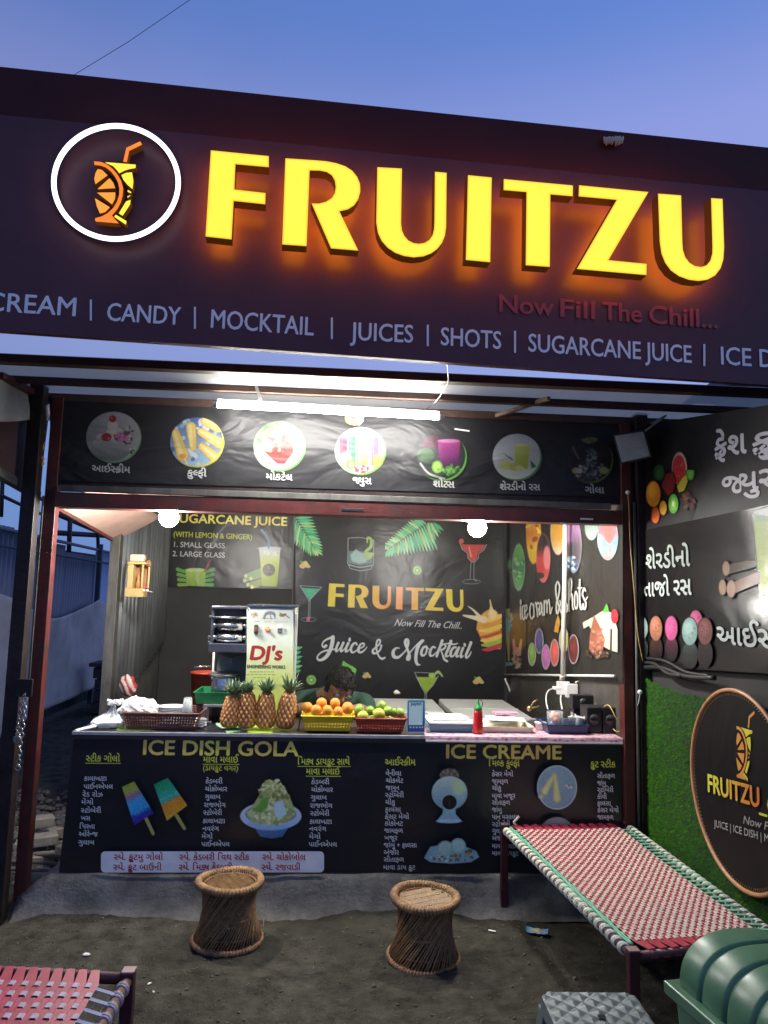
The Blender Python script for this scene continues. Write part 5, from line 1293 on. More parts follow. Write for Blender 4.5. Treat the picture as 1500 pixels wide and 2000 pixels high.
# cable down the corner post
tag(build('yellow_cable', G().tube(catmull([at(1226, 962, Y=-.06), at(1229, 1000, Y=-.062), at(1231, 1060, Y=-.06), at(1236, 1120, Y=-.065), at(1241, 1180, Y=-.07), at(1246, 1240, Y=-.07), at(1256, 1292, Y=-.07)]), .0035, 6), M('cable', (.24, .17, .05), .5), smooth=True), 'brown yellow cable running down the corner post beside the partition', 'cable')
tag(build('cable_ball', G().ball(at(1226, 962, Y=-.07), .012, 12, 8), whitem, smooth=True), 'small white cable clip at the head of the corner post', 'clip')
t = thing('hook_ball', 'small white knob with a wire tail on the dark corner post', 'hook')
build('knob', G().ball(at(1250, 1352, Y=-.075), .013, 12, 8), whitem, t, smooth=True); build('wire', G().tube([at(1250, 1355, Y=-.08), at(1248, 1368, Y=-.08), at(1245, 1378, Y=-.08)], .002, 5), whitem, t)

# ------------------------------------------------------------------ left of the stall
fence = thing('tin_fence', 'corrugated tin fence behind the stall in blue grey sheets with steel posts', 'fence')
FX = -3.35
def fy(px): return at(px, 1150, X=FX)[1]
for i, (y0, y1, m_, z1, am) in enumerate(((-1.18, 1.18, galv, 2.15, .02), (1.2, 2.25, galv, 2.16, .02), (2.27, 3.2, galv, 2.15, .02), (3.22, 4.0, bluetin, 2.18, .022), (4.02, 4.86, bluetin, 2.16, .022), (4.88, 5.5, bluetin, 2.1, .012), (5.53, 6.7, bluetin, 2.02, .014), (6.72, 8.9, whitetin, 2.10, .012), (8.95, 10.2, bluetin, 2.0, .012), (10.25, 12.5, bluetin, 2.0, .012), (12.6, 15, bluetin, 2.0, .012))):
    corr((FX, y0), (FX, y1), .05, z1, pitch=.11 if i < 6 else .09, amp=am, m=m_, parent=fence)
for y0 in (1.2, 3.21, 4.87, 6.71, 8.93, 12.55):
    build('fence_post', b((FX + .03, y0 - .03, 0), (FX + .09, y0 + .03, 2.2)), M('dull steel', (.07, .07, .08), .6, .3), fence, bev=.003)
build('top_rail', G().tube([(FX + .05, 1, 2.16), (FX + .05, 15, 2.05)], .02, 6), grimy, fence)
build('top_rail', G().tube([(FX + .08, 1, 1.98), (FX + .08, 15, 1.9)], .015, 6), M('dull steel', (.07, .07, .08), .6, .3), fence)
build('end_wall', b((-3.3, 14, 0), (3, 14.1, 2.0)), M('far wall', (.04, .04, .045), .9), fence)
# tarpaulin
tp = G(); ny_, nz_ = 150, 26
keys = [(1.6, 1.55), (2.9, 1.62), (4.05, 1.38), (4.8, 1.22), (5.6, 1.27), (6.4, 1.43), (7.4, 1.3), (8.6, 1.27), (9.9, 1.42), (10.6, 1.3)]
botk = [(1.6, .1), (4.0, .12), (5.5, .22), (7.0, .30), (8.4, .40), (9.9, .55), (10.6, .6)]
for i in range(ny_ + 1):
    y = 1.6 + 9.0 * i / ny_; zt = np.interp(y, *zip(*keys)); zt += .0; zb = np.interp(y, *zip(*botk))
    for j in range(nz_ + 1):
        s = j / nz_; z = zt + (zb - zt) * s
        fold = .05 * math.sin((y * 1.9 + s * 2.2)) * s + .03 * math.sin(y * 5.3 - s * 4) * (1 - s) + .02 * fnoise(y * 2, z * 3)
        tp.v.append((FX + .16 + fold, y, z))
tp.f = [(i * (nz_ + 1) + j, (i + 1) * (nz_ + 1) + j, (i + 1) * (nz_ + 1) + j + 1, i * (nz_ + 1) + j + 1) for i in range(ny_) for j in range(nz_)]; tp.m = [0] * len(tp.f)
tag(build('tarpaulin', tp, cloth_m, smooth=True, solid=.002), 'sagging grey tarpaulin hung along the tin fence', 'tarpaulin')
# steel frame and poles above the fence
fr_ = thing('pole_frame', 'dark frame of poles standing against the dusk sky above the tin fence', 'frame')
dp = M('pole', (.035, .033, .04), .6)
def pole(a, c_, X, r=.018, m=dp): build('pole', G().tube([at(*a, X=X), at(*c_, X=X)], r, 6), m, fr_, smooth=True)
for a, c_, X, r in (((-40, 917), (82, 975), -2.3, .016), ((-40, 948), (78, 1003), -2.3, .014), ((6, 915), (2, 1010), -2.3, .014), ((100, 1000), (300, 1085), -3.5, .03), ((100, 1040), (300, 1052), -3.5, .035), ((138, 990), (134, 1090), -3.4, .03), ((190, 1000), (192, 1085), -3.4, .025), ((170, 1020), (240, 1070), -3.4, .02), ((108, 1080), (250, 1098), -3.45, .05)):
    pole(a, c_, X, r)
nb = thing('neighbour_panel', 'maroon panel of the neighbouring stall under a sagging pale flap', 'panel')
q = [at(-160, 650, X=-1.66), at(97, 800, X=-1.60), at(76, 968, X=-1.60), at(-160, 830, X=-1.66)]
build('panel', G().add([*q, *[p + np.array([-.03, 0, 0]) for p in q]], [(0, 1, 2, 3), (4, 5, 6, 7), (0, 1, 5, 4), (1, 2, 6, 5), (2, 3, 7, 6), (3, 0, 4, 7)]), M('maroon cloth', (.045, .014, .016), .7, 0, .3, 8), nb)
q0 = [at(-160, 650, X=-1.64), at(97, 779, X=-1.585)]; q1 = [at(-160, 815, X=-1.6), at(92, 823, X=-1.57)]
g = G(); n_ = 24
for i in range(n_ + 1):
    s = i / n_; a = q0[0] * (1 - s) + q0[1] * s; c_ = q1[0] * (1 - s) + q1[1] * s
    for j in range(7):
        r = j / 6; p = a * (1 - r) + c_ * r; g.v.append((p[0] + .02 * r + .012 * math.sin(s * 17 + r * 3) * r, p[1], p[2] + .008 * math.sin(s * 9) * r))
g.f = [(i * 7 + j, (i + 1) * 7 + j, (i + 1) * 7 + j + 1, i * 7 + j + 1) for i in range(n_) for j in range(6)]; g.m = [0] * len(g.f)
build('flap', g, M('pale flap', (.30, .31, .31), .6, 0, .2, 6, .2, 30), nb, smooth=True, solid=.002)
build('white_clip', G().tube([at(92, 792, Y=-.16), at(94, 812, Y=-.16)], .009, 8), whitepl, nb, smooth=True)
build('eave_beam', G().tube([at(-160, 830, X=-1.62), at(72, 968, X=-1.62)], .03, 4), M('dark eave', (.03, .028, .03), .6), nb)
# low brick stand by the tarpaulin
st_ = thing('brick_stand', 'rough low brick stand with a slab top beside the tarpaulin', 'stand')
bk = M('dark brick', (.06, .05, .048), .9, 0, .35, 12, .5, 60)
sp = at(200, 1393, Z=.0); 
for k_ in range(4):
    for s_ in (0,): build('brick', G().cbox((sp[0] + s_ + .01 * ((k_ * 7) % 3), sp[1], .08 + k_ * .145), (.2, .3, .135), rz=.05 * ((k_ * 5) % 3 - 1)), bk, st_, bev=.008)
build('slab', G().cbox((sp[0], sp[1], .62), (.3, .4, .05)), bk, st_, bev=.01)
# rubble
for i, (px, py, s_, rz) in enumerate(((68, 1690, 1.0, .3), (76, 1670, .95, .45), (60, 1662, .9, .2), (70, 1652, .9, .5), (95, 1640, .8, 1.2), (84, 1722, .8, -.4))):
    p = at(px, py, Z=0)
    o = tag(build('paving_brick', G().cbox((p[0], p[1], .03 + (.055 if i in (1,) else .0) + (.11 if i == 3 else 0)), (.2 * s_, .11 * s_, .055), rz=rz), M('pale brick', (.26, .24, .2), .9, 0, .25, 14, .5, 60, dirt=.5), bev=.006),
        ('pale dusty brick lying lowest beside the red post', 'pale dusty brick laid on top of the lowest one', 'small pale brick against the foot of the post', 'topmost pale brick of the little pile by the post', 'short pale brick turned sideways behind the pile', 'single pale brick nearest the concrete ledge')[i], 'brick', group='loose bricks beside the counter')
g = G()
for i in range(420):
    px = rng.uniform(20, 150); py = rng.uniform(1545, 1735); p = at(px, py, Z=0); 
    if p[0] > -1.36 and p[1] > -.05: continue
    r = rng.uniform(.008, .04); g.ball((p[0], p[1], r * .3), r, 6, 4, sc=(1, rng.uniform(.5, 1), rng.uniform(.35, .7)), rot=Matrix.Rotation(rng.uniform(0, 3), 3, 'Z'))
build('rubble', g, M('rubble', (.12, .11, .1), .95, 0, .5, 30, .6, 50), kind='stuff')
g = G()
for i in range(3): g.tube(catmull([(-1.9 + i * .1, .35 + .12 * i, .05), (-1.6 + .06 * i, .3 + .1 * i, .07), (-1.38, .32 + .1 * i, .04)]), .012, 5)
tag(build('broken_sticks', g, M('dry stick', (.14, .11, .08), .9), smooth=True), 'few broken sticks on the rubble by the counter side', 'sticks')
# far side structure seen over the canopy
nr = thing('neighbour_roof', 'blue grey roof trusses of a neighbouring shed seen between sign and canopy', 'roof')
for a, c_, r in (((1340, 790), (1415, 735), .06), ((1400, 800), (1500, 745), .09), ((1440, 745), (1560, 742), .05), ((1380, 780), (1560, 790), .05), ((1478, 740), (1482, 800), .06)):
    build('truss', G().tube([at(*a, Y=5), at(*c_, Y=5)], r, 4), M('roof steel', (.10, .13, .2), .5), nr)
build('roof_panel', G().add([at(*p, Y=5.3) for p in ((1350, 785), (1420, 735), (1620, 735), (1620, 800))], [(0, 1, 2, 3)]), M('shed roof', (.14, .17, .23), .7), nr, solid=.05)
build('column', b((5.2, 5.2, 0), (5.4, 5.4, 4.9)), dp, nr)

# overhead wire crossing the sky
tag(build('overhead_wire', G().tube([at(560, -110, Y=9), at(370, 0, Y=9), at(250, 82, Y=9.5), at(135, 152, Y=10), at(-100, 290, Y=11)], .006, 5), M('overhead wire', (.32, .34, .4), .6)), 'faint overhead wire crossing the sky above the sign', 'wire')

# ------------------------------------------------------------------ things on the counter
ZT = ztop + .004
orangem = M('orange peel', (.72, .27, .03), .42, 0, .18, 16, .25, 260)
limem = M('lime peel', (.24, .36, .05), .4, 0, .35, 18, .25, 260)
limey = M('yellow lime peel', (.50, .52, .06), .4, 0, .25, 18, .25, 260)
paper = M('white paper', (.74, .74, .70), .8, 0, .06, 20, .3, 60)
clearp = M('clear plastic', (.6, .64, .65), .12, 0, .05, 9, alpha=.26)
filmm = M('thin plastic bag', (.78, .8, .8), .25, 0, .1, 30, .4, 90, alpha=.8)

def lattice_basket(name, label, c, w, d, h, mat, nc=18, nr=5, fl=.86, rz=0, group=None, hole=(.2, .85)):
    t = thing(name, label, 'basket', c, group)
    g = G()
    cr = lambda k: [(-w / 2 * k, -d / 2 * k), (w / 2 * k, -d / 2 * k), (w / 2 * k, d / 2 * k), (-w / 2 * k, d / 2 * k)]
    def pt(side, s, v):
        k = fl + (1 - fl) * v; q = cr(k); a = q[side]; b_ = q[(side + 1) % 4]
        return (c[0] + a[0] + (b_[0] - a[0]) * s, c[1] + a[1] + (b_[1] - a[1]) * s, c[2] + h * v)
    for side in range(4):
        n = nc if side % 2 == 0 else max(4, int(nc * d / w))
        for j in range(nr):
            v0, v1 = j / nr, (j + 1) / nr; vm = (v0 + v1) / 2
            holed = hole[0] < vm < hole[1]
            for i in range(n):
                s0, s1 = i / n, (i + 1) / n
                if not holed: g.quad(pt(side, s0, v0), pt(side, s1, v0), pt(side, s1, v1), pt(side, s0, v1)); continue
                a, b_, e, f = pt(side, s0, v0), pt(side, s1, v0), pt(side, s1, v1), pt(side, s0, v1)
                m = [pt(side, s0 + (s1 - s0) * x, v0 + (v1 - v0) * y) for x, y in ((.28, .25), (.72, .25), (.72, .75), (.28, .75))]
                g.quad(a, b_, m[1], m[0]); g.quad(b_, e, m[2], m[1]); g.quad(e, f, m[3], m[2]); g.quad(f, a, m[0], m[3])
    build('basket_wall', g, mat, t, solid=.0018, merge=True)
    q = cr(1.02)
    build('rim', G().tube([(c[0] + x, c[1] + y, c[2] + h) for x, y in catmull(q, n=3, closed=True)] if False else [(c[0] + x, c[1] + y, c[2] + h) for x, y in [(q[0][0] + .01, q[0][1]), (q[1][0] - .01, q[1][1]), (q[1][0], q[1][1] + .01), (q[2][0], q[2][1] - .01), (q[2][0] - .01, q[2][1]), (q[3][0] + .01, q[3][1]), (q[3][0], q[3][1] - .01), (q[0][0], q[0][1] + .01)]], .0055, 6, closed=True), mat, t, smooth=True)
    k = fl; build('base', G().cbox((c[0], c[1], c[2] + .002), (w * k, d * k, .003)), mat, t)
    return t
# brown basket with packets, plates and glasses
bc = at(314, 1410, Y=.06); bw = at(388, 1384, Y=.06)[0] - at(240, 1384, Y=.06)[0]
lattice_basket('wire_basket', 'brown perforated plastic basket of packets, plates and glasses', (bc[0], .20, ZT), bw, .28, .082, M('brown plastic', (.13, .055, .045), .4, 0, .15, 20), 26, 6, .9, hole=(.1, .9))
def lump(name, label, cat, c, r, sc, mat, amp=.25, fr=3.0, n=28, seed=0, **k):
    g = G().ball((0, 0, 0), 1, n, n // 2)
    vs = []
    for v in g.v:
        v = Vector(v); q = 1 + amp * fnoise(v.x * fr + seed, v.y * fr, v.z * fr) + amp * .4 * abs(fnoise(v.x * fr * 3 + seed, v.y * fr * 3, v.z * fr * 3))
        p = Vector((v.x * sc[0], v.y * sc[1], max(v.z, -.55) * sc[2])) * q * r
        vs.append((c[0] + p.x, c[1] + p.y, c[2] + p.z + .55 * sc[2] * r))
    g.v = vs
    o = build(name, g, mat, smooth=False, **k)
    return tag(o, label, cat) if label else o
p = at(272, 1384, Y=.2)
lump('paper_bag', 'crumpled white paper packets heaped inside the brown basket', 'packet', (p[0], .2, ZT + .05), .075, (1.3, 1, .75), paper, .3, 2.5, seed=3)
lump('paper_bag', 'small folded white packet poking up behind the basket rim', 'packet', (p[0] - .05, .27, ZT + .055), .04, (1, .8, 1.3), paper, .3, 2.5, seed=8)
pc = at(337, 1382, Y=.2)
for i in range(2):
    t = thing('plate_stack', ('lower stack of white paper plates in the brown basket', 'upper stack of white paper plates in the brown basket')[i], 'plates', group='paper plates in the brown basket')
    for k_ in range(5):
        z = ZT + .012 + i * .046 + k_ * .0085
        build('plate', G().lathe([(.001, 0), (.055, .0), (.068, .009), (.0685, .0105), (.054, .002), (.001, .002)], (pc[0] + .004 * ((k_ * 3) % 2) - .003 * i, .2, z + .0), 28), whitepl, t, smooth=True)
cp = at(364, 1384, Y=.16)
t = thing('glass_stack', 'nested clear plastic glasses standing upright in the basket', 'glasses')
for k_ in range(7):
    build('glass', G().lathe([(.027, 0), (.029, .004), (.0215, .085), (.020, .085), (.0275, .004), (.0262, 0)], (cp[0] + .001 * k_, .16, ZT + .004 + k_ * .0105), 20), clearp, t, smooth=True)
# plastic bag
p = at(212, 1400, Y=.14)
t = thing('plastic_bag', 'knotted white plastic bag slumped at the counter corner', 'bag')
g = G().ball((0, 0, 0), 1, 40, 24); vs = []
for v in g.v:
    v = Vector(v); k = max(0, v.z); neck = 1 - .86 * min(1, k * 1.35) ** 1.2
    a = math.atan2(v.y, v.x); q = 1 + .10 * math.sin(a * 11 + v.z * 3) * (.3 + k) + .16 * fnoise(v.x * 3, v.y * 3, v.z * 3)
    vs.append((p[0] + v.x * .085 * neck * q + (.03 * k), .14 + v.y * .075 * neck * q, ZT + .028 + (max(v.z, -.6) * .045 + k * k * .055) * q))
g.v = vs; build('bag', g, filmm, t)
g = G()
for k_ in range(9):
    a = k_ * .72; r = .02 + .012 * ((k_ * 5) % 3)
    g.tube(catmull([(p[0] + .03, .14, ZT + .115), (p[0] + .03 + r * .6 * math.cos(a), .14 + r * .6 * math.sin(a), ZT + .128), (p[0] + .03 + r * math.cos(a), .14 + r * math.sin(a), ZT + .118 + .014 * math.sin(k_ * 2))]), [.006] * 5 + [.011] * 6, 5)
build('knot', g, filmm, t)
g = G(); q0 = at(160, 1412, Y=.05); g.tube(catmull([(p[0] - .05, .12, ZT + .02), (q0[0] + .05, .07, ZT + .012), (q0[0], .03, ZT + .003), (q0[0] - .012, .0, ZT - .0)]), [.02] * 6 + [.015] * 5 + [.012] * 5, 8, sq=.4); build('tail', g, filmm, t)

# stand, green tray, steel jar, bucket
t = thing('steel_stand', 'grey painted steel stand beside the pineapples, holding the green tray', 'stand')
sx0 = at(398, 1375, Y=.30)[0]; grey = M('grey paint', (.16, .16, .19), .45, .2, .15, 20)
build('top', G().box((sx0, .28, ZT + .085), (sx0 + .24, .56, ZT + .10)), grey, t, bev=.003)
for x in (sx0, sx0 + .2):
    for y in (.28, .53): build('leg', G().box((x, y, ZT), (x + .03, y + .03, ZT + .085)), grey, t, bev=.002)
build('foot', G().box((sx0 - .01, .262, ZT), (sx0 + .05, .279, ZT + .012)), M('bright steel', (.5, .5, .5), .3, .8), t, bev=.002)
t = thing('green_tray', 'deep green plastic tray on the steel stand under the jar', 'tray')
tz = ZT + .103; gx0 = at(381, 1345, Y=.29)[0]
g = G()
w0, w1 = .20, .235; cx_ = gx0 + .18
def troughs(cx, cy, z, w, d, h, fl, th=.003):
    g = G(); k = fl
    o = [(-w / 2, -d / 2), (w / 2, -d / 2), (w / 2, d / 2), (-w / 2, d / 2)]
    L = []
    for kk, zz in ((k, 0), (1, h), (1.05, h), (1.05, h - .004), (1 + .01, h - .004), (k + .02, -.002)): L.append([(cx + x * kk, cy + y * kk, z + zz) for x, y in o])
    vs = sum(L, [])
    fs = [(i * 4 + j, i * 4 + (j + 1) % 4, (i + 1) * 4 + (j + 1) % 4, (i + 1) * 4 + j) for i in range(5) for j in range(4)]
    fs += [(0, 1, 2, 3), (20, 23, 22, 21)]
    return g.add(vs, fs)
build('tray', troughs(cx_, .42, tz, .36, .26, .062, .93), M('green plastic', (.015, .20, .065), .35, 0, .1, 9), t)
jx = at(437, 1340, Y=.42)
t = thing('steel_jar', 'brushed steel jar with a flared lid standing in the green tray', 'jar')
build('body', G().lathe([(.001, 0), (.068, 0), (.070, .006), (.070, .115), (.066, .125), (.066, .13)], (jx[0], .42, tz + .003), 32), steelm, t, smooth=True)
build('lid', G().lathe([(.066, .131), (.083, .136), (.086, .144), (.082, .15), (.06, .158), (.03, .163), (.001, .163)], (jx[0], .42, tz + .003), 32), steeldk, t, smooth=True)
t = thing('red_bucket', 'red plastic bucket behind the green tray', 'bucket')
rx_ = at(404, 1330, Y=.9)
build('body', G().lathe([(.001, 0), (.085, 0), (.10, .24), (.104, .24), (.104, .25), (.097, .25), (.083, .01), (.001, .01)], (rx_[0], .9, at(404, 1372, Y=.9)[2] - .06), 24), M('red plastic', (.35, .045, .02), .4), t, smooth=True)
build('spoon', G().tube([at(379, 1303, Y=.85), at(412, 1301, Y=.88)], .006, 6), steelm, t, smooth=True)
build('shelf', G().box((rx_[0] - .2, .7, at(404, 1372, Y=.9)[2] - .09), (rx_[0] + .35, 1.15, at(404, 1372, Y=.9)[2] - .062)), M('back shelf', (.06, .055, .05), .6), stall)

# sugarcane press
t = thing('juice_press', 'steel sugarcane press with pale printed control cabinet, lit red lamp and rollers', 'machine')
y0 = .27
xl = at(481, 1300, Y=y0)[0]; xr = at(573, 1300, Y=y0)[0]; zt_ = at(530, 1186, Y=y0)[2]
cab = M('cabinet enamel', (.62, .66, .54), .3, .1, .06, 6, dirt=.25, dirtcol=(.3, .29, .22))
build('cabinet', G().box((xl, y0, ZT), (xr, .62, zt_)), cab, t, bev=.004)
build('cap_plate', G().box((xl - .006, y0 - .008, zt_), (xr + .006, .63, zt_ + .012)), steelm, t, bev=.002)
build('side_channel', G().box((xr + .001, y0 - .002, ZT), (xr + .013, y0 + .03, zt_ - .03)), M('pale channel', (.55, .56, .5), .4, .3), t, bev=.002)
MP = Plane((0, y0 - .001, 0), (1, 0, 0)); MB_ = (196, 205, 176)
c = Canvas(MP, 482, 1190, 573, 1428, 1.4, MB_); c.a[:] = 1
c.vgrad(np.ones_like(c.X), [(1188, (226, 232, 226)), (1260, (222, 231, 208)), (1330, (200, 216, 120)), (1428, (180, 198, 90))])
c.blobs(496, 1201, 6, 5, 16, 1, 2.5, [(190, 150, 120), (170, 140, 110)], 3)
c.stroke([(515, 1207), (520, 1199), (528, 1197), (535, 1199), (537, 1206)], [1.2, 3, 3.2, 3, 1], (130, 135, 140)); c.stroke([(519, 1202), (517, 1209)], 1, (130, 135, 140)); c.stroke([(528, 1201), (530, 1209)], 1, (130, 135, 140)); c.stroke([(512, 1208.5), (540, 1208.5)], .5, (140, 140, 140), False)
c.blobs(552, 1201, 5, 4, 12, 1, 3, [(170, 90, 60), (120, 140, 60)], 4); c.stroke([(556, 1200), (565, 1207)], .9, (60, 100, 60), False)
for x0_, x1_, y_ in ((497, 506, 1214), (517, 530, 1214.5), (536, 562, 1214.5)): c.stroke([(x0_, y_), (x1_, y_)], .5, (150, 150, 140), False)
c.build('printed_panel', matprint, t, full=True)
word(MP, t, matprint, "DJ's", (489, 1288), (549, 1289), 26, (160, 30, 32), .045, shear=.12, name='lettering')
word(MP, t, matprint, 'ENGINEERING WORKS', (483, 1304.5), (557, 1306), 6.2, (35, 40, 30), .03, name='lettering')
for i, (x0_, x1_, y_) in enumerate(((488, 536, 1312), (481, 540, 1317.5), (494, 520, 1323))):
    p_ = Print(MP); 
    for k_ in range(7): 
        a = x0_ + (x1_ - x0_) * k_ / 7; p_.line((a, y_), (a + (x1_ - x0_) / 9, y_ + .1), 1.3, (120, 125, 70))
    p_.build('small_print', matprint, t).__setitem__('kind', 'stuff')
sw = MP.px(500.5, 1229, .0)
g = G(); g.tube([sw + np.array([0, 0, -.012]), sw + np.array([0, 0, .012])], .013, 12); build('rotary_switch', G().box(tuple(sw + np.array([-.012, -.012, -.026])), tuple(sw + np.array([.012, .001, .026]))), M('switch green', (.03, .08, .05), .3), t, bev=.006)
build('rocker', G().box(tuple(sw + np.array([-.007, -.017, -.011])), tuple(sw + np.array([.007, -.0125, .011]))), M('switch red', (.35, .05, .04), .3), t, bev=.002)
lp = MP.px(522.5, 1229, .006)
build('indicator_lamp', G().ball(lp, .0105, 16, 10), M('red lamp lit', (1, .1, .03), .3, 0, 0, emit=2.2, ecol=(1, .16, .04)), t, smooth=True)
build('lamp_bezel', G().tube([lp + np.array([0, .001, 0]), lp + np.array([0, .008, 0])], .0135, 16), M('bezel', (.3, .08, .05), .3), t, smooth=True)
mt = MP.px(547, 1229, 0)
build('meter', G().box(tuple(mt + np.array([-.014, -.01, .004])), tuple(mt + np.array([.014, .001, .021]))), whitepl, t, bev=.002)
build('meter', G().box(tuple(mt + np.array([-.013, -.007, -.019])), tuple(mt + np.array([.013, .001, .0035]))), M('meter grey', (.2, .2, .17), .4), t, bev=.002)
for px_, py_ in ((485, 1191), (571, 1194)): build('screw', G().ball(MP.px(px_, py_, .001), .004, 8, 5), steelm, t, smooth=True)
# roller head
y1 = .34; hx0 = at(414, 1240, Y=y1)[0]; hx1 = xl - .004; hz1 = at(440, 1190, Y=y1)[2]; hz0 = at(440, 1256, Y=y1)[2]
dkm = M('press steel', (.22, .23, .24), .32, .9, .25, 12, .1, 40)
build('roller_frame', G().box((hx0, y1 + .02, hz0), (hx1, y1 + .2, hz1)), M('press shadow', (.06, .06, .065), .4, .6), t)
build('frame_side', G().box((hx0 - .004, y1 - .03, hz0 - .0), (hx0 + .014, y1 + .2, hz1)), dkm, t, bev=.003)
build('frame_side', G().box((hx1 - .014, y1 - .03, hz0), (hx1, y1 + .2, hz1)), dkm, t, bev=.003)
build('top_cover', G().box((hx0 - .004, y1 - .04, hz1), (hx1, y1 + .2, hz1 + .02)), steelm, t, bev=.006)
for zz, r, m_ in ((hz1 - .045, .007, steelm),): build('tie_bar', G().tube([(hx0, y1 - .035, zz), (hx1, y1 - .035, zz)], r, 10), m_, t, smooth=True)
for zz in (hz1 - .095, hz0 + .028):
    a, b2 = hx0 + .02, hx1 - .02
    build('roller', G().tube([(a, y1 - .01, zz), (a + .012, y1 - .01, zz), (a + .013, y1 - .01, zz), (b2 - .013, y1 - .01, zz), (b2 - .012, y1 - .01, zz), (b2, y1 - .01, zz)], [.012, .014, .026, .026, .014, .012], 24), steelm, t, smooth=True)
    for x in (a - .002, b2 + .002): build('bearing', G().ball((x, y1 - .022, zz + .004), .014, 12, 8), dkm, t, smooth=True)
for zz in (hz1 - .045, hz0 + .03, hz0 - .0): build('bolt', G().tube([(hx0 - .02, y1, zz), (hx0 - .003, y1, zz)], .010, 6), steelm, t)
build('drip_apron', G().box((hx0 - .008, y1 - .05, hz0 - .048), (hx1, y1 + .16, hz0)), M('apron steel', (.12, .125, .16), .35, .8), t, bev=.003)
fx_, fz_ = at(450, 1290, Y=y1)[0], at(450, 1297, Y=y1)[2]
build('funnel', G().add([(hx0 + .03, y1 - .045, hz0 - .05), (hx1 - .01, y1 - .045, hz0 - .05), (hx1 - .01, y1 + .12, hz0 - .05), (hx0 + .03, y1 + .12, hz0 - .05), (fx_ - .013, y1 + .02, fz_ + .035), (fx_ + .013, y1 + .02, fz_ + .035), (fx_ + .013, y1 + .05, fz_ + .035), (fx_ - .013, y1 + .05, fz_ + .035)],
   [(0, 1, 5, 4), (1, 2, 6, 5), (2, 3, 7, 6), (3, 0, 4, 7), (0, 3, 2, 1), (4, 5, 6, 7)]), M('funnel steel', (.07, .075, .08), .4, .7), t)
build('spout', G().tube([(fx_, y1 + .035, fz_ + .04), (fx_, y1 + .035, fz_ + .004)], .012, 10), dkm, t, smooth=True)
build('back_plate', G().box((hx0 + .0, y1 + .18, ZT), (hx1, y1 + .2, hz0 - .05)), M('back steel', (.16, .17, .16), .4, .6), t)
build('rear_pipe', G().tube([(hx0 - .008, y1 + .16, ZT), (hx0 - .008, y1 + .16, hz0 - .04)], .007, 8), M('pale channel', (.55, .56, .5), .4, .3), t, smooth=True)
w_ = [at(577, 1378, Y=.2), at(583, 1380, Y=.18), at(586, 1395, Y=.16), at(584, 1420, Y=.14), at(580, 1426, Y=.12)]
tag(build('black_cable', G().tube(catmull(w_), .0035, 6), blackpl, smooth=True), 'black cable looping down beside the press cabinet', 'cable')

# pineapples
pinem = bpy.data.materials.new('pineapple skin'); pinem.use_nodes = True
_t = pinem.node_tree; _a = _t.nodes.new('ShaderNodeAttribute'); _a.attribute_name = 'Col'; _t.links.new(_a.outputs['Color'], _t.nodes['Principled BSDF'].inputs['Base Color']); _t.nodes['Principled BSDF'].inputs['Roughness'].default_value = .55
leafm = M('pineapple leaf', (.15, .22, .12), .4, 0, .6, 30)
def pineapple(cx, cy, lab, h, r, lean, crown, rot):
    t = thing('pineapple', lab, 'pineapple', (0, 0, 0), 'pineapples lined up before the press')
    g = G(); nu, nv = 66, 40; cols = []
    for j in range(nv + 1):
        v = j / nv; th = PI * v
        for i in range(nu):
            a = 2 * PI * i / nu
            rr = r * np.interp(v, [0, .04, .12, .3, .55, .8, .92, .98, 1], [.2, .5, .74, .9, 1.0, 1.04, .94, .7, .2])
            e = abs(math.sin(a * 6 + v * 15)) * abs(math.sin(a * 6 - v * 15 + 1.0))
            k = rr * (1 + .13 * e)
            g.v.append((k * math.cos(a), k * math.sin(a), h * (1 - v) * 1.0 + .004 * e))
            base = np.array([.40, .13, .04]) * (1 - e) * .6 + np.array([.74, .32, .12]) * e
            base = base * (.75 + .5 * rng.random()) + np.array([.02, .05, .0]) * (1 - v) * .7
            if e < .12: base = np.array([.10, .07, .03])
            cols.append(base)
    g.f = [(j * nu + i, (j + 1) * nu + i, (j + 1) * nu + (i + 1) % nu, j * nu + (i + 1) % nu) for j in range(nv) for i in range(nu)]; g.m = [0] * len(g.f)
    build('fruit_body', g, pinem, t, smooth=True, cols=np.array(cols))
    r_ = random.Random(rot * 10)
    for ring_, (n, L, out) in enumerate(((12, .5, 1.35), (12, .72, 1.0), (11, .92, .62), (9, 1.05, .32))):
        for i in range(n):
            a = 2 * PI * (i + ring_ * .37) / n + r_.uniform(-.15, .15); l = crown * L * r_.uniform(.7, 1.2)
            d = Vector((math.cos(a), math.sin(a), 0)); s_ = Vector((-math.sin(a), math.cos(a), 0))
            vs = []
            for k, (u, w) in enumerate(((0, .008), (.35, .0095), (.7, .006), (1, .0004))):
                p_ = Vector((0, 0, h - .006)) + d * (.012 + out * l * .75 * u * (1 if k < 3 else .98) + (.012 * out if k == 3 else 0)) + Vector((0, 0, l * (u - .25 * out * u * u)))
                m_ = d * -.0018
                vs += [p_ + s_ * w, p_ + m_ * -1 * (1 - u), p_ - s_ * w]
            g = G().add(vs, [(3 * k, 3 * k + 1, 3 * k + 4, 3 * k + 3) for k in range(3)] + [(3 * k + 1, 3 * k + 2, 3 * k + 5, 3 * k + 4) for k in range(3)])
            build('leaf', g, leafm, t, solid=.0008)
    t.location = (cx, cy, ZT + .004); t.rotation_euler = (0, lean, rot)
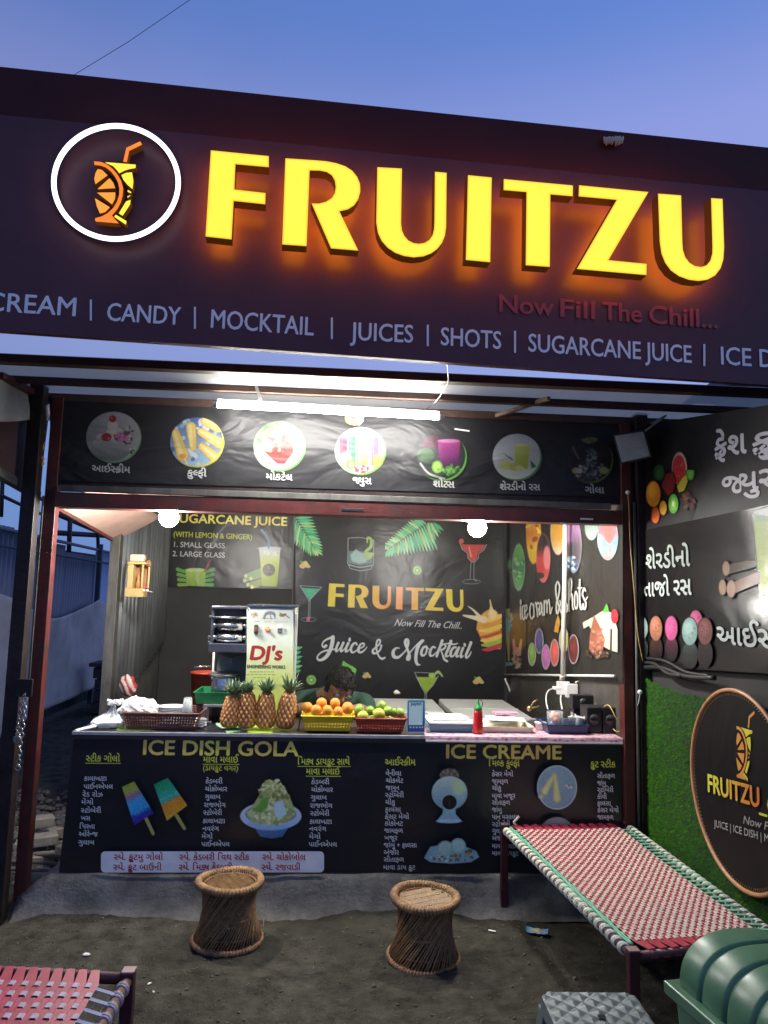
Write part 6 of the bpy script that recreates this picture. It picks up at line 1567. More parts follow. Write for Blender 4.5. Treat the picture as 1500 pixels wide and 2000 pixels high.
for (xb, xt, wid, yt, lab, cr_, rot) in ((447, 456, 37, 1357, 'slimmest pineapple, standing beside the steel stand', .085, .3), (481, 483, 40, 1351, 'second pineapple along, its crown the shortest against the cabinet', .066, 1.2), (518, 520, 39, 1352, 'third pineapple along with dark bushy crown', .085, 2.2), (555, 549, 38, 1351, 'pineapple nearest the cabinet edge with a tall brownish crown', .095, 3.4)):
    p0 = at(xb, 1409, Y=.11); p1 = at(xt, yt, Y=.11); s_ = (p1[0] - p0[0]) / (p1[2] - ZT)
    wd = at(xb + wid / 2, 1385, Y=.11)[0] - at(xb - wid / 2, 1385, Y=.11)[0]
    pineapple(p0[0], .115, lab, p1[2] - ZT, wd / 2 * .92, s_, cr_, rot)

# orange and lime baskets
def fruit(px, py, Y, r, mat, lab, cat, grp, sc=(1, 1, 1), tip=0, rot=0):
    p = at(px, py, Y=Y); r = r * rng.uniform(.90, 1.07); sc = (sc[0] * rng.uniform(.96, 1.04), sc[1], sc[2] * rng.uniform(.93, 1.03))
    g = G(); n, k = 24, 16
    for i in range(k + 1):
        th = PI * i / k; rr = r * (1 + tip * max(0, math.cos(th)) ** 12 + tip * max(0, -math.cos(th)) ** 12)
        for j in range(n):
            a = 2 * PI * j / n; v = Matrix.Rotation(rot, 3, 'X') @ Matrix.Rotation(rot * 2.3, 3, 'Y') @ Vector((math.sin(th) * math.cos(a) * rr * sc[0], math.sin(th) * math.sin(a) * rr * sc[1], math.cos(th) * rr * sc[2]))
            g.v.append((p[0] + v.x, p[1] + v.y, p[2] + v.z))
    g.f = [(i * n + j, (i + 1) * n + j, (i + 1) * n + (j + 1) % n, i * n + (j + 1) % n) for i in range(k) for j in range(n)]; g.m = [0] * len(g.f)
    o = tag(build(cat, g, mat, smooth=True, merge=True), lab, cat, grp)
    n_ = Matrix.Rotation(rot, 3, 'X') @ Matrix.Rotation(rot * 2.3, 3, 'Y') @ Vector((0, -.25, 1)).normalized()
    q = (p[0] + n_.x * r * .985, p[1] + n_.y * r * .985, p[2] + n_.z * r * .985)
    build('stem_scar', G().ball(q, r * .13, 7, 4), M('stem scar', (.10, .11, .03), .8), o)
ob = at(640, 1420, Y=.04); obw = at(690, 1396, Y=.04)[0] - at(589, 1396, Y=.04)[0]
lattice_basket('fruit_basket', 'yellow plastic basket heaped with oranges', (ob[0], .13, ZT + .008), obw, .2, .075, M('yellow plastic', (.52, .42, .025), .35, 0, .1, 20), 16, 5, .86, group='fruit baskets on the counter', hole=(.15, .62))
oranges = ((600, 1382, .10, 'deep orange fruit resting at the outer corner of the yellow basket'), (628, 1373.5, .14, 'high orange on the heap nearer the press'), (654.5, 1373.5, .14, 'high orange on the heap below the man\'s chin'), (679, 1383, .10, 'darker orange at the basket corner beside the limes'),
           (617.5, 1387, .07, 'low front orange between the corner one and the middle'), (639.5, 1387.5, .07, 'low orange in the middle of the yellow basket rim'), (661, 1390, .07, 'smaller pale orange low beside the dark one'))
for i, (x, y, Y, lab) in enumerate(oranges):
    fruit(x, y, Y, .0305 if i != 6 else .028, orangem, lab, 'orange', 'oranges in the yellow basket', rot=i * .7)
for x, y, l_ in ((.045, .16, 'orange buried under the middle of the heap'), (-.07, .18, 'orange buried toward the press end of the yellow basket')):
    fruit(650 + x * 330, 1400, y, .03, orangem, l_, 'orange', 'oranges in the yellow basket')
lb2 = at(743, 1424, Y=.04); lbw = at(792, 1400, Y=.04)[0] - at(692, 1400, Y=.04)[0]
lattice_basket('fruit_basket', 'red brown plastic basket filled with limes', (lb2[0], .13, ZT + .004), lbw, .19, .07, M('red brown plastic', (.26, .035, .022), .35, 0, .1, 20), 16, 5, .86, group='fruit baskets on the counter', hole=(.15, .62))
limes = ((701.5, 1386, .09, limem, 'green lime at the basket corner next to the oranges'), (723, 1388, .10, limem, 'dark green lime second along in the red basket'), (745, 1378.5, .13, limem, 'topmost lime of the heap'), (740, 1394, .06, limey, 'yellow green lime at the front rim of the red basket'),
         (758, 1389, .09, limem, 'dull green lime behind the yellowish one'), (768, 1391, .10, limem, 'rounded lime pressed between two others near the payment stand'), (782, 1392, .09, limem, 'dark lime at the basket corner by the payment stand'), (709, 1398, .06, limey, 'small pale lime just showing over the red rim'))
for i, (x, y, Y, m_, lab) in enumerate(limes): fruit(x, y, Y, .0265, m_, lab, 'lime', 'limes in the red basket', (1, 1, 1.08), .12, i * 1.1)
for x, l_ in ((728, 'lime buried under the heap toward the oranges'), (760, 'lime buried under the heap toward the payment stand')): fruit(x, 1404, .15, .027, limem, l_, 'lime', 'limes in the red basket')

# payment stand (its code left out)
t = thing('payment_stand', 'small blue and teal payment card leaning on the counter by the limes', 'sign')
PP = Plane((0, .035, ZT), (1, 0, 0), (0, .12, 1))
q = [(795, 1370), (798, 1366), (827, 1366), (831, 1370), (830, 1428), (827, 1431), (797, 1431), (794, 1428)]
build('card', G().prism(PP, [PP.uv(*p) for p in q], -.006, 0), M('card edge', (.5, .6, .62), .3), t)
def cf(x, y):
    k = np.clip((y - 1366) / 62, 0, 1); k2 = 1 if y > 1410 else k * .8
    return tuple(np.array([35, 150, 185]) * (1 - k2) + np.array([35, 50, 120]) * k2)
p_ = Print(PP); p_.polyf([(796.5, 1368), (829, 1368), (829.5, 1400), (828.5, 1429), (796, 1429), (796, 1400)], cf); p_.build('printed_face', vinyl, t)
p_ = Print(PP); p_.poly([(799, 1372), (826, 1372), (825, 1416), (798, 1416)], (190, 225, 225)); p_.build('pale_panel', vinyl, t)
word(PP, t, vinyl, 'paytm', (803, 1377.5), (823, 1377.5), 4.5, (25, 45, 100), .04, capem=.5, name='lettering')
p_ = Print(PP)
for x in (800, 806, 812, 818, 823): p_.poly([(x, 1419), (x + 3.4, 1419), (x + 3.4, 1422), (x, 1422)], (180, 195, 220))
p_.build('small_icons', vinyl, t)['kind'] = 'stuff'
build('prop', G().tube([(PP.px(812, 1385, -.01)), (at(812, 1385, Y=.035)[0], .14, ZT)], .003, 5), whitepl, t)

# ketchup bottle
kx = at(933.5, 1424, Y=.06)
t = thing('sauce_bottle', 'red squeeze bottle with green nozzle cap on the flowered cover', 'bottle')
build('bottle', G().lathe([(.001, 0), (.024, 0), (.027, .004), (.0265, .05), (.024, .10), (.022, .118), (.016, .123), (.001, .124)], (kx[0], .06, ZT + .004), 28), M('red bottle', (.50, .015, .015), .28, 0, .06, 9), t, smooth=True)
gc = M('green cap', (.01, .22, .05), .35)
build('cap', G().lathe([(.0215, .119), (.022, .128), (.017, .140), (.009, .146), (.007, .158), (.003, .172), (.0015, .178)], (kx[0], .06, ZT + .004), 24), gc, t, smooth=True)
z = ZT + .004
build('cap_strap', G().tube(catmull([(kx[0] + .016, .06, z + .133), (kx[0] + .024, .06, z + .15), (kx[0] + .018, .06, z + .168), (kx[0] + .008, .06, z + .176), (kx[0] + .002, .06, z + .172)]), .0022, 6), gc, t, smooth=True)

# trays
cream = M('cream plastic', (.62, .60, .44), .4, 0, .08, 12); tealp = M('teal plastic', (.08, .21, .27), .35, 0, .1, 12)
def px_box_tray(name, lab, x0, x1, yb, Y, d, h, mat, zadd=.004):
    a = at(x0, yb, Y=Y)[0]; b_ = at(x1, yb, Y=Y)[0]
    t = thing(name, lab, 'tray'); cx, cy = (a + b_) / 2, Y + d / 2
    build('tray', troughs(cx, cy, ZT + zadd, b_ - a, d, h, .88), mat, t)
    return t, cx, cy, b_ - a
t, cx, cy, w = px_box_tray('lidded_tray', 'teal plastic tray with a white lid beside the payment stand', 838, 926, 1418, .07, .24, .042, tealp)
build('lid', G().box((cx - w * .5, cy - .13, ZT + .047), (cx + w * .5, cy + .12, ZT + .058)), whitepl, t, bev=.005)
build('lid_top', G().box((cx - w * .42, cy - .09, ZT + .058), (cx + w * .38, cy + .09, ZT + .072)), whitepl, t, bev=.008)
t, cx, cy, w = px_box_tray('cream_tray', 'shallow cream tray holding flat white packets behind the red bottle', 944, 1042, 1420, .08, .24, .032, cream)
for k_, (dx, dy, rz) in enumerate(((-.06, 0, .1), (.05, .02, -.12), (0, .05, .3), (-.02, -.04, -.05))):
    tag(build('packet', G().cbox((cx + dx, cy + dy, ZT + .046 + .006 * k_), (.15, .12, .006), rz=rz), paper, bev=.002), ('flat white packet lying on the cream tray near the bottle', 'flat white packet on the cream tray toward the blue tray', 'square white packet at the back of the cream tray', 'front white packet across the cream tray')[k_], 'packet', group='flat packets on the cream tray')
pinkp = M('pink printed film', (.6, .30, .42), .3, 0, .5, 60)
tag(build('packet', G().cbox((cx + .03, cy + .09, ZT + .078), (.13, .07, .012), rz=.15), pinkp, bev=.003), 'packet wrapped in pink printed film behind the white ones', 'packet', group='flat packets on the cream tray')
t, cx, cy, w = px_box_tray('blue_tray', 'deep navy blue tray holding a jar and white cups', 1069, 1150, 1428, .06, .22, .05, M('navy plastic', (.012, .03, .10), .35, 0, .1, 12))
bx, by = cx, cy
t = thing('spoon_jar', 'clear plastic jar stuffed with orange and blue wrapped spoons in the blue tray', 'jar', group='jar in the blue tray')
jp = at(1084, 1402, Y=.14)
build('jar_wall', G().lathe([(.001, .002), (.038, .002), (.043, .1), (.045, .1), (.040, 0), (.001, 0)][::-1], (jp[0], .14, ZT + .012), 28), clearp, t, smooth=True)
for i, (dx, dy, dz, r, m_) in enumerate(((-.01, 0, .07, .022, (.65, .25, .12)), (.014, .006, .075, .02, (.7, .35, .25)), (0, -.012, .055, .02, (.6, .2, .1)), (.008, .01, .03, .022, (.08, .12, .35)), (-.014, 0, .028, .02, (.2, .3, .55)), (-.006, .012, .085, .016, (.75, .5, .4)))):
    g = G().ball((jp[0] + dx, .14 + dy, ZT + .012 + dz), r, 10, 7); build('wrapped_spoons', g, M('wrap%d' % i, m_, .3, 0, .4, 80), t)
for k_ in range(4):
    t = thing('paper_cup', ('white paper cup leaning in the blue tray next to the jar', 'white paper cup in the middle of the blue tray', 'white paper cup at the far rim of the blue tray', 'white paper cup tipped toward the speakers')[k_], 'cup', group='paper cups in the blue tray')
    pp = at(1108 + k_ * 10, 1400, Y=.13 + .03 * (k_ % 2)); 
    build('cup_wall', G().lathe([(.014, 0), (.015, 0), (.022, .062), (.0235, .064), (.021, .063), (.013, .002)], (0, 0, 0), 18), paper, t, smooth=True)
    t.location = (pp[0], pp[1], ZT + .012 + .006 * k_); t.rotation_euler = (.15 * (k_ - 1.5), .22 * (k_ - 1), 0)
for k_ in range(3):
    pp = at(1117 + 7 * k_, 1382, Y=.16)
    tag(build('napkin', G().add([(pp[0] - .012, .15, ZT + .02), (pp[0] + .016, .155, ZT + .02), (pp[0] + .01 - .004 * k_, .17, ZT + .105 - .01 * k_), (pp[0] - .004, .165, ZT + .11 - .012 * k_), (pp[0] + .004, .16, ZT + .085)], [(0, 1, 4), (1, 2, 4), (2, 3, 4), (3, 0, 4)]), paper, solid=.001), ('pointed white napkin rising behind the jar', 'pointed white napkin in the middle of the bunch', 'lower pointed napkin nearest the speakers')[k_], 'napkin', group='napkins in the blue tray')
tp_ = at(1056, 1398, Y=.2)
tag(build('tub', G().lathe([(.001, 0), (.026, 0), (.031, .035), (.034, .035), (.034, .04), (.001, .041)], (tp_[0], .2, ZT + .004), 20), whitepl, smooth=True), 'small round white lidded tub behind the blue tray', 'tub')
# brass lemon press
t = thing('lemon_press', 'small brass lemon squeezer lying behind the trays', 'squeezer')
a_ = at(1034, 1384, Y=.25); b_2 = at(1050, 1372, Y=.25); brs = M('brass', (.4, .3, .14), .35, .9)
build('handle', G().tube([a_, (a_ + b_2) / 2 + np.array([0, 0, .02]), b_2 + np.array([0, 0, .015])], .005, 6), brs, t, smooth=True)
build('handle', G().tube([a_, b_2 + np.array([.01, 0, -.02])], .005, 6), brs, t, smooth=True)
build('cup', G().ball(a_, .016, 12, 8), brs, t, smooth=True)
tag(build('utensil_block', G().cbox((a_[0] + .03, .28, ZT + .02), (.09, .06, .05)), M('grey box', (.2, .2, .2), .5), bev=.003), 'small grey box under the lemon squeezer', 'box')

# speakers and electrics
for i, (x0, x1, y0_, lab) in enumerate(((1147, 1176, 1381, 'black desk speaker beside the blue tray, its cone towards the front'), (1178, 1208, 1382, 'black desk speaker in the corner under the yellow cable'))):
    a = at(x0, 1428, Y=.10)[0]; b_ = at(x1, 1428, Y=.10)[0]; zt2 = at(x0, y0_, Y=.10)[2]
    t = thing('speaker', lab, 'speaker', group='pair of black speakers')
    build('cabinet', G().box((a, .10, ZT + .004), (b_, .22, zt2)), blackpl, t, bev=.006)
    c_ = np.array([(a + b_) / 2, .098, (ZT + zt2) / 2 + .006])
    build('cone', G().tube([c_ + np.array([0, .01, 0]), c_ + np.array([0, -.002, 0]), c_ + np.array([0, .006, 0]), c_ + np.array([0, .004, 0])], [.027, .028, .014, .002], 24), M('cone', (.05, .05, .052), .35), t, smooth=True)
    build('foot', G().ball((a + .012, .1, ZT + .008), .008, 8, 6), blackpl, t, smooth=True)
tag(build('yellow_wire', G().tube(catmull([at(1176, 1383, Y=.14), at(1188, 1377, Y=.12), at(1197, 1390, Y=.09), at(1203, 1402, Y=.08), at(1212, 1409, Y=.08)]), .003, 6), M('yellow wire', (.55, .42, .12), .4), smooth=True), 'yellow wire curling over the corner speaker', 'wire')
tag(build('yellow_wire', G().tube(catmull([at(1198, 1424, Y=.08), at(1204, 1429, Y=.04), at(1213, 1428, Y=.05)]), .003, 6), M('yellow wire', (.55, .42, .12), .4), smooth=True), 'short loop of yellow wire lying by the corner post', 'wire')
a = at(1118, 1384, Y=.3); b_ = at(1160, 1358, Y=.3)
t = thing('black_device', 'flat black router box standing behind the paper cups', 'box')
build('case', G().box((a[0], .3, a[2]), (b_[0], .36, b_[2])), blackpl, t, bev=.006)
build('stand', G().box((a[0] + .01, .31, ZT), (b_[0] - .01, .35, a[2])), blackpl, t)
build('dial', G().tube([((a[0] + b_[0]) / 2, .297, (a[2] + b_[2]) / 2), ((a[0] + b_[0]) / 2, .301, (a[2] + b_[2]) / 2)], .02, 20), M('dial', (.03, .03, .032), .25), t, smooth=True)
t = thing('socket_board', 'white socket board with plugs hanging at the foot of the pipe', 'socket')
a = at(1090, 1357, Y=.75); b_ = at(1113, 1332, Y=.75)
build('board', G().box((a[0], .75, a[2]), (b_[0], .79, b_[2])), whitepl, t, bev=.003)
a = at(1105, 1362, Y=.72); b_ = at(1127, 1336, Y=.72); build('adapter', G().box((a[0], .70, a[2]), (b_[0], .745, b_[2])), whitepl, t, bev=.004)
a = at(1126, 1358, Y=.74); b_ = at(1137, 1334, Y=.74); build('orange_plug', G().box((a[0], .74, a[2]), (b_[0], .78, b_[2])), M('terracotta plug', (.30, .09, .04), .5), t, bev=.002)
a = at(1080, 1347, Y=.7); b_ = at(1094, 1341, Y=.7); build('plug', G().box((a[0], .68, a[2]), (b_[0], .72, b_[2])), whitepl, t, bev=.004)
build('cord', G().tube(catmull([at(1082, 1345, Y=.69), at(1072, 1348, Y=.66), at(1067, 1358, Y=.6), at(1067, 1372, Y=.5), at(1070, 1385, Y=.4)]), .004, 6), whitepl, t, smooth=True)
build('cord', G().tube(catmull([at(1124, 1333, Y=.72), at(1134, 1330, Y=.7), at(1142, 1342, Y=.66), at(1151, 1358, Y=.62)]), .0055, 6), cream, t, smooth=True)
build('cord', G().tube(catmull([at(1096, 1357, Y=.7), at(1095, 1368, Y=.6), at(1098, 1385, Y=.5)]), .005, 6), whitepl, t, smooth=True)
build('shelf', G().box((at(1060, 1400, Y=.6)[0], .62, ZT - .3), (1.552, .9, ZT - .27)), M('back shelf', (.06, .055, .05), .6), stall)

# small folded things by the stand
for k_ in range(4):
    p_ = at(391, 1406 - k_ * 4, Y=.16)
    tag(build('folded_paper', G().cbox((p_[0] + .004 * (k_ % 2), .17, ZT + .006 + k_ * .011), (.05, .06, .008), rz=.2 * (k_ - 1)), paper, bev=.001), ('lowest folded paper in the little pile beside the steel stand', 'second folded paper from the bottom of the pile by the stand', 'third folded paper up in the pile by the stand', 'topmost folded paper of the pile by the stand')[k_], 'paper', group='folded papers by the stand')
# yellow wall box
t = thing('wall_shrine', 'small yellow wooden wall cabinet with slim columns and offerings', 'cabinet')
Yb = 1.10; wx0 = at(249, 1120, Y=Yb)[0]; wx1 = at(281, 1120, Y=Yb)[0]; wz0 = at(262, 1166, Y=Yb)[2]; wz1 = at(262, 1097, Y=Yb)[2]; ylw = M('yellow wood', (.50, .36, .14), .5, 0, .12, 10)
build('base_box', G().box((wx0 - .01, Yb, wz0), (wx1 + .005, Yb + .1, wz0 + .058)), ylw, t, bev=.004)
build('back_panel', G().box((wx0, Yb + .09, wz0 + .058), (wx1, Yb + .1, wz1)), M('panel brown', (.30, .14, .06), .5, 0, .3, 20), t)
build('side_board', G().box((wx0, Yb + .001, wz0 + .0585), (wx0 + .035, Yb + .089, wz1 - .018)), ylw, t, bev=.002)
for dx in (.0, .035): build('column', G().lathe([(.008, 0), (.006, .015), (.0075, .06), (.0065, .12), (.008, .15), (.009, wz1 - wz0 - .078)], (wx1 - .012 + dx, Yb + .01 + dx * .9, wz0 + .06), 10), ylw, t, smooth=True)
build('top_board', G().box((wx0 - .004, Yb - .003, wz1 - .017), (wx1 + .012, Yb + .1, wz1)), ylw, t, bev=.003)
build('crest', G().box((wx0 + .006, Yb, wz1 + .0005), (wx1 - .004, Yb + .06, wz1 + .05)), M('pale crest', (.55, .5, .36), .5), t, bev=.01)
build('side_dome', G().lathe([(.02, 0), (.019, .02), (.012, .035), (.001, .042)], (wx1 + .02, Yb + .03, wz1 - .025), 14), M('panel brown', (.30, .14, .06), .5, 0, .3, 20), t, smooth=True)
build('figure', G().lathe([(.016, 0), (.014, .04), (.008, .055), (.011, .07), (.007, .085), (.001, .09)], ((wx0 + wx1) / 2 + .006, Yb + .05, wz0 + .06), 14), M('terracotta', (.45, .2, .08), .5), t, smooth=True)
for k_ in range(3): build('offering', G().ball((wx1 + .008 + .012 * k_, Yb - .004, wz0 + .045 + .018 * (k_ % 2)), .009, 8, 6), (whitepl, M('flower red', (.4, .06, .05), .6), whitepl)[k_], t, smooth=True)
build('incense_stick', G().tube([(wx1, Yb - .005, wz0 + .05), (wx1 + .07, Yb - .02, wz0 + .035)], .002, 4), paper, t)
# red and white cloth bundle hanging on the post
p_ = at(252, 1338, Y=1.16)
g = G().ball((0, 0, 0), 1, 30, 20); cols = []
vs = []
for v in g.v:
    v = Vector(v); q = 1 + .25 * fnoise(v.x * 2, v.y * 2, v.z * 2); vs.append((p_[0] + v.x * .055 * q, p_[1] - .02 + v.y * .04 * q, p_[2] + v.z * .065 * q - v.x * .02)); k = math.sin(v.x * 7 + v.z * 5 + 1.5 * fnoise(v.x * 2, v.z * 2)) > .1
    cols.append((.42, .03, .03) if k else (.65, .55, .5))
g.v = vs; tag(build('cloth_bundle', g, matprint, cols=np.array(cols), smooth=True), 'red and white striped cloth bundle hung on the wall post', 'cloth')

# ------------------------------------------------------------------ freezers
fw = M('freezer lid', (.62, .65, .62), .35, 0, .05, 6, dirt=.2, dirtcol=(.4, .4, .36)); fb = M('freezer side', (.45, .48, .46), .4, 0, .06, 6)
fzt = .775
def freezer(lab, x0, x1, y0, y1):
    t = thing('chest_freezer', lab, 'freezer', group='chest freezers along the back')
    build('body', G().box((x0, y0, .02), (x1, y1, fzt - .07)), fb, t, bev=.008)
    build('seal', G().box((x0 + .01, y0 + .01, fzt - .07), (x1 - .01, y1 - .01, fzt - .055)), M('seal', (.1, .1, .1), .6), t)
    build('lid', G().box((x0 - .006, y0 - .006, fzt - .055), (x1 + .006, y1 + .006, fzt)), fw, t, bev=.012)
    if y1 - y0 > .8: build('lid_seam', G().box((x0 + .0, (y0 + y1) / 2 - .006, fzt - .002), (x1, (y0 + y1) / 2 + .006, fzt + .004)), fb, t)
    build('handle', G().box(((x0 + x1) / 2 - .06, y0 - .022, fzt - .05), ((x0 + x1) / 2 + .06, y0 - .007, fzt - .03)), M('handle grey', (.2, .21, .22), .4), t, bev=.003)
freezer('white chest freezer standing against the back wall behind the man', at(578, 1370, Y=1.3)[0], .80, 1.28, 1.9)
freezer('grey white chest freezer set lengthwise beside the ice cream banner', .86, 1.36, .95, 1.93)
tag(build('crumpled_wrapper', G().add([at(768, 1352, Y=1.75), at(774, 1347, Y=1.75), at(782, 1353, Y=1.72), at(776, 1354, Y=1.7)], [(0, 1, 2), (0, 2, 3), (0, 1, 3)]), paper, solid=.001), 'scrap of white wrapper on the freezer lid', 'wrapper')

# ------------------------------------------------------------------ the man behind the counter
man = thing('person', 'man in dark green shirt and glasses bending his head over the oranges', 'person')
hc = np.array(at(664, 1340, Y=.56)); nb_ = np.array(at(648, 1362, Y=.70))
x0 = nb_[0]
def closed(parts, name, mat, vox, parent, sm=6, **k):
    g = G()
    for kind_, *a in parts:
        if kind_ == 't':
            pts, rr = a; pts2, r2 = catmull(pts, rr, 4); g.tube(pts2, r2, 14)
            g.ball(pts[0], rr[0], 12, 8); g.ball(pts[-1], rr[-1], 12, 8)
        else: g.ball(*a[:2], 18, 12, sc=a[2] if len(a) > 2 else (1, 1, 1), rot=a[3] if len(a) > 3 else None)
    o = build(name, g, mat, parent, smooth=True, **k)
    m = o.modifiers.new('r', 'REMESH'); m.mode = 'VOXEL'; m.voxel_size = vox; m.use_smooth_shade = True
    m = o.modifiers.new('s', 'SMOOTH'); m.iterations = sm; m.factor = .5
    dg = bpy.context.evaluated_depsgraph_get()
    me = bpy.data.meshes.new_from_object(o.evaluated_get(dg)); o.modifiers.clear(); o.data = me
    return o
tilt = Matrix.Rotation(math.radians(30), 3, 'X') @ Matrix.Rotation(math.radians(8), 3, 'Y')
turn = Matrix.Rotation(math.radians(14), 3, 'Z') @ tilt
hl = lambda x, y, z: tuple(hc + np.array(turn @ Vector((x, y, z))))      # head space: -y is the face
ch = (x0 + .0, .80, nb_[2] - .12); hipc = (x0 + .0, .98, .56)
shl = (x0 - .165, .74, nb_[2] - .035); shr = (x0 + .165, .74, nb_[2] - .045)
ell_, elr = (x0 - .25, .62, .84), (x0 + .23, .62, .84)
hal, har = (x0 - .09, .46, ZT + .04), (x0 + .10, .44, ZT + .04)
parts = [('b', hc, .098, (.79, .93, 1.08), turn), ('b', hl(0, -.03, -.05), .066, (.85, .9, 1.0), turn), ('b', hl(0, -.066, -.088), .03, (1, .8, .8), turn),
         ('t', [hl(0, -.088, .0), hl(0, -.105, -.022), hl(0, -.104, -.036)], [.009, .013, .014]), ('b', hl(-.012, -.098, -.036), .009), ('b', hl(.012, -.098, -.036), .009),
         ('t', [hl(-.02, -.088, -.058), hl(0, -.094, -.057), hl(.02, -.088, -.058)], [.005, .008, .005]), ('t', [hl(-.035, -.082, .014), hl(-.01, -.09, .012)], [.008, .008]), ('t', [hl(.035, -.082, .014), hl(.01, -.09, .012)], [.008, .008]),
         ('b', hl(-.079, .006, -.008), .022, (.35, .7, 1.1), turn), ('b', hl(.079, .006, -.008), .022, (.35, .7, 1.1), turn),
         ('t', [hl(0, .02, -.06), tuple((np.array(hl(0, .03, -.1)) + nb_) / 2), tuple(nb_)], [.055, .056, .062]), ('t', [tuple(nb_), ch, (x0, .9, .68), hipc], [.07, .13, .135, .14]), ('t', [shl, tuple(nb_), shr], [.06, .06, .06]),
         ('t', [shl, ell_], [.052, .04]), ('t', [shr, elr], [.052, .04]), ('t', [ell_, ((ell_[0] + hal[0]) / 2, .54, ZT + .05), hal], [.04, .034, .026]), ('t', [elr, ((elr[0] + har[0]) / 2, .53, ZT + .05), har], [.04, .034, .026])]
for s_, h_ in ((1, hal), (-1, har)):
    parts.append(('b', (h_[0] + s_ * .03, h_[1] - .03, h_[2] - .006), .04, (.95, 1, .4)))
    for k_ in range(4):
        a = -PI / 2 + s_ * (.35 - .22 * k_) + s_ * .35; l = (.06, .07, .066, .05)[k_]
        b0 = (h_[0] + s_ * (.012 + .017 * k_), h_[1] - .05, h_[2] - .004)
        parts.append(('t', [b0, (b0[0] + math.cos(a) * l * .55, b0[1] + math.sin(a) * l * .55, b0[2] + .004), (b0[0] + math.cos(a) * l, b0[1] + math.sin(a) * l, b0[2] - .012)], [.0095, .009, .0075]))
    parts.append(('t', [(h_[0] + s_ * .0, h_[1] - .01, h_[2]), (h_[0] + s_ * -.028, h_[1] - .04, h_[2] - .004), (h_[0] + s_ * -.03, h_[1] - .065, h_[2] - .01)], [.012, .011, .008]))
for s_ in (-1, 1):
    parts.append(('t', [(hipc[0] + s_ * .09, .98, .50), (hipc[0] + s_ * .12, .70, .50)], [.085, .062])); parts.append(('t', [(hipc[0] + s_ * .12, .70, .50), (hipc[0] + s_ * .12, .76, .08)], [.06, .042])); parts.append(('b', (hipc[0] + s_ * .12, .70, .045), .06, (.8, 1.8, .7)))
skin = M('skin', (.30, .15, .095), .5, 0, .15, 40, .1, 200)
closed(parts, 'body', skin, .0075, man, 4)
shirt = [('t', [(x0, nb_[1] + .01, nb_[2] - .012), ch, (x0, .9, .68), (hipc[0], hipc[1], .50)], [.086, .150, .156, .165]), ('t', [shl, (x0, nb_[1] + .02, nb_[2] - .02), shr], [.075, .08, .075]), ('t', [shl, (shl[0] - .04, .70, .90), (ell_[0] + .015, .64, .86)], [.075, .066, .062]), ('t', [shr, (shr[0] + .035, .70, .90), (elr[0] - .012, .64, .86)], [.075, .066, .062])]
closed(shirt, 'shirt', M('green shirt', (.022, .062, .042), .85, 0, .2, 14, .5, 120), .009, man, 3)
g = G()
for i in range(22):
    a = 2 * PI * i / 22; pass
build('collar', G().tube([(nb_[0] + .078 * math.cos(a), nb_[1] + .005 + .074 * math.sin(a), nb_[2] + .022 + .028 * math.sin(a) * 1.0 + .0 * a) for a in np.linspace(0, 2 * PI, 30, endpoint=False)], .014, 8, closed=True), M('collar green', (.03, .08, .055), .8, 0, .2, 14), man, smooth=True)
tr = []
for s_ in (-1, 1): tr += [('t', [(hipc[0] + s_ * .08, 1.0, .50), (hipc[0] + s_ * .12, .72, .505), (hipc[0] + s_ * .12, .70, .47)], [.105, .08, .078]), ('t', [(hipc[0] + s_ * .12, .70, .50), (hipc[0] + s_ * .12, .76, .11)], [.078, .06])]
tr.append(('b', (hipc[0], 1.0, .53), .15, (1.1, 1, .7)))
closed(tr, 'trousers', M('dark trousers', (.02, .02, .025), .85), .012, man, 3)
# hair
g = G(); n, k_ = 60, 40
for j in range(k_ + 1):
    th = PI * j / k_
    for i in range(n):
        a = 2 * PI * i / n
        v = Vector((math.sin(th) * math.cos(a), math.sin(th) * math.sin(a), math.cos(th)))
        front = max(0, -v.y); line = .30 + .12 * fnoise(v.x * 4, 2) if front > .35 else -.35 - .1 * fnoise(v.x * 3, 5)
        q = 1.12 + .05 * fnoise(v.x * 5, v.y * 5, v.z * 5) + .035 * fnoise(v.x * 16, v.y * 16, v.z * 5)
        if v.z < line: q = .82
        p = turn @ Vector((v.x * .0785 * q, v.y * .092 * q + .003, v.z * .106 * q))
        g.v.append(tuple(hc + np.array(p)))
g.f = [(j * n + i, (j + 1) * n + i, (j + 1) * n + (i + 1) % n, j * n + (i + 1) % n) for j in range(k_) for i in range(n)]; g.m = [0] * len(g.f)
hairm = M('black hair', (.012, .010, .009), .45, 0, .5, 60, .9, 160)
build('hair', g, hairm, man, smooth=True)
g = G()
for i in range(420):
    th = math.acos(rng.uniform(-.05, 1)); a = rng.uniform(0, 2 * PI); v = Vector((math.sin(th) * math.cos(a), math.sin(th) * math.sin(a), math.cos(th)))
    if v.y < -.3 and v.z < .42: continue
    b0 = Vector((v.x * .088, v.y * .103, v.z * .118)); d = Vector((v.y * .4 + rng.normal(0, .3), -.8 + rng.normal(0, .3), rng.normal(0, .2) - .2)); d -= v * d.dot(v)
    b1 = b0 + d.normalized() * .028 + v * .003
    g.tube([tuple(hc + np.array(turn @ b0)), tuple(hc + np.array(turn @ ((b0 + b1) / 2 + v * .005))), tuple(hc + np.array(turn @ b1))], [.0022, .0022, .0006], 4)
build('hair_strands', g, hairm, man, smooth=True)['kind'] = 'stuff'
gl = M('spectacle frame', (.02, .018, .016), .25, .3); 
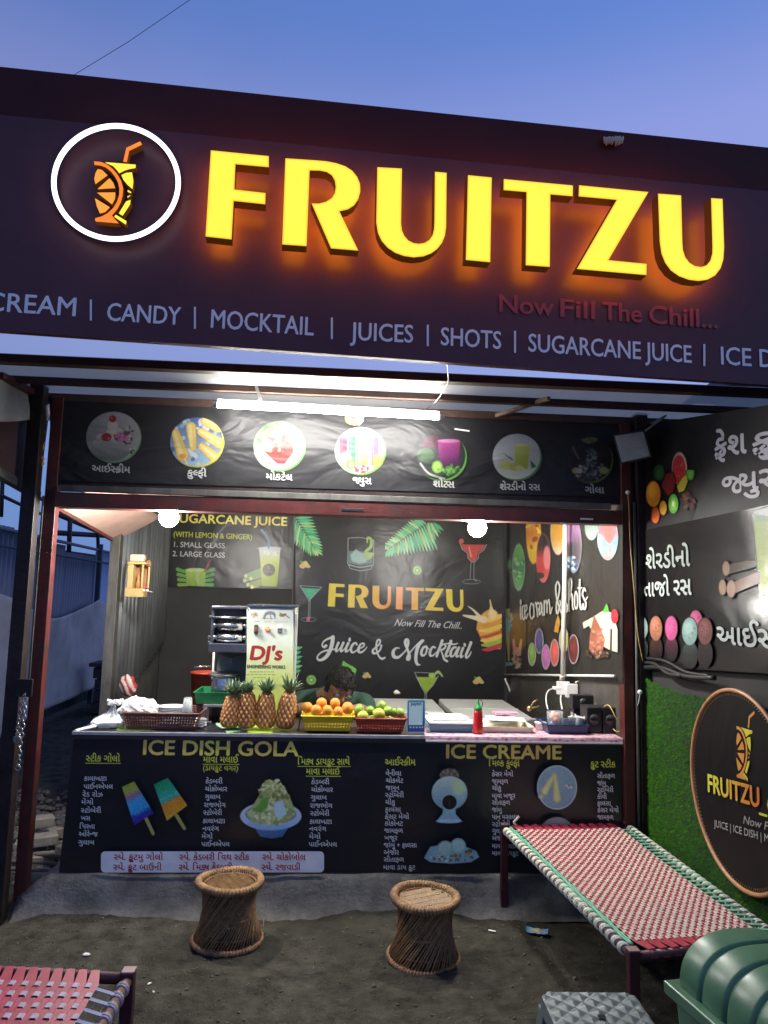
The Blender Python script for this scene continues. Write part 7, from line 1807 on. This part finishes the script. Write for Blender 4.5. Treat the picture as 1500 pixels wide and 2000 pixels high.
for s_ in (-1, 1):
    pts = [hl(s_ * .034 + .025 * math.cos(a), -.098 + .004 * abs(math.cos(a)), -.004 + .018 * math.sin(a)) for a in np.linspace(0, 2 * PI, 20, endpoint=False)]
    build('lens_rim', G().tube(pts, .0018, 6, closed=True), gl, man, smooth=True)
    build('lens', G().add(pts, [tuple(range(20))]), M('lens glass', (.5, .55, .58), .05, 0, 0, alpha=.35), man)
    build('temple', G().tube([hl(s_ * .058, -.095, .002), hl(s_ * .08, -.03, .006), hl(s_ * .083, .02, .002)], .002, 5), gl, man, smooth=True)
    build('eye', G().ball(hl(s_ * .033, -.084, -.004), .0115, 12, 8), M('eye', (.35, .32, .3), .2), man, smooth=True)
build('bridge', G().tube([hl(-.01, -.101, .002), hl(0, -.104, .005), hl(.01, -.101, .002)], .0018, 5), gl, man, smooth=True)
t = thing('seat_stool', 'plain low wooden seat under the man behind the counter', 'stool')
build('seat', G().cbox((hipc[0], 1.0, .385), (.36, .32, .03)), M('seat wood', (.12, .08, .05), .6), t, bev=.004)
for sx in (-.14, .14):
    for sy in (-.12, .12): build('leg', G().cbox((hipc[0] + sx, 1.0 + sy, .19), (.035, .035, .38)), M('seat wood', (.12, .08, .05), .6), t)

# ------------------------------------------------------------------ cane stools
cane = M('cane', (.30, .18, .075), .5, 0, .35, 26, .3, 90, dirt=.5, dirtcol=(.10, .055, .03), dirtscale=9)
caned = M('dark cane sticks', (.27, .145, .065), .5, 0, .7, 60, .25, 90, dirt=.6, dirtcol=(.05, .03, .018), dirtscale=7)
rope = M('cane binding', (.31, .175, .07), .6, 0, .5, 22, .5, 120, dirt=.75, dirtcol=(.12, .06, .03), dirtscale=12)
def cane_stool(lab, seed):
    r_ = random.Random(seed); t = thing('cane_stool', lab, 'stool', (0, 0, 0), 'woven cane stools before the counter')
    N = 66
    def hyper(n, sgn_, ra, rb, tw, ro, rad):
        g = G()
        for i in range(n):
            a = 2 * PI * i / n + r_.uniform(-.014, .014); b2 = a + sgn_ * tw + r_.uniform(-.03, .03)
            p = Vector((ra * math.cos(a), ra * math.sin(a), .014)); q = Vector((rb * math.cos(b2), rb * math.sin(b2), .252))
            pts = [p]
            for u in (.25, .5, .75):
                m_ = p.lerp(q, u); f = 1 + .02 * math.sin(u * PI); pts.append(Vector((m_.x * f, m_.y * f, m_.z)))
            pts.append(q)
            g.tube(pts, rad * r_.uniform(.8, 1.2), 5)
        return g
    gg = hyper(N, 1, .153, .130, 1.28, 0, .0036); gg.m = [((k // 26) % 3 == 0) * 1 for k in range(len(gg.f))]
    build('cane_sticks', gg, [caned, cane], t, smooth=True)['kind'] = 'stuff'
    build('cane_sticks', hyper(56, -1, .145, .122, 1.28, 0, .003), M('shaded inner cane', (.055, .032, .018), .7, 0, .4, 30), t, smooth=True)['kind'] = 'stuff'  # inner sticks coloured dark so the gaps look shaded
    def wrap(R_, z, minor, turns, name, amp=.12, wob=.0, flat=1.0, mat=rope, gap=0):
        n = turns * 5; m = 12; g = G()
        for i in range(n):
            a = 2 * PI * i / n; w = 1 + amp * math.sin(a * turns) * .5
            for j in range(m):
                b2 = 2 * PI * j / m
                rr = R_ + minor * w * math.cos(b2) + wob * math.sin(a * 3)
                g.v.append((rr * math.cos(a), rr * math.sin(a), z + minor * flat * w * math.sin(b2) + wob * math.sin(a * 2 + 1)))
        g.f = [(i * m + j, ((i + 1) % n) * m + j, ((i + 1) % n) * m + (j + 1) % m, i * m + (j + 1) % m) for i in range(n) for j in range(m)]; g.m = [0] * len(g.f)
        return build(name, g, mat, t, smooth=True)
    wrap(.136, .257, .0165, 60, 'rim', .28, .0025)
    wrap(.148, .014, .013, 70, 'base_ring', .30, .001, mat=caned)
    wrap(.112, .125, .0052, 50, 'waist_binding', .5, .0035)
    wrap(.131, .055, .0026, 40, 'lower_binding', .5, .002, mat=caned)
    wrap(.115, .249, .0035, 40, 'seat_ring', .4, 0)
    # woven seat, herringbone of split cane
    g = G(); P_ = .020
    for i in range(-9, 10):
        for j in range(-26, 27):
            x = i * P_; y = j * .0085 + (.004 if i % 2 else 0)
            if x * x + y * y > .113 ** 2: continue
            rot = Matrix.Rotation((.62 if i % 2 else -.62), 3, 'Z') @ Matrix.Rotation((.36 if i % 2 else -.36), 3, 'Y')
            g.cbox((x, y, .2475 + r_.uniform(0, .0012)), (.0235, .0062, .003), rot=rot)
    build('seat_weave', g, cane, t)['kind'] = 'stuff'
    build('seat_base', G().lathe([(.001, .242), (.122, .242), (.122, .2445), (.001, .2445)], n=32), M('shaded inner cane', (.055, .032, .018), .7, 0, .4, 30), t)  # dark base, shade painted in between the seat strips
    g = G()
    for i in range(70):
        a = 2 * PI * i / 70; g.tube([(.112 * math.cos(a), .112 * math.sin(a), .249), (.123 * math.cos(a + .06), .123 * math.sin(a + .06), .262)], .0018, 4)
    build('seat_lacing', g, cane, t)['kind'] = 'stuff'
    a = r_.uniform(-.6, .2); build('loose_end', G().tube(catmull([(.15 * math.cos(a), .15 * math.sin(a), .02), (.175 * math.cos(a), .175 * math.sin(a), .03), (.185 * math.cos(a + .1), .185 * math.sin(a + .1), .05)]), .003, 5), rope, t, smooth=True)
    return t
s1 = cane_stool('woven cane stool below the white label of the counter, a frayed end at its base', 1)
s1.location = (-.425, -.352, ground_h(-.42, -.35)); s1.rotation_euler = (0, 0, .5); s1.scale = (1.02, 1.02, 1.02)
s2 = cane_stool('woven cane stool standing apart nearer the cot, in front of the ice cream prints', 5)
s2.location = (.447, -.528, ground_h(.44, -.53)); s2.rotation_euler = (.0, -.03, 2.0); s2.scale = (1.02, 1.02, 1.02)

# ------------------------------------------------------------------ rope cots
redst = M('red strap', (.40, .035, .06), .45, 0, .25, 12, .05, 60, dirt=.35, dirtcol=(.2, .08, .08)); creamst = M('cream strap', (.55, .49, .41), .5, 0, .14, 20, .05, 60, dirt=.3, dirtcol=(.3, .2, .17))
mint = M('mint cord', (.16, .42, .27), .45, 0, .15, 20); creamc = M('cream cord', (.78, .76, .6), .55, 0, .15, 20, .2, 90)
lilacst = M('lilac strap', (.40, .32, .40), .45, 0, .14, 20); bluec = M('blue cord', (.10, .13, .30), .45, 0, .2, 20); greyc = M('pale grey cord', (.42, .36, .37), .5, 0, .15, 20)
cotm = M('cot steel', (.075, .014, .022), .45, .1, .3, 16, .2, 50, dirt=.6, dirtcol=(.05, .03, .028), dirtscale=6)
def cot(name, lab, q, z, nr, nw, over, warp, weft, side, coil, legs, bend=.028, endskew=1, grp=2):
    jr = random.Random(nr)
    """q: far-left, far-right, near-right, near-left corner of the frame on the level z"""
    t = thing('rope_cot', lab, 'cot', group='strap woven cots')
    q = [np.array(p[:2]) for p in q]
    def B(s, r, dz=0):
        p = (q[0] * (1 - s) + q[1] * s) * (1 - r) + (q[3] * (1 - s) + q[2] * s) * r
        sag = -bend * math.sin(PI * min(1, max(0, s))) * math.sin(PI * min(1, max(0, r)))
        return np.array([p[0], p[1], z + dz + sag])
    W_ = np.linalg.norm(q[1] - q[0]); Ln = np.linalg.norm(q[3] - q[0])
    rail = .015
    for a, c_, nm, r in (((0, 0), (1, 0), 'end_rail', .017), ((0, 1), (1, 1), 'end_rail', .017), ((0, 0), (0, 1), 'side_rail', rail), ((1, 0), (1, 1), 'side_rail', rail)):
        build(nm, G().tube([B(*a, -.018), B(*c_, -.018)], r, 12), cotm if nm[0] == 'e' else M('bare rail', (.22, .13, .11), .4, .5), t, smooth=True)
    for (s, r) in ((0, 0), (1, 0), (1, 1), (0, 1)):
        p = B(s, r)
        g = G().box((p[0] - .018, p[1] - .018, -.01), (p[0] + .018, p[1] + .018, z + .004))
        lg = build('leg', g, cotm, t, bev=.004)
        build('cap', G().box((p[0] - .019, p[1] - .019, z + .0045), (p[0] + .019, p[1] + .019, z + .009)), M('worn pink cap', (.30, .17, .16), .5), lg, bev=.001)
    ex = .07 / Ln; sx = .045 / W_
    # red straps, running lengthwise
    lo, hi = sx, 1 - sx * 1.5; dw = (hi - lo) / nr; hw = dw * W_ * .47
    across = (q[1] - q[0]) / W_; across = np.array([across[0], across[1], 0]); along = (q[3] - q[0]) / Ln; along = np.array([along[0], along[1], 0])
    def strip(pts, wv, hw_, name, mat, th=.0012):
        g = G(); vs = []
        for p in pts: vs += [p - wv * hw_, p + wv * hw_]
        g.add(vs, [(2 * i, 2 * i + 1, 2 * i + 3, 2 * i + 2) for i in range(len(pts) - 1)])
        return build(name, g, mat, t, solid=th)
    for i in range(nr):
        s = lo + dw * (i + .5); pair = lo + dw * (grp * (i // grp) + grp / 2)
        se = pair + (s - pair) * .35
        e0 = se - .018 * endskew; e1 = se + .018 * endskew
        top = .0012 * (i % grp)
        pts = [B(e0, 0, -.036) + along * .006, B(e0, 0, -.018) - along * .0185, B(e0, 0, .0015 + top), B(s, ex, 0), *[B(s, ex + (1 - 2 * ex) * k / 8, 0) for k in range(1, 8)], B(s, 1 - ex, 0), B(e1, 1, .0015 + top), B(e1, 1, -.018) + along * .0185, B(e1, 1, -.036) - along * .006]
        strip(pts, across, hw, 'strap', warp)
    # cross straps, woven over and under
    dl = (1 - 2 * ex) / nw; hl_ = dl * Ln * .43
    for j in range(nw):
        r = ex + dl * (j + .5); pts = []
        for i in range(nr):
            up = over(i, j); s = lo + dw * (i + .5); d_ = .0026 if up else -.0028
            jj = jr.uniform(-.0009, .0009) / Ln * 1.2; pts += [B(s - dw * .36, r + jj, d_), B(s + dw * .36, r + jj, d_)]
        strip([B(lo - .0, r, 0)] + pts + [B(hi, r, 0)], along, hl_, 'strap', weft, .001)
    # side lacing and wound rails
    for sd_, s0, s1_ in ((0, lo, 0.0), (1, hi, 1.0)):
        nlace = nw // 2
        for j in range(nlace):
            r = ex + (1 - 2 * ex) * (j + .5) / nlace
            a = B(s0, r, .0); c_ = B(s1_, min(1, r + .016 * (1 if sd_ else -1)), -.001)
            o_ = across * (-.004 if sd_ == 0 else .004)
            strip([a, (a * .5 + c_ * .5), c_ + o_, c_ + o_ * 4.2 + np.array([0, 0, -.016])], along, .0078, 'lacing', side, .0015)
        # cord wound round the rail
        n = int(nlace * 1.0); g = G()
        for j in range(n):
            r = .02 + .95 * (j + .5) / n; c_ = B(s1_, r, -.018)
            for k in range(3):
                cc = c_ + along * (.0085 * (k - 1))
                ring_ = [cc + (across * math.cos(a) + np.array([0, 0, 1]) * math.sin(a)) * (.0165 + .0015 * (k == 1)) + along * .004 * math.cos(a) for a in np.linspace(0, 2 * PI, 12, endpoint=False)]
                g.tube(ring_, .0036, 5, closed=True)
        build('rail_winding', g, coil, t, smooth=True)['kind'] = 'stuff'
        if sd_ == 0:
            g = G()
            for k in range(2): g.tube([B(0, r, .002) + across * (.014 + .008 * k + .002 * math.sin(r * 60 + k * 2)) for r in np.linspace(.03, .97, 60)], .0042, 5)
            build('edge_cord', g, side, t, smooth=True)
    return t
zc = .41
cq = [at(985, 1612, Z=zc), at(1225, 1608, Z=zc), at(1530, 1832, Z=zc), at(1236, 1858, Z=zc)]
c1 = cot('rope_cot', 'long red and cream strap cot beside the turf, laced with mint cord', cq, zc, 33, 56, lambda i, j: (i + j) % 2 == 0, redst, creamst, mint, creamc, 1, grp=3)
build('loose_cord', G().tube(catmull([at(1008, 1612, Y=-.06), at(1004, 1606, Y=-.06), at(1009, 1600, Y=-.06), at(1014, 1594, Y=-.06)]), [.006] * 16, 8), creamc, c1, smooth=True)
zc = .42
TR = at(252, 1899, Z=zc); d1 = _n(np.array(at(0, 1887, Z=zc)) - TR); TL = TR + d1 * .86; BR = np.array([TR[0] - .02, TR[1] - 1.75, zc]); BL = BR + d1 * .86
c2 = cot('rope_cot', 'red and lilac strap cot with blue lacing at the near edge of the yard', [TL, TR, BR, BL], zc, 40, 62, lambda i, j: (i * 2 + j) % 4 == 0 or (i * 2 + j) % 4 == 1 and i % 2 == 0 and j % 3 == 0, redst, lilacst, bluec, greyc, 1)

# ------------------------------------------------------------------ green bin
binm = M('green bin plastic', (.065, .17, .09), .36, 0, .12, 12, .04, 30, dirt=.35, dirtcol=(.05, .09, .06), dirtscale=7)
bn = thing('litter_bin', 'green plastic litter bin with ribbed domed lid beside the cot', 'bin')
bo = np.array([.975, -1.80, .5]); ba = _n([.151, -.988, 0]); bp_ = np.array([.988, .151, 0]); bw_, bh_, bl_ = .38, .145, .40
def BL_(u, v, h): return bo + bp_ * u + ba * v + np.array([0, 0, h])
def arch(a, gro=0):
    c_, s_ = math.cos(a), math.sin(a); p = 2.6
    r = (abs(c_) ** p + abs(s_) ** p) ** (-1 / p)
    return bw_ / 2 - (bw_ / 2 - .012 - gro) * r * c_, (bh_ - gro) * r * s_
g = G(); na = 36; prof = []
for k_ in range(4):
    v0 = .012 + k_ * .098
    prof += [(v0, .008), (v0 + .003, .006), (v0 + .009, .001), (v0 + .014, 0), (v0 + .05, 0), (v0 + .082, 0), (v0 + .088, .001), (v0 + .094, .006), (v0 + .097, .008)]
vs = []
for v, gr in prof:
    for j in range(na + 1): u, h = arch(PI * j / na, gr); vs.append(BL_(u, v, h))
g.add(vs, [(i * (na + 1) + j, (i + 1) * (na + 1) + j, (i + 1) * (na + 1) + j + 1, i * (na + 1) + j + 1) for i in range(len(prof) - 1) for j in range(na)])
g.add([BL_(*((lambda p: (p[0], .014, p[1]))(arch(PI * j / na, .012)))) for j in range(na + 1)], [tuple(range(na + 1))])
build('domed_lid', g, binm, bn, smooth=True, solid=.004)
def frame_ring(z0, z1, o0, o1):
    g = G(); q_ = []
    for z_, o_ in ((z0, o0), (z1, o1), (z1, -.02), (z0, -.02)):
        q_ += [BL_(-o_, -o_, z_), BL_(bw_ + o_, -o_, z_), BL_(bw_ + o_, bl_ + o_, z_), BL_(-o_, bl_ + o_, z_)]
    return g.add(q_, [(i * 4 + j, i * 4 + (j + 1) % 4, ((i + 1) % 4) * 4 + (j + 1) % 4, ((i + 1) % 4) * 4 + j) for i in range(4) for j in range(4)])
build('flange', frame_ring(-.028, .006, .014, .016), binm, bn, bev=.005)
g = G(); vs = []
for z_, o_ in ((-.03, -.006), (-.25, -.02), (-.505, -.04)): vs += [BL_(-o_, -o_, z_), BL_(bw_ + o_, -o_, z_), BL_(bw_ + o_, bl_ + o_, z_), BL_(-o_, bl_ + o_, z_)]
g.add(vs, [(i * 4 + j, i * 4 + (j + 1) % 4, (i + 1) * 4 + (j + 1) % 4, (i + 1) * 4 + j) for i in range(2) for j in range(4)] + [(8, 9, 10, 11)])
build('bin_body', g, binm, bn, bev=.012, solid=.004)
build('rubbish', lump('x', '', '', tuple(BL_(bw_ / 2, bl_ / 2, -.2)), .15, (1, 1, .5), M('rubbish', (.1, .09, .07), .8, 0, .6, 30), .3, 3) and G().ball(BL_(bw_ / 2, bl_ / 2, -.12), .12, 14, 8, sc=(1, 1, .4)), M('rubbish', (.1, .09, .07), .8, 0, .6, 30), bn)
for o in [o for o in COL.objects if o.name == 'x']: bpy.data.objects.remove(o)

# ------------------------------------------------------------------ grey plastic stool
gs = thing('plastic_stool', 'grey plastic step stool with diamond patterned top and a centre hole', 'stool')
zs = .33; a0 = at(1065, 1937, Z=zs); a1 = at(1226, 1939, Z=zs); ux = _n(a1 - a0); uy = np.array([ux[1], -ux[0], 0]); uy = uy if uy[1] < 0 else -uy
a0 = a0 - ux * .018; sw_ = np.linalg.norm(a1 - a0) + .018; n = 48
greyp = M('grey plastic', (.11, .14, .14), .42, 0, .08, 14, .03, 40, dirt=.2)
g = G(); S_ = lambda u, v, h: a0 + ux * u + uy * v + np.array([0, 0, h])
def inside(u, v):
    c_ = .03; return not (u + v < c_ or (sw_ - u) + v < c_ or u + (sw_ - v) < c_ or (sw_ - u) + (sw_ - v) < c_)
P2 = .042
for j in range(n + 1):
    for i in range(n + 1):
        u = sw_ * i / n; v = sw_ * j / n
        du = max(0, .03 - (u + v)) / 2; 
        uu, vv = u, v
        for cu, cv in ((0, 0), (sw_, 0), (0, sw_), (sw_, sw_)):
            d = abs(uu - cu) + abs(vv - cv)
            if d < .03:
                k = (.03 - d) / 2; uu += k if cu == 0 else -k; vv += k if cv == 0 else -k
        a = (uu + vv) / 1.414 / P2; b2 = (uu - vv) / 1.414 / P2
        h = (1 - max(abs(a % 1 - .5), abs(b2 % 1 - .5)) * 2) * .0075
        e = min(uu, vv, sw_ - uu, sw_ - vv); h *= min(1, e / .008)
        g.v.append(tuple(S_(uu, vv, h)))
g.f = [(j * (n + 1) + i, j * (n + 1) + i + 1, (j + 1) * (n + 1) + i + 1, (j + 1) * (n + 1) + i) for j in range(n) for i in range(n)]; g.m = [0] * len(g.f)
build('seat', g, greyp, gs)
cm = S_(sw_ / 2, sw_ / 2, .0065); build('hole', G().lathe([(.001, 0), (.012, 0), (.012, .0012), (.001, .0012)], cm, 16), M('painted hole shade', (.004, .004, .004), .9), gs)  # flat dark disc, the shade of a hole put into its colour
g = G(); c_ = .03; ol = [(c_, 0), (sw_ - c_, 0), (sw_, c_), (sw_, sw_ - c_), (sw_ - c_, sw_), (c_, sw_), (0, sw_ - c_), (0, c_)]
g.add([S_(u, v, .0) for u, v in ol] + [S_((u - sw_ / 2) * 1.03 + sw_ / 2, (v - sw_ / 2) * 1.03 + sw_ / 2, -.04) for u, v in ol], [(i, (i + 1) % 8, 8 + (i + 1) % 8, 8 + i) for i in range(8)])
build('skirt', g, greyp, gs, solid=.003)
for (u, v) in ((0, 0), (1, 0), (1, 1), (0, 1)):
    T_ = lambda k, z_, w: [S_((u + du_ * w - .5) * sw_ * k + sw_ / 2, (v + dv_ * w - .5) * sw_ * k + sw_ / 2, z_) for du_, dv_ in ((0, 0), ((.22 if u == 0 else -.22), 0), ((.22 if u == 0 else -.22), (.22 if v == 0 else -.22)), (0, (.22 if v == 0 else -.22)))]
    g = G().add(T_(1.028, -.038, 1) + T_(1.24, -zs, .8), [(0, 1, 5, 4), (1, 2, 6, 5), (2, 3, 7, 6), (3, 0, 4, 7), (0, 1, 2, 3), (4, 5, 6, 7)])
    build('leg', g, greyp, gs, bev=.004)

# ------------------------------------------------------------------ litter
p = at(1049, 1819, Z=.006)
wr = thing('snack_wrapper', 'flattened blue snack wrapper with a yellow patch on the ground by the cot', 'wrapper')
g = G(); cc = []
for j in range(9):
    for i in range(15):
        u = (i / 14 - .5) * .10; v = (j / 8 - .5) * .058; a = -.32
        g.v.append((p[0] + u * math.cos(a) - v * math.sin(a), p[1] + u * math.sin(a) + v * math.cos(a), .014 + ground_h(p[0], p[1]) + .004 * fnoise(u * 60, v * 60) + .006 * abs(u / .05) ** 4))
        k = ((i - 7) / 4.5) ** 2 + ((j - 4) / 2.6) ** 2
        cc.append((.50, .32, .10) if k < 1 else ((.10, .30, .60) if (i + j) % 5 else (.3, .5, .7)))
g.f = [(j * 15 + i, j * 15 + i + 1, (j + 1) * 15 + i + 1, (j + 1) * 15 + i) for j in range(8) for i in range(14)]; g.m = [0] * len(g.f)
build('wrapper', g, vinyl, wr, cols=np.array(cc), solid=.0008)
p = at(961, 1820, Z=.004); tag(build('paper_slip', G().cbox((p[0], p[1], .010 + ground_h(p[0], p[1])), (.035, .011, .002), rz=-.5), paper), 'narrow white slip of paper on the ground between stool and wrapper', 'paper')
for i, (x, y, lab) in enumerate(((169, 1861, 'small crumpled scrap on the earth above the near cot'), (292, 1918, 'tiny torn foil beside the near cot corner post'), (300, 1934, 'second crumb of foil next to the near cot post'), (556, 1742, 'pale chip on the ground by the ledge'), (1122, 1905, 'bottle cap on the earth behind the grey stool'))):
    p = at(x, y, Z=.004); r = (.014, .008, .006, .005, .009)[i]
    g = G().ball((p[0], p[1], ground_h(p[0], p[1]) + r * .5), r, 7, 4, sc=(1.3, .8, .4), rot=Matrix.Rotation(i, 3, 'Z'))
    tag(build('scrap', g, paper if i != 4 else M('cap grey', (.2, .2, .2), .4)), lab, 'litter', 'scraps of litter on the ground')
g = G()
for i in range(240):
    x = rng.uniform(-1.6, 1.6); y = rng.uniform(-2.0, -.1); a = rng.uniform(0, 3); l = rng.uniform(.004, .022)
    z = ground_h(x, y) + .002; g.tube([(x, y, z), (x + l * math.cos(a), y + l * math.sin(a), z + .001)], .0009, 4)
build('straw_bits', g, M('straw bits', (.28, .23, .15), .9, 0, .5, 60), kind='stuff')
# ------------------------------------------------------------------ garland, chain and padlock
gt = thing('marigold_garland', 'short string of orange marigolds hanging by the post', 'garland')
mg = M('marigold', (.52, .26, .03), .7, 0, .4, 60)
gp = [at(80 + 2 * math.sin(k_ * 1.7), 834 + k_ * 7.8, Y=-.10) for k_ in range(10)]
for k_, p in enumerate(gp):
    g = G()
    for i in range(16):
        a = rng.uniform(0, 2 * PI); th = rng.uniform(.3, 2.8); d = np.array([math.sin(th) * math.cos(a), math.sin(th) * math.sin(a), math.cos(th)])
        g.ball(p + d * .009, .0078, 6, 4, sc=(1, 1, .6))
    build('flower', g, mg, gt)
build('string', G().tube([gp[0] + np.array([0, 0, .05]), *gp, at(75, 925, Y=-.10), at(74, 960, Y=-.10)], .0018, 5), paper, gt)
cn = thing('chain', 'steel chain looped from a bracket on the dark post', 'chain')
def chain(pts, nl):
    pts = catmull(pts, n=12); ac = [0]
    for i in range(1, len(pts)): ac.append(ac[-1] + np.linalg.norm(np.array(pts[i]) - np.array(pts[i - 1])))
    f = lambda s: np.array([np.interp(s, ac, [p[k] for p in pts]) for k in range(3)])
    for i in range(nl):
        s0 = ac[-1] * i / nl; s1_ = ac[-1] * (i + 1.25) / nl; a = f(s0); b2 = f(min(s1_, ac[-1])); d = (b2 - a); L = np.linalg.norm(d); d = d / (L + 1e-9)
        side = np.array([1.0, 0, 0]) if i % 2 else np.array([.25, -1, 0]); side = side - d * side.dot(d); side /= np.linalg.norm(side)
        c_ = (a + b2) / 2
        ring_ = [c_ + d * (L * .5) * math.cos(t_) + side * .0085 * math.sin(t_) for t_ in np.linspace(0, 2 * PI, 12, endpoint=False)]
        build('link', G().tube(ring_, .0026, 5, closed=True), steelm, cn, smooth=True)
chain([at(50, 1353, Y=-.165), at(43, 1362, Y=-.17), at(39, 1390, Y=-.17), at(35, 1420, Y=-.17), at(34, 1433, Y=-.17)], 11)
chain([at(50, 1353, Y=-.17), at(49, 1375, Y=-.165), at(47, 1400, Y=-.17), at(44, 1425, Y=-.17), at(40, 1450, Y=-.17), at(38, 1478, Y=-.17), at(35, 1500, Y=-.17)], 17)
build('end_ring', G().tube([at(35 + 5 * math.cos(a), 1500 + 5 * math.sin(a), Y=-.17) for a in np.linspace(0, 2 * PI, 14, endpoint=False)], .003, 6, closed=True), steelm, cn, smooth=True)
build('bracket', b((-1.515, -.172, 1.03), (-1.44, -.158, 1.115)), darksteel, cn, bev=.003)
pk_ = thing('padlock', 'round bodied steel padlock hanging on the chain', 'padlock')
pp = at(34, 1444, Y=-.18)
build('lock_body', G().tube([pp + np.array([0, -.008, 0]), pp + np.array([0, .008, 0])], .019, 20), M('brassy steel', (.42, .38, .30), .3, .9), pk_, bev=.002)
build('shackle', G().tube([pp + np.array([.011 * math.cos(a), 0, .017 + .014 * math.sin(a)]) for a in np.linspace(0, PI, 10)], .003, 6), steelm, pk_, smooth=True)
build('keyhole', G().cbox(pp + np.array([0, -.0088, -.003]), (.003, .001, .009)), blackpl, pk_)
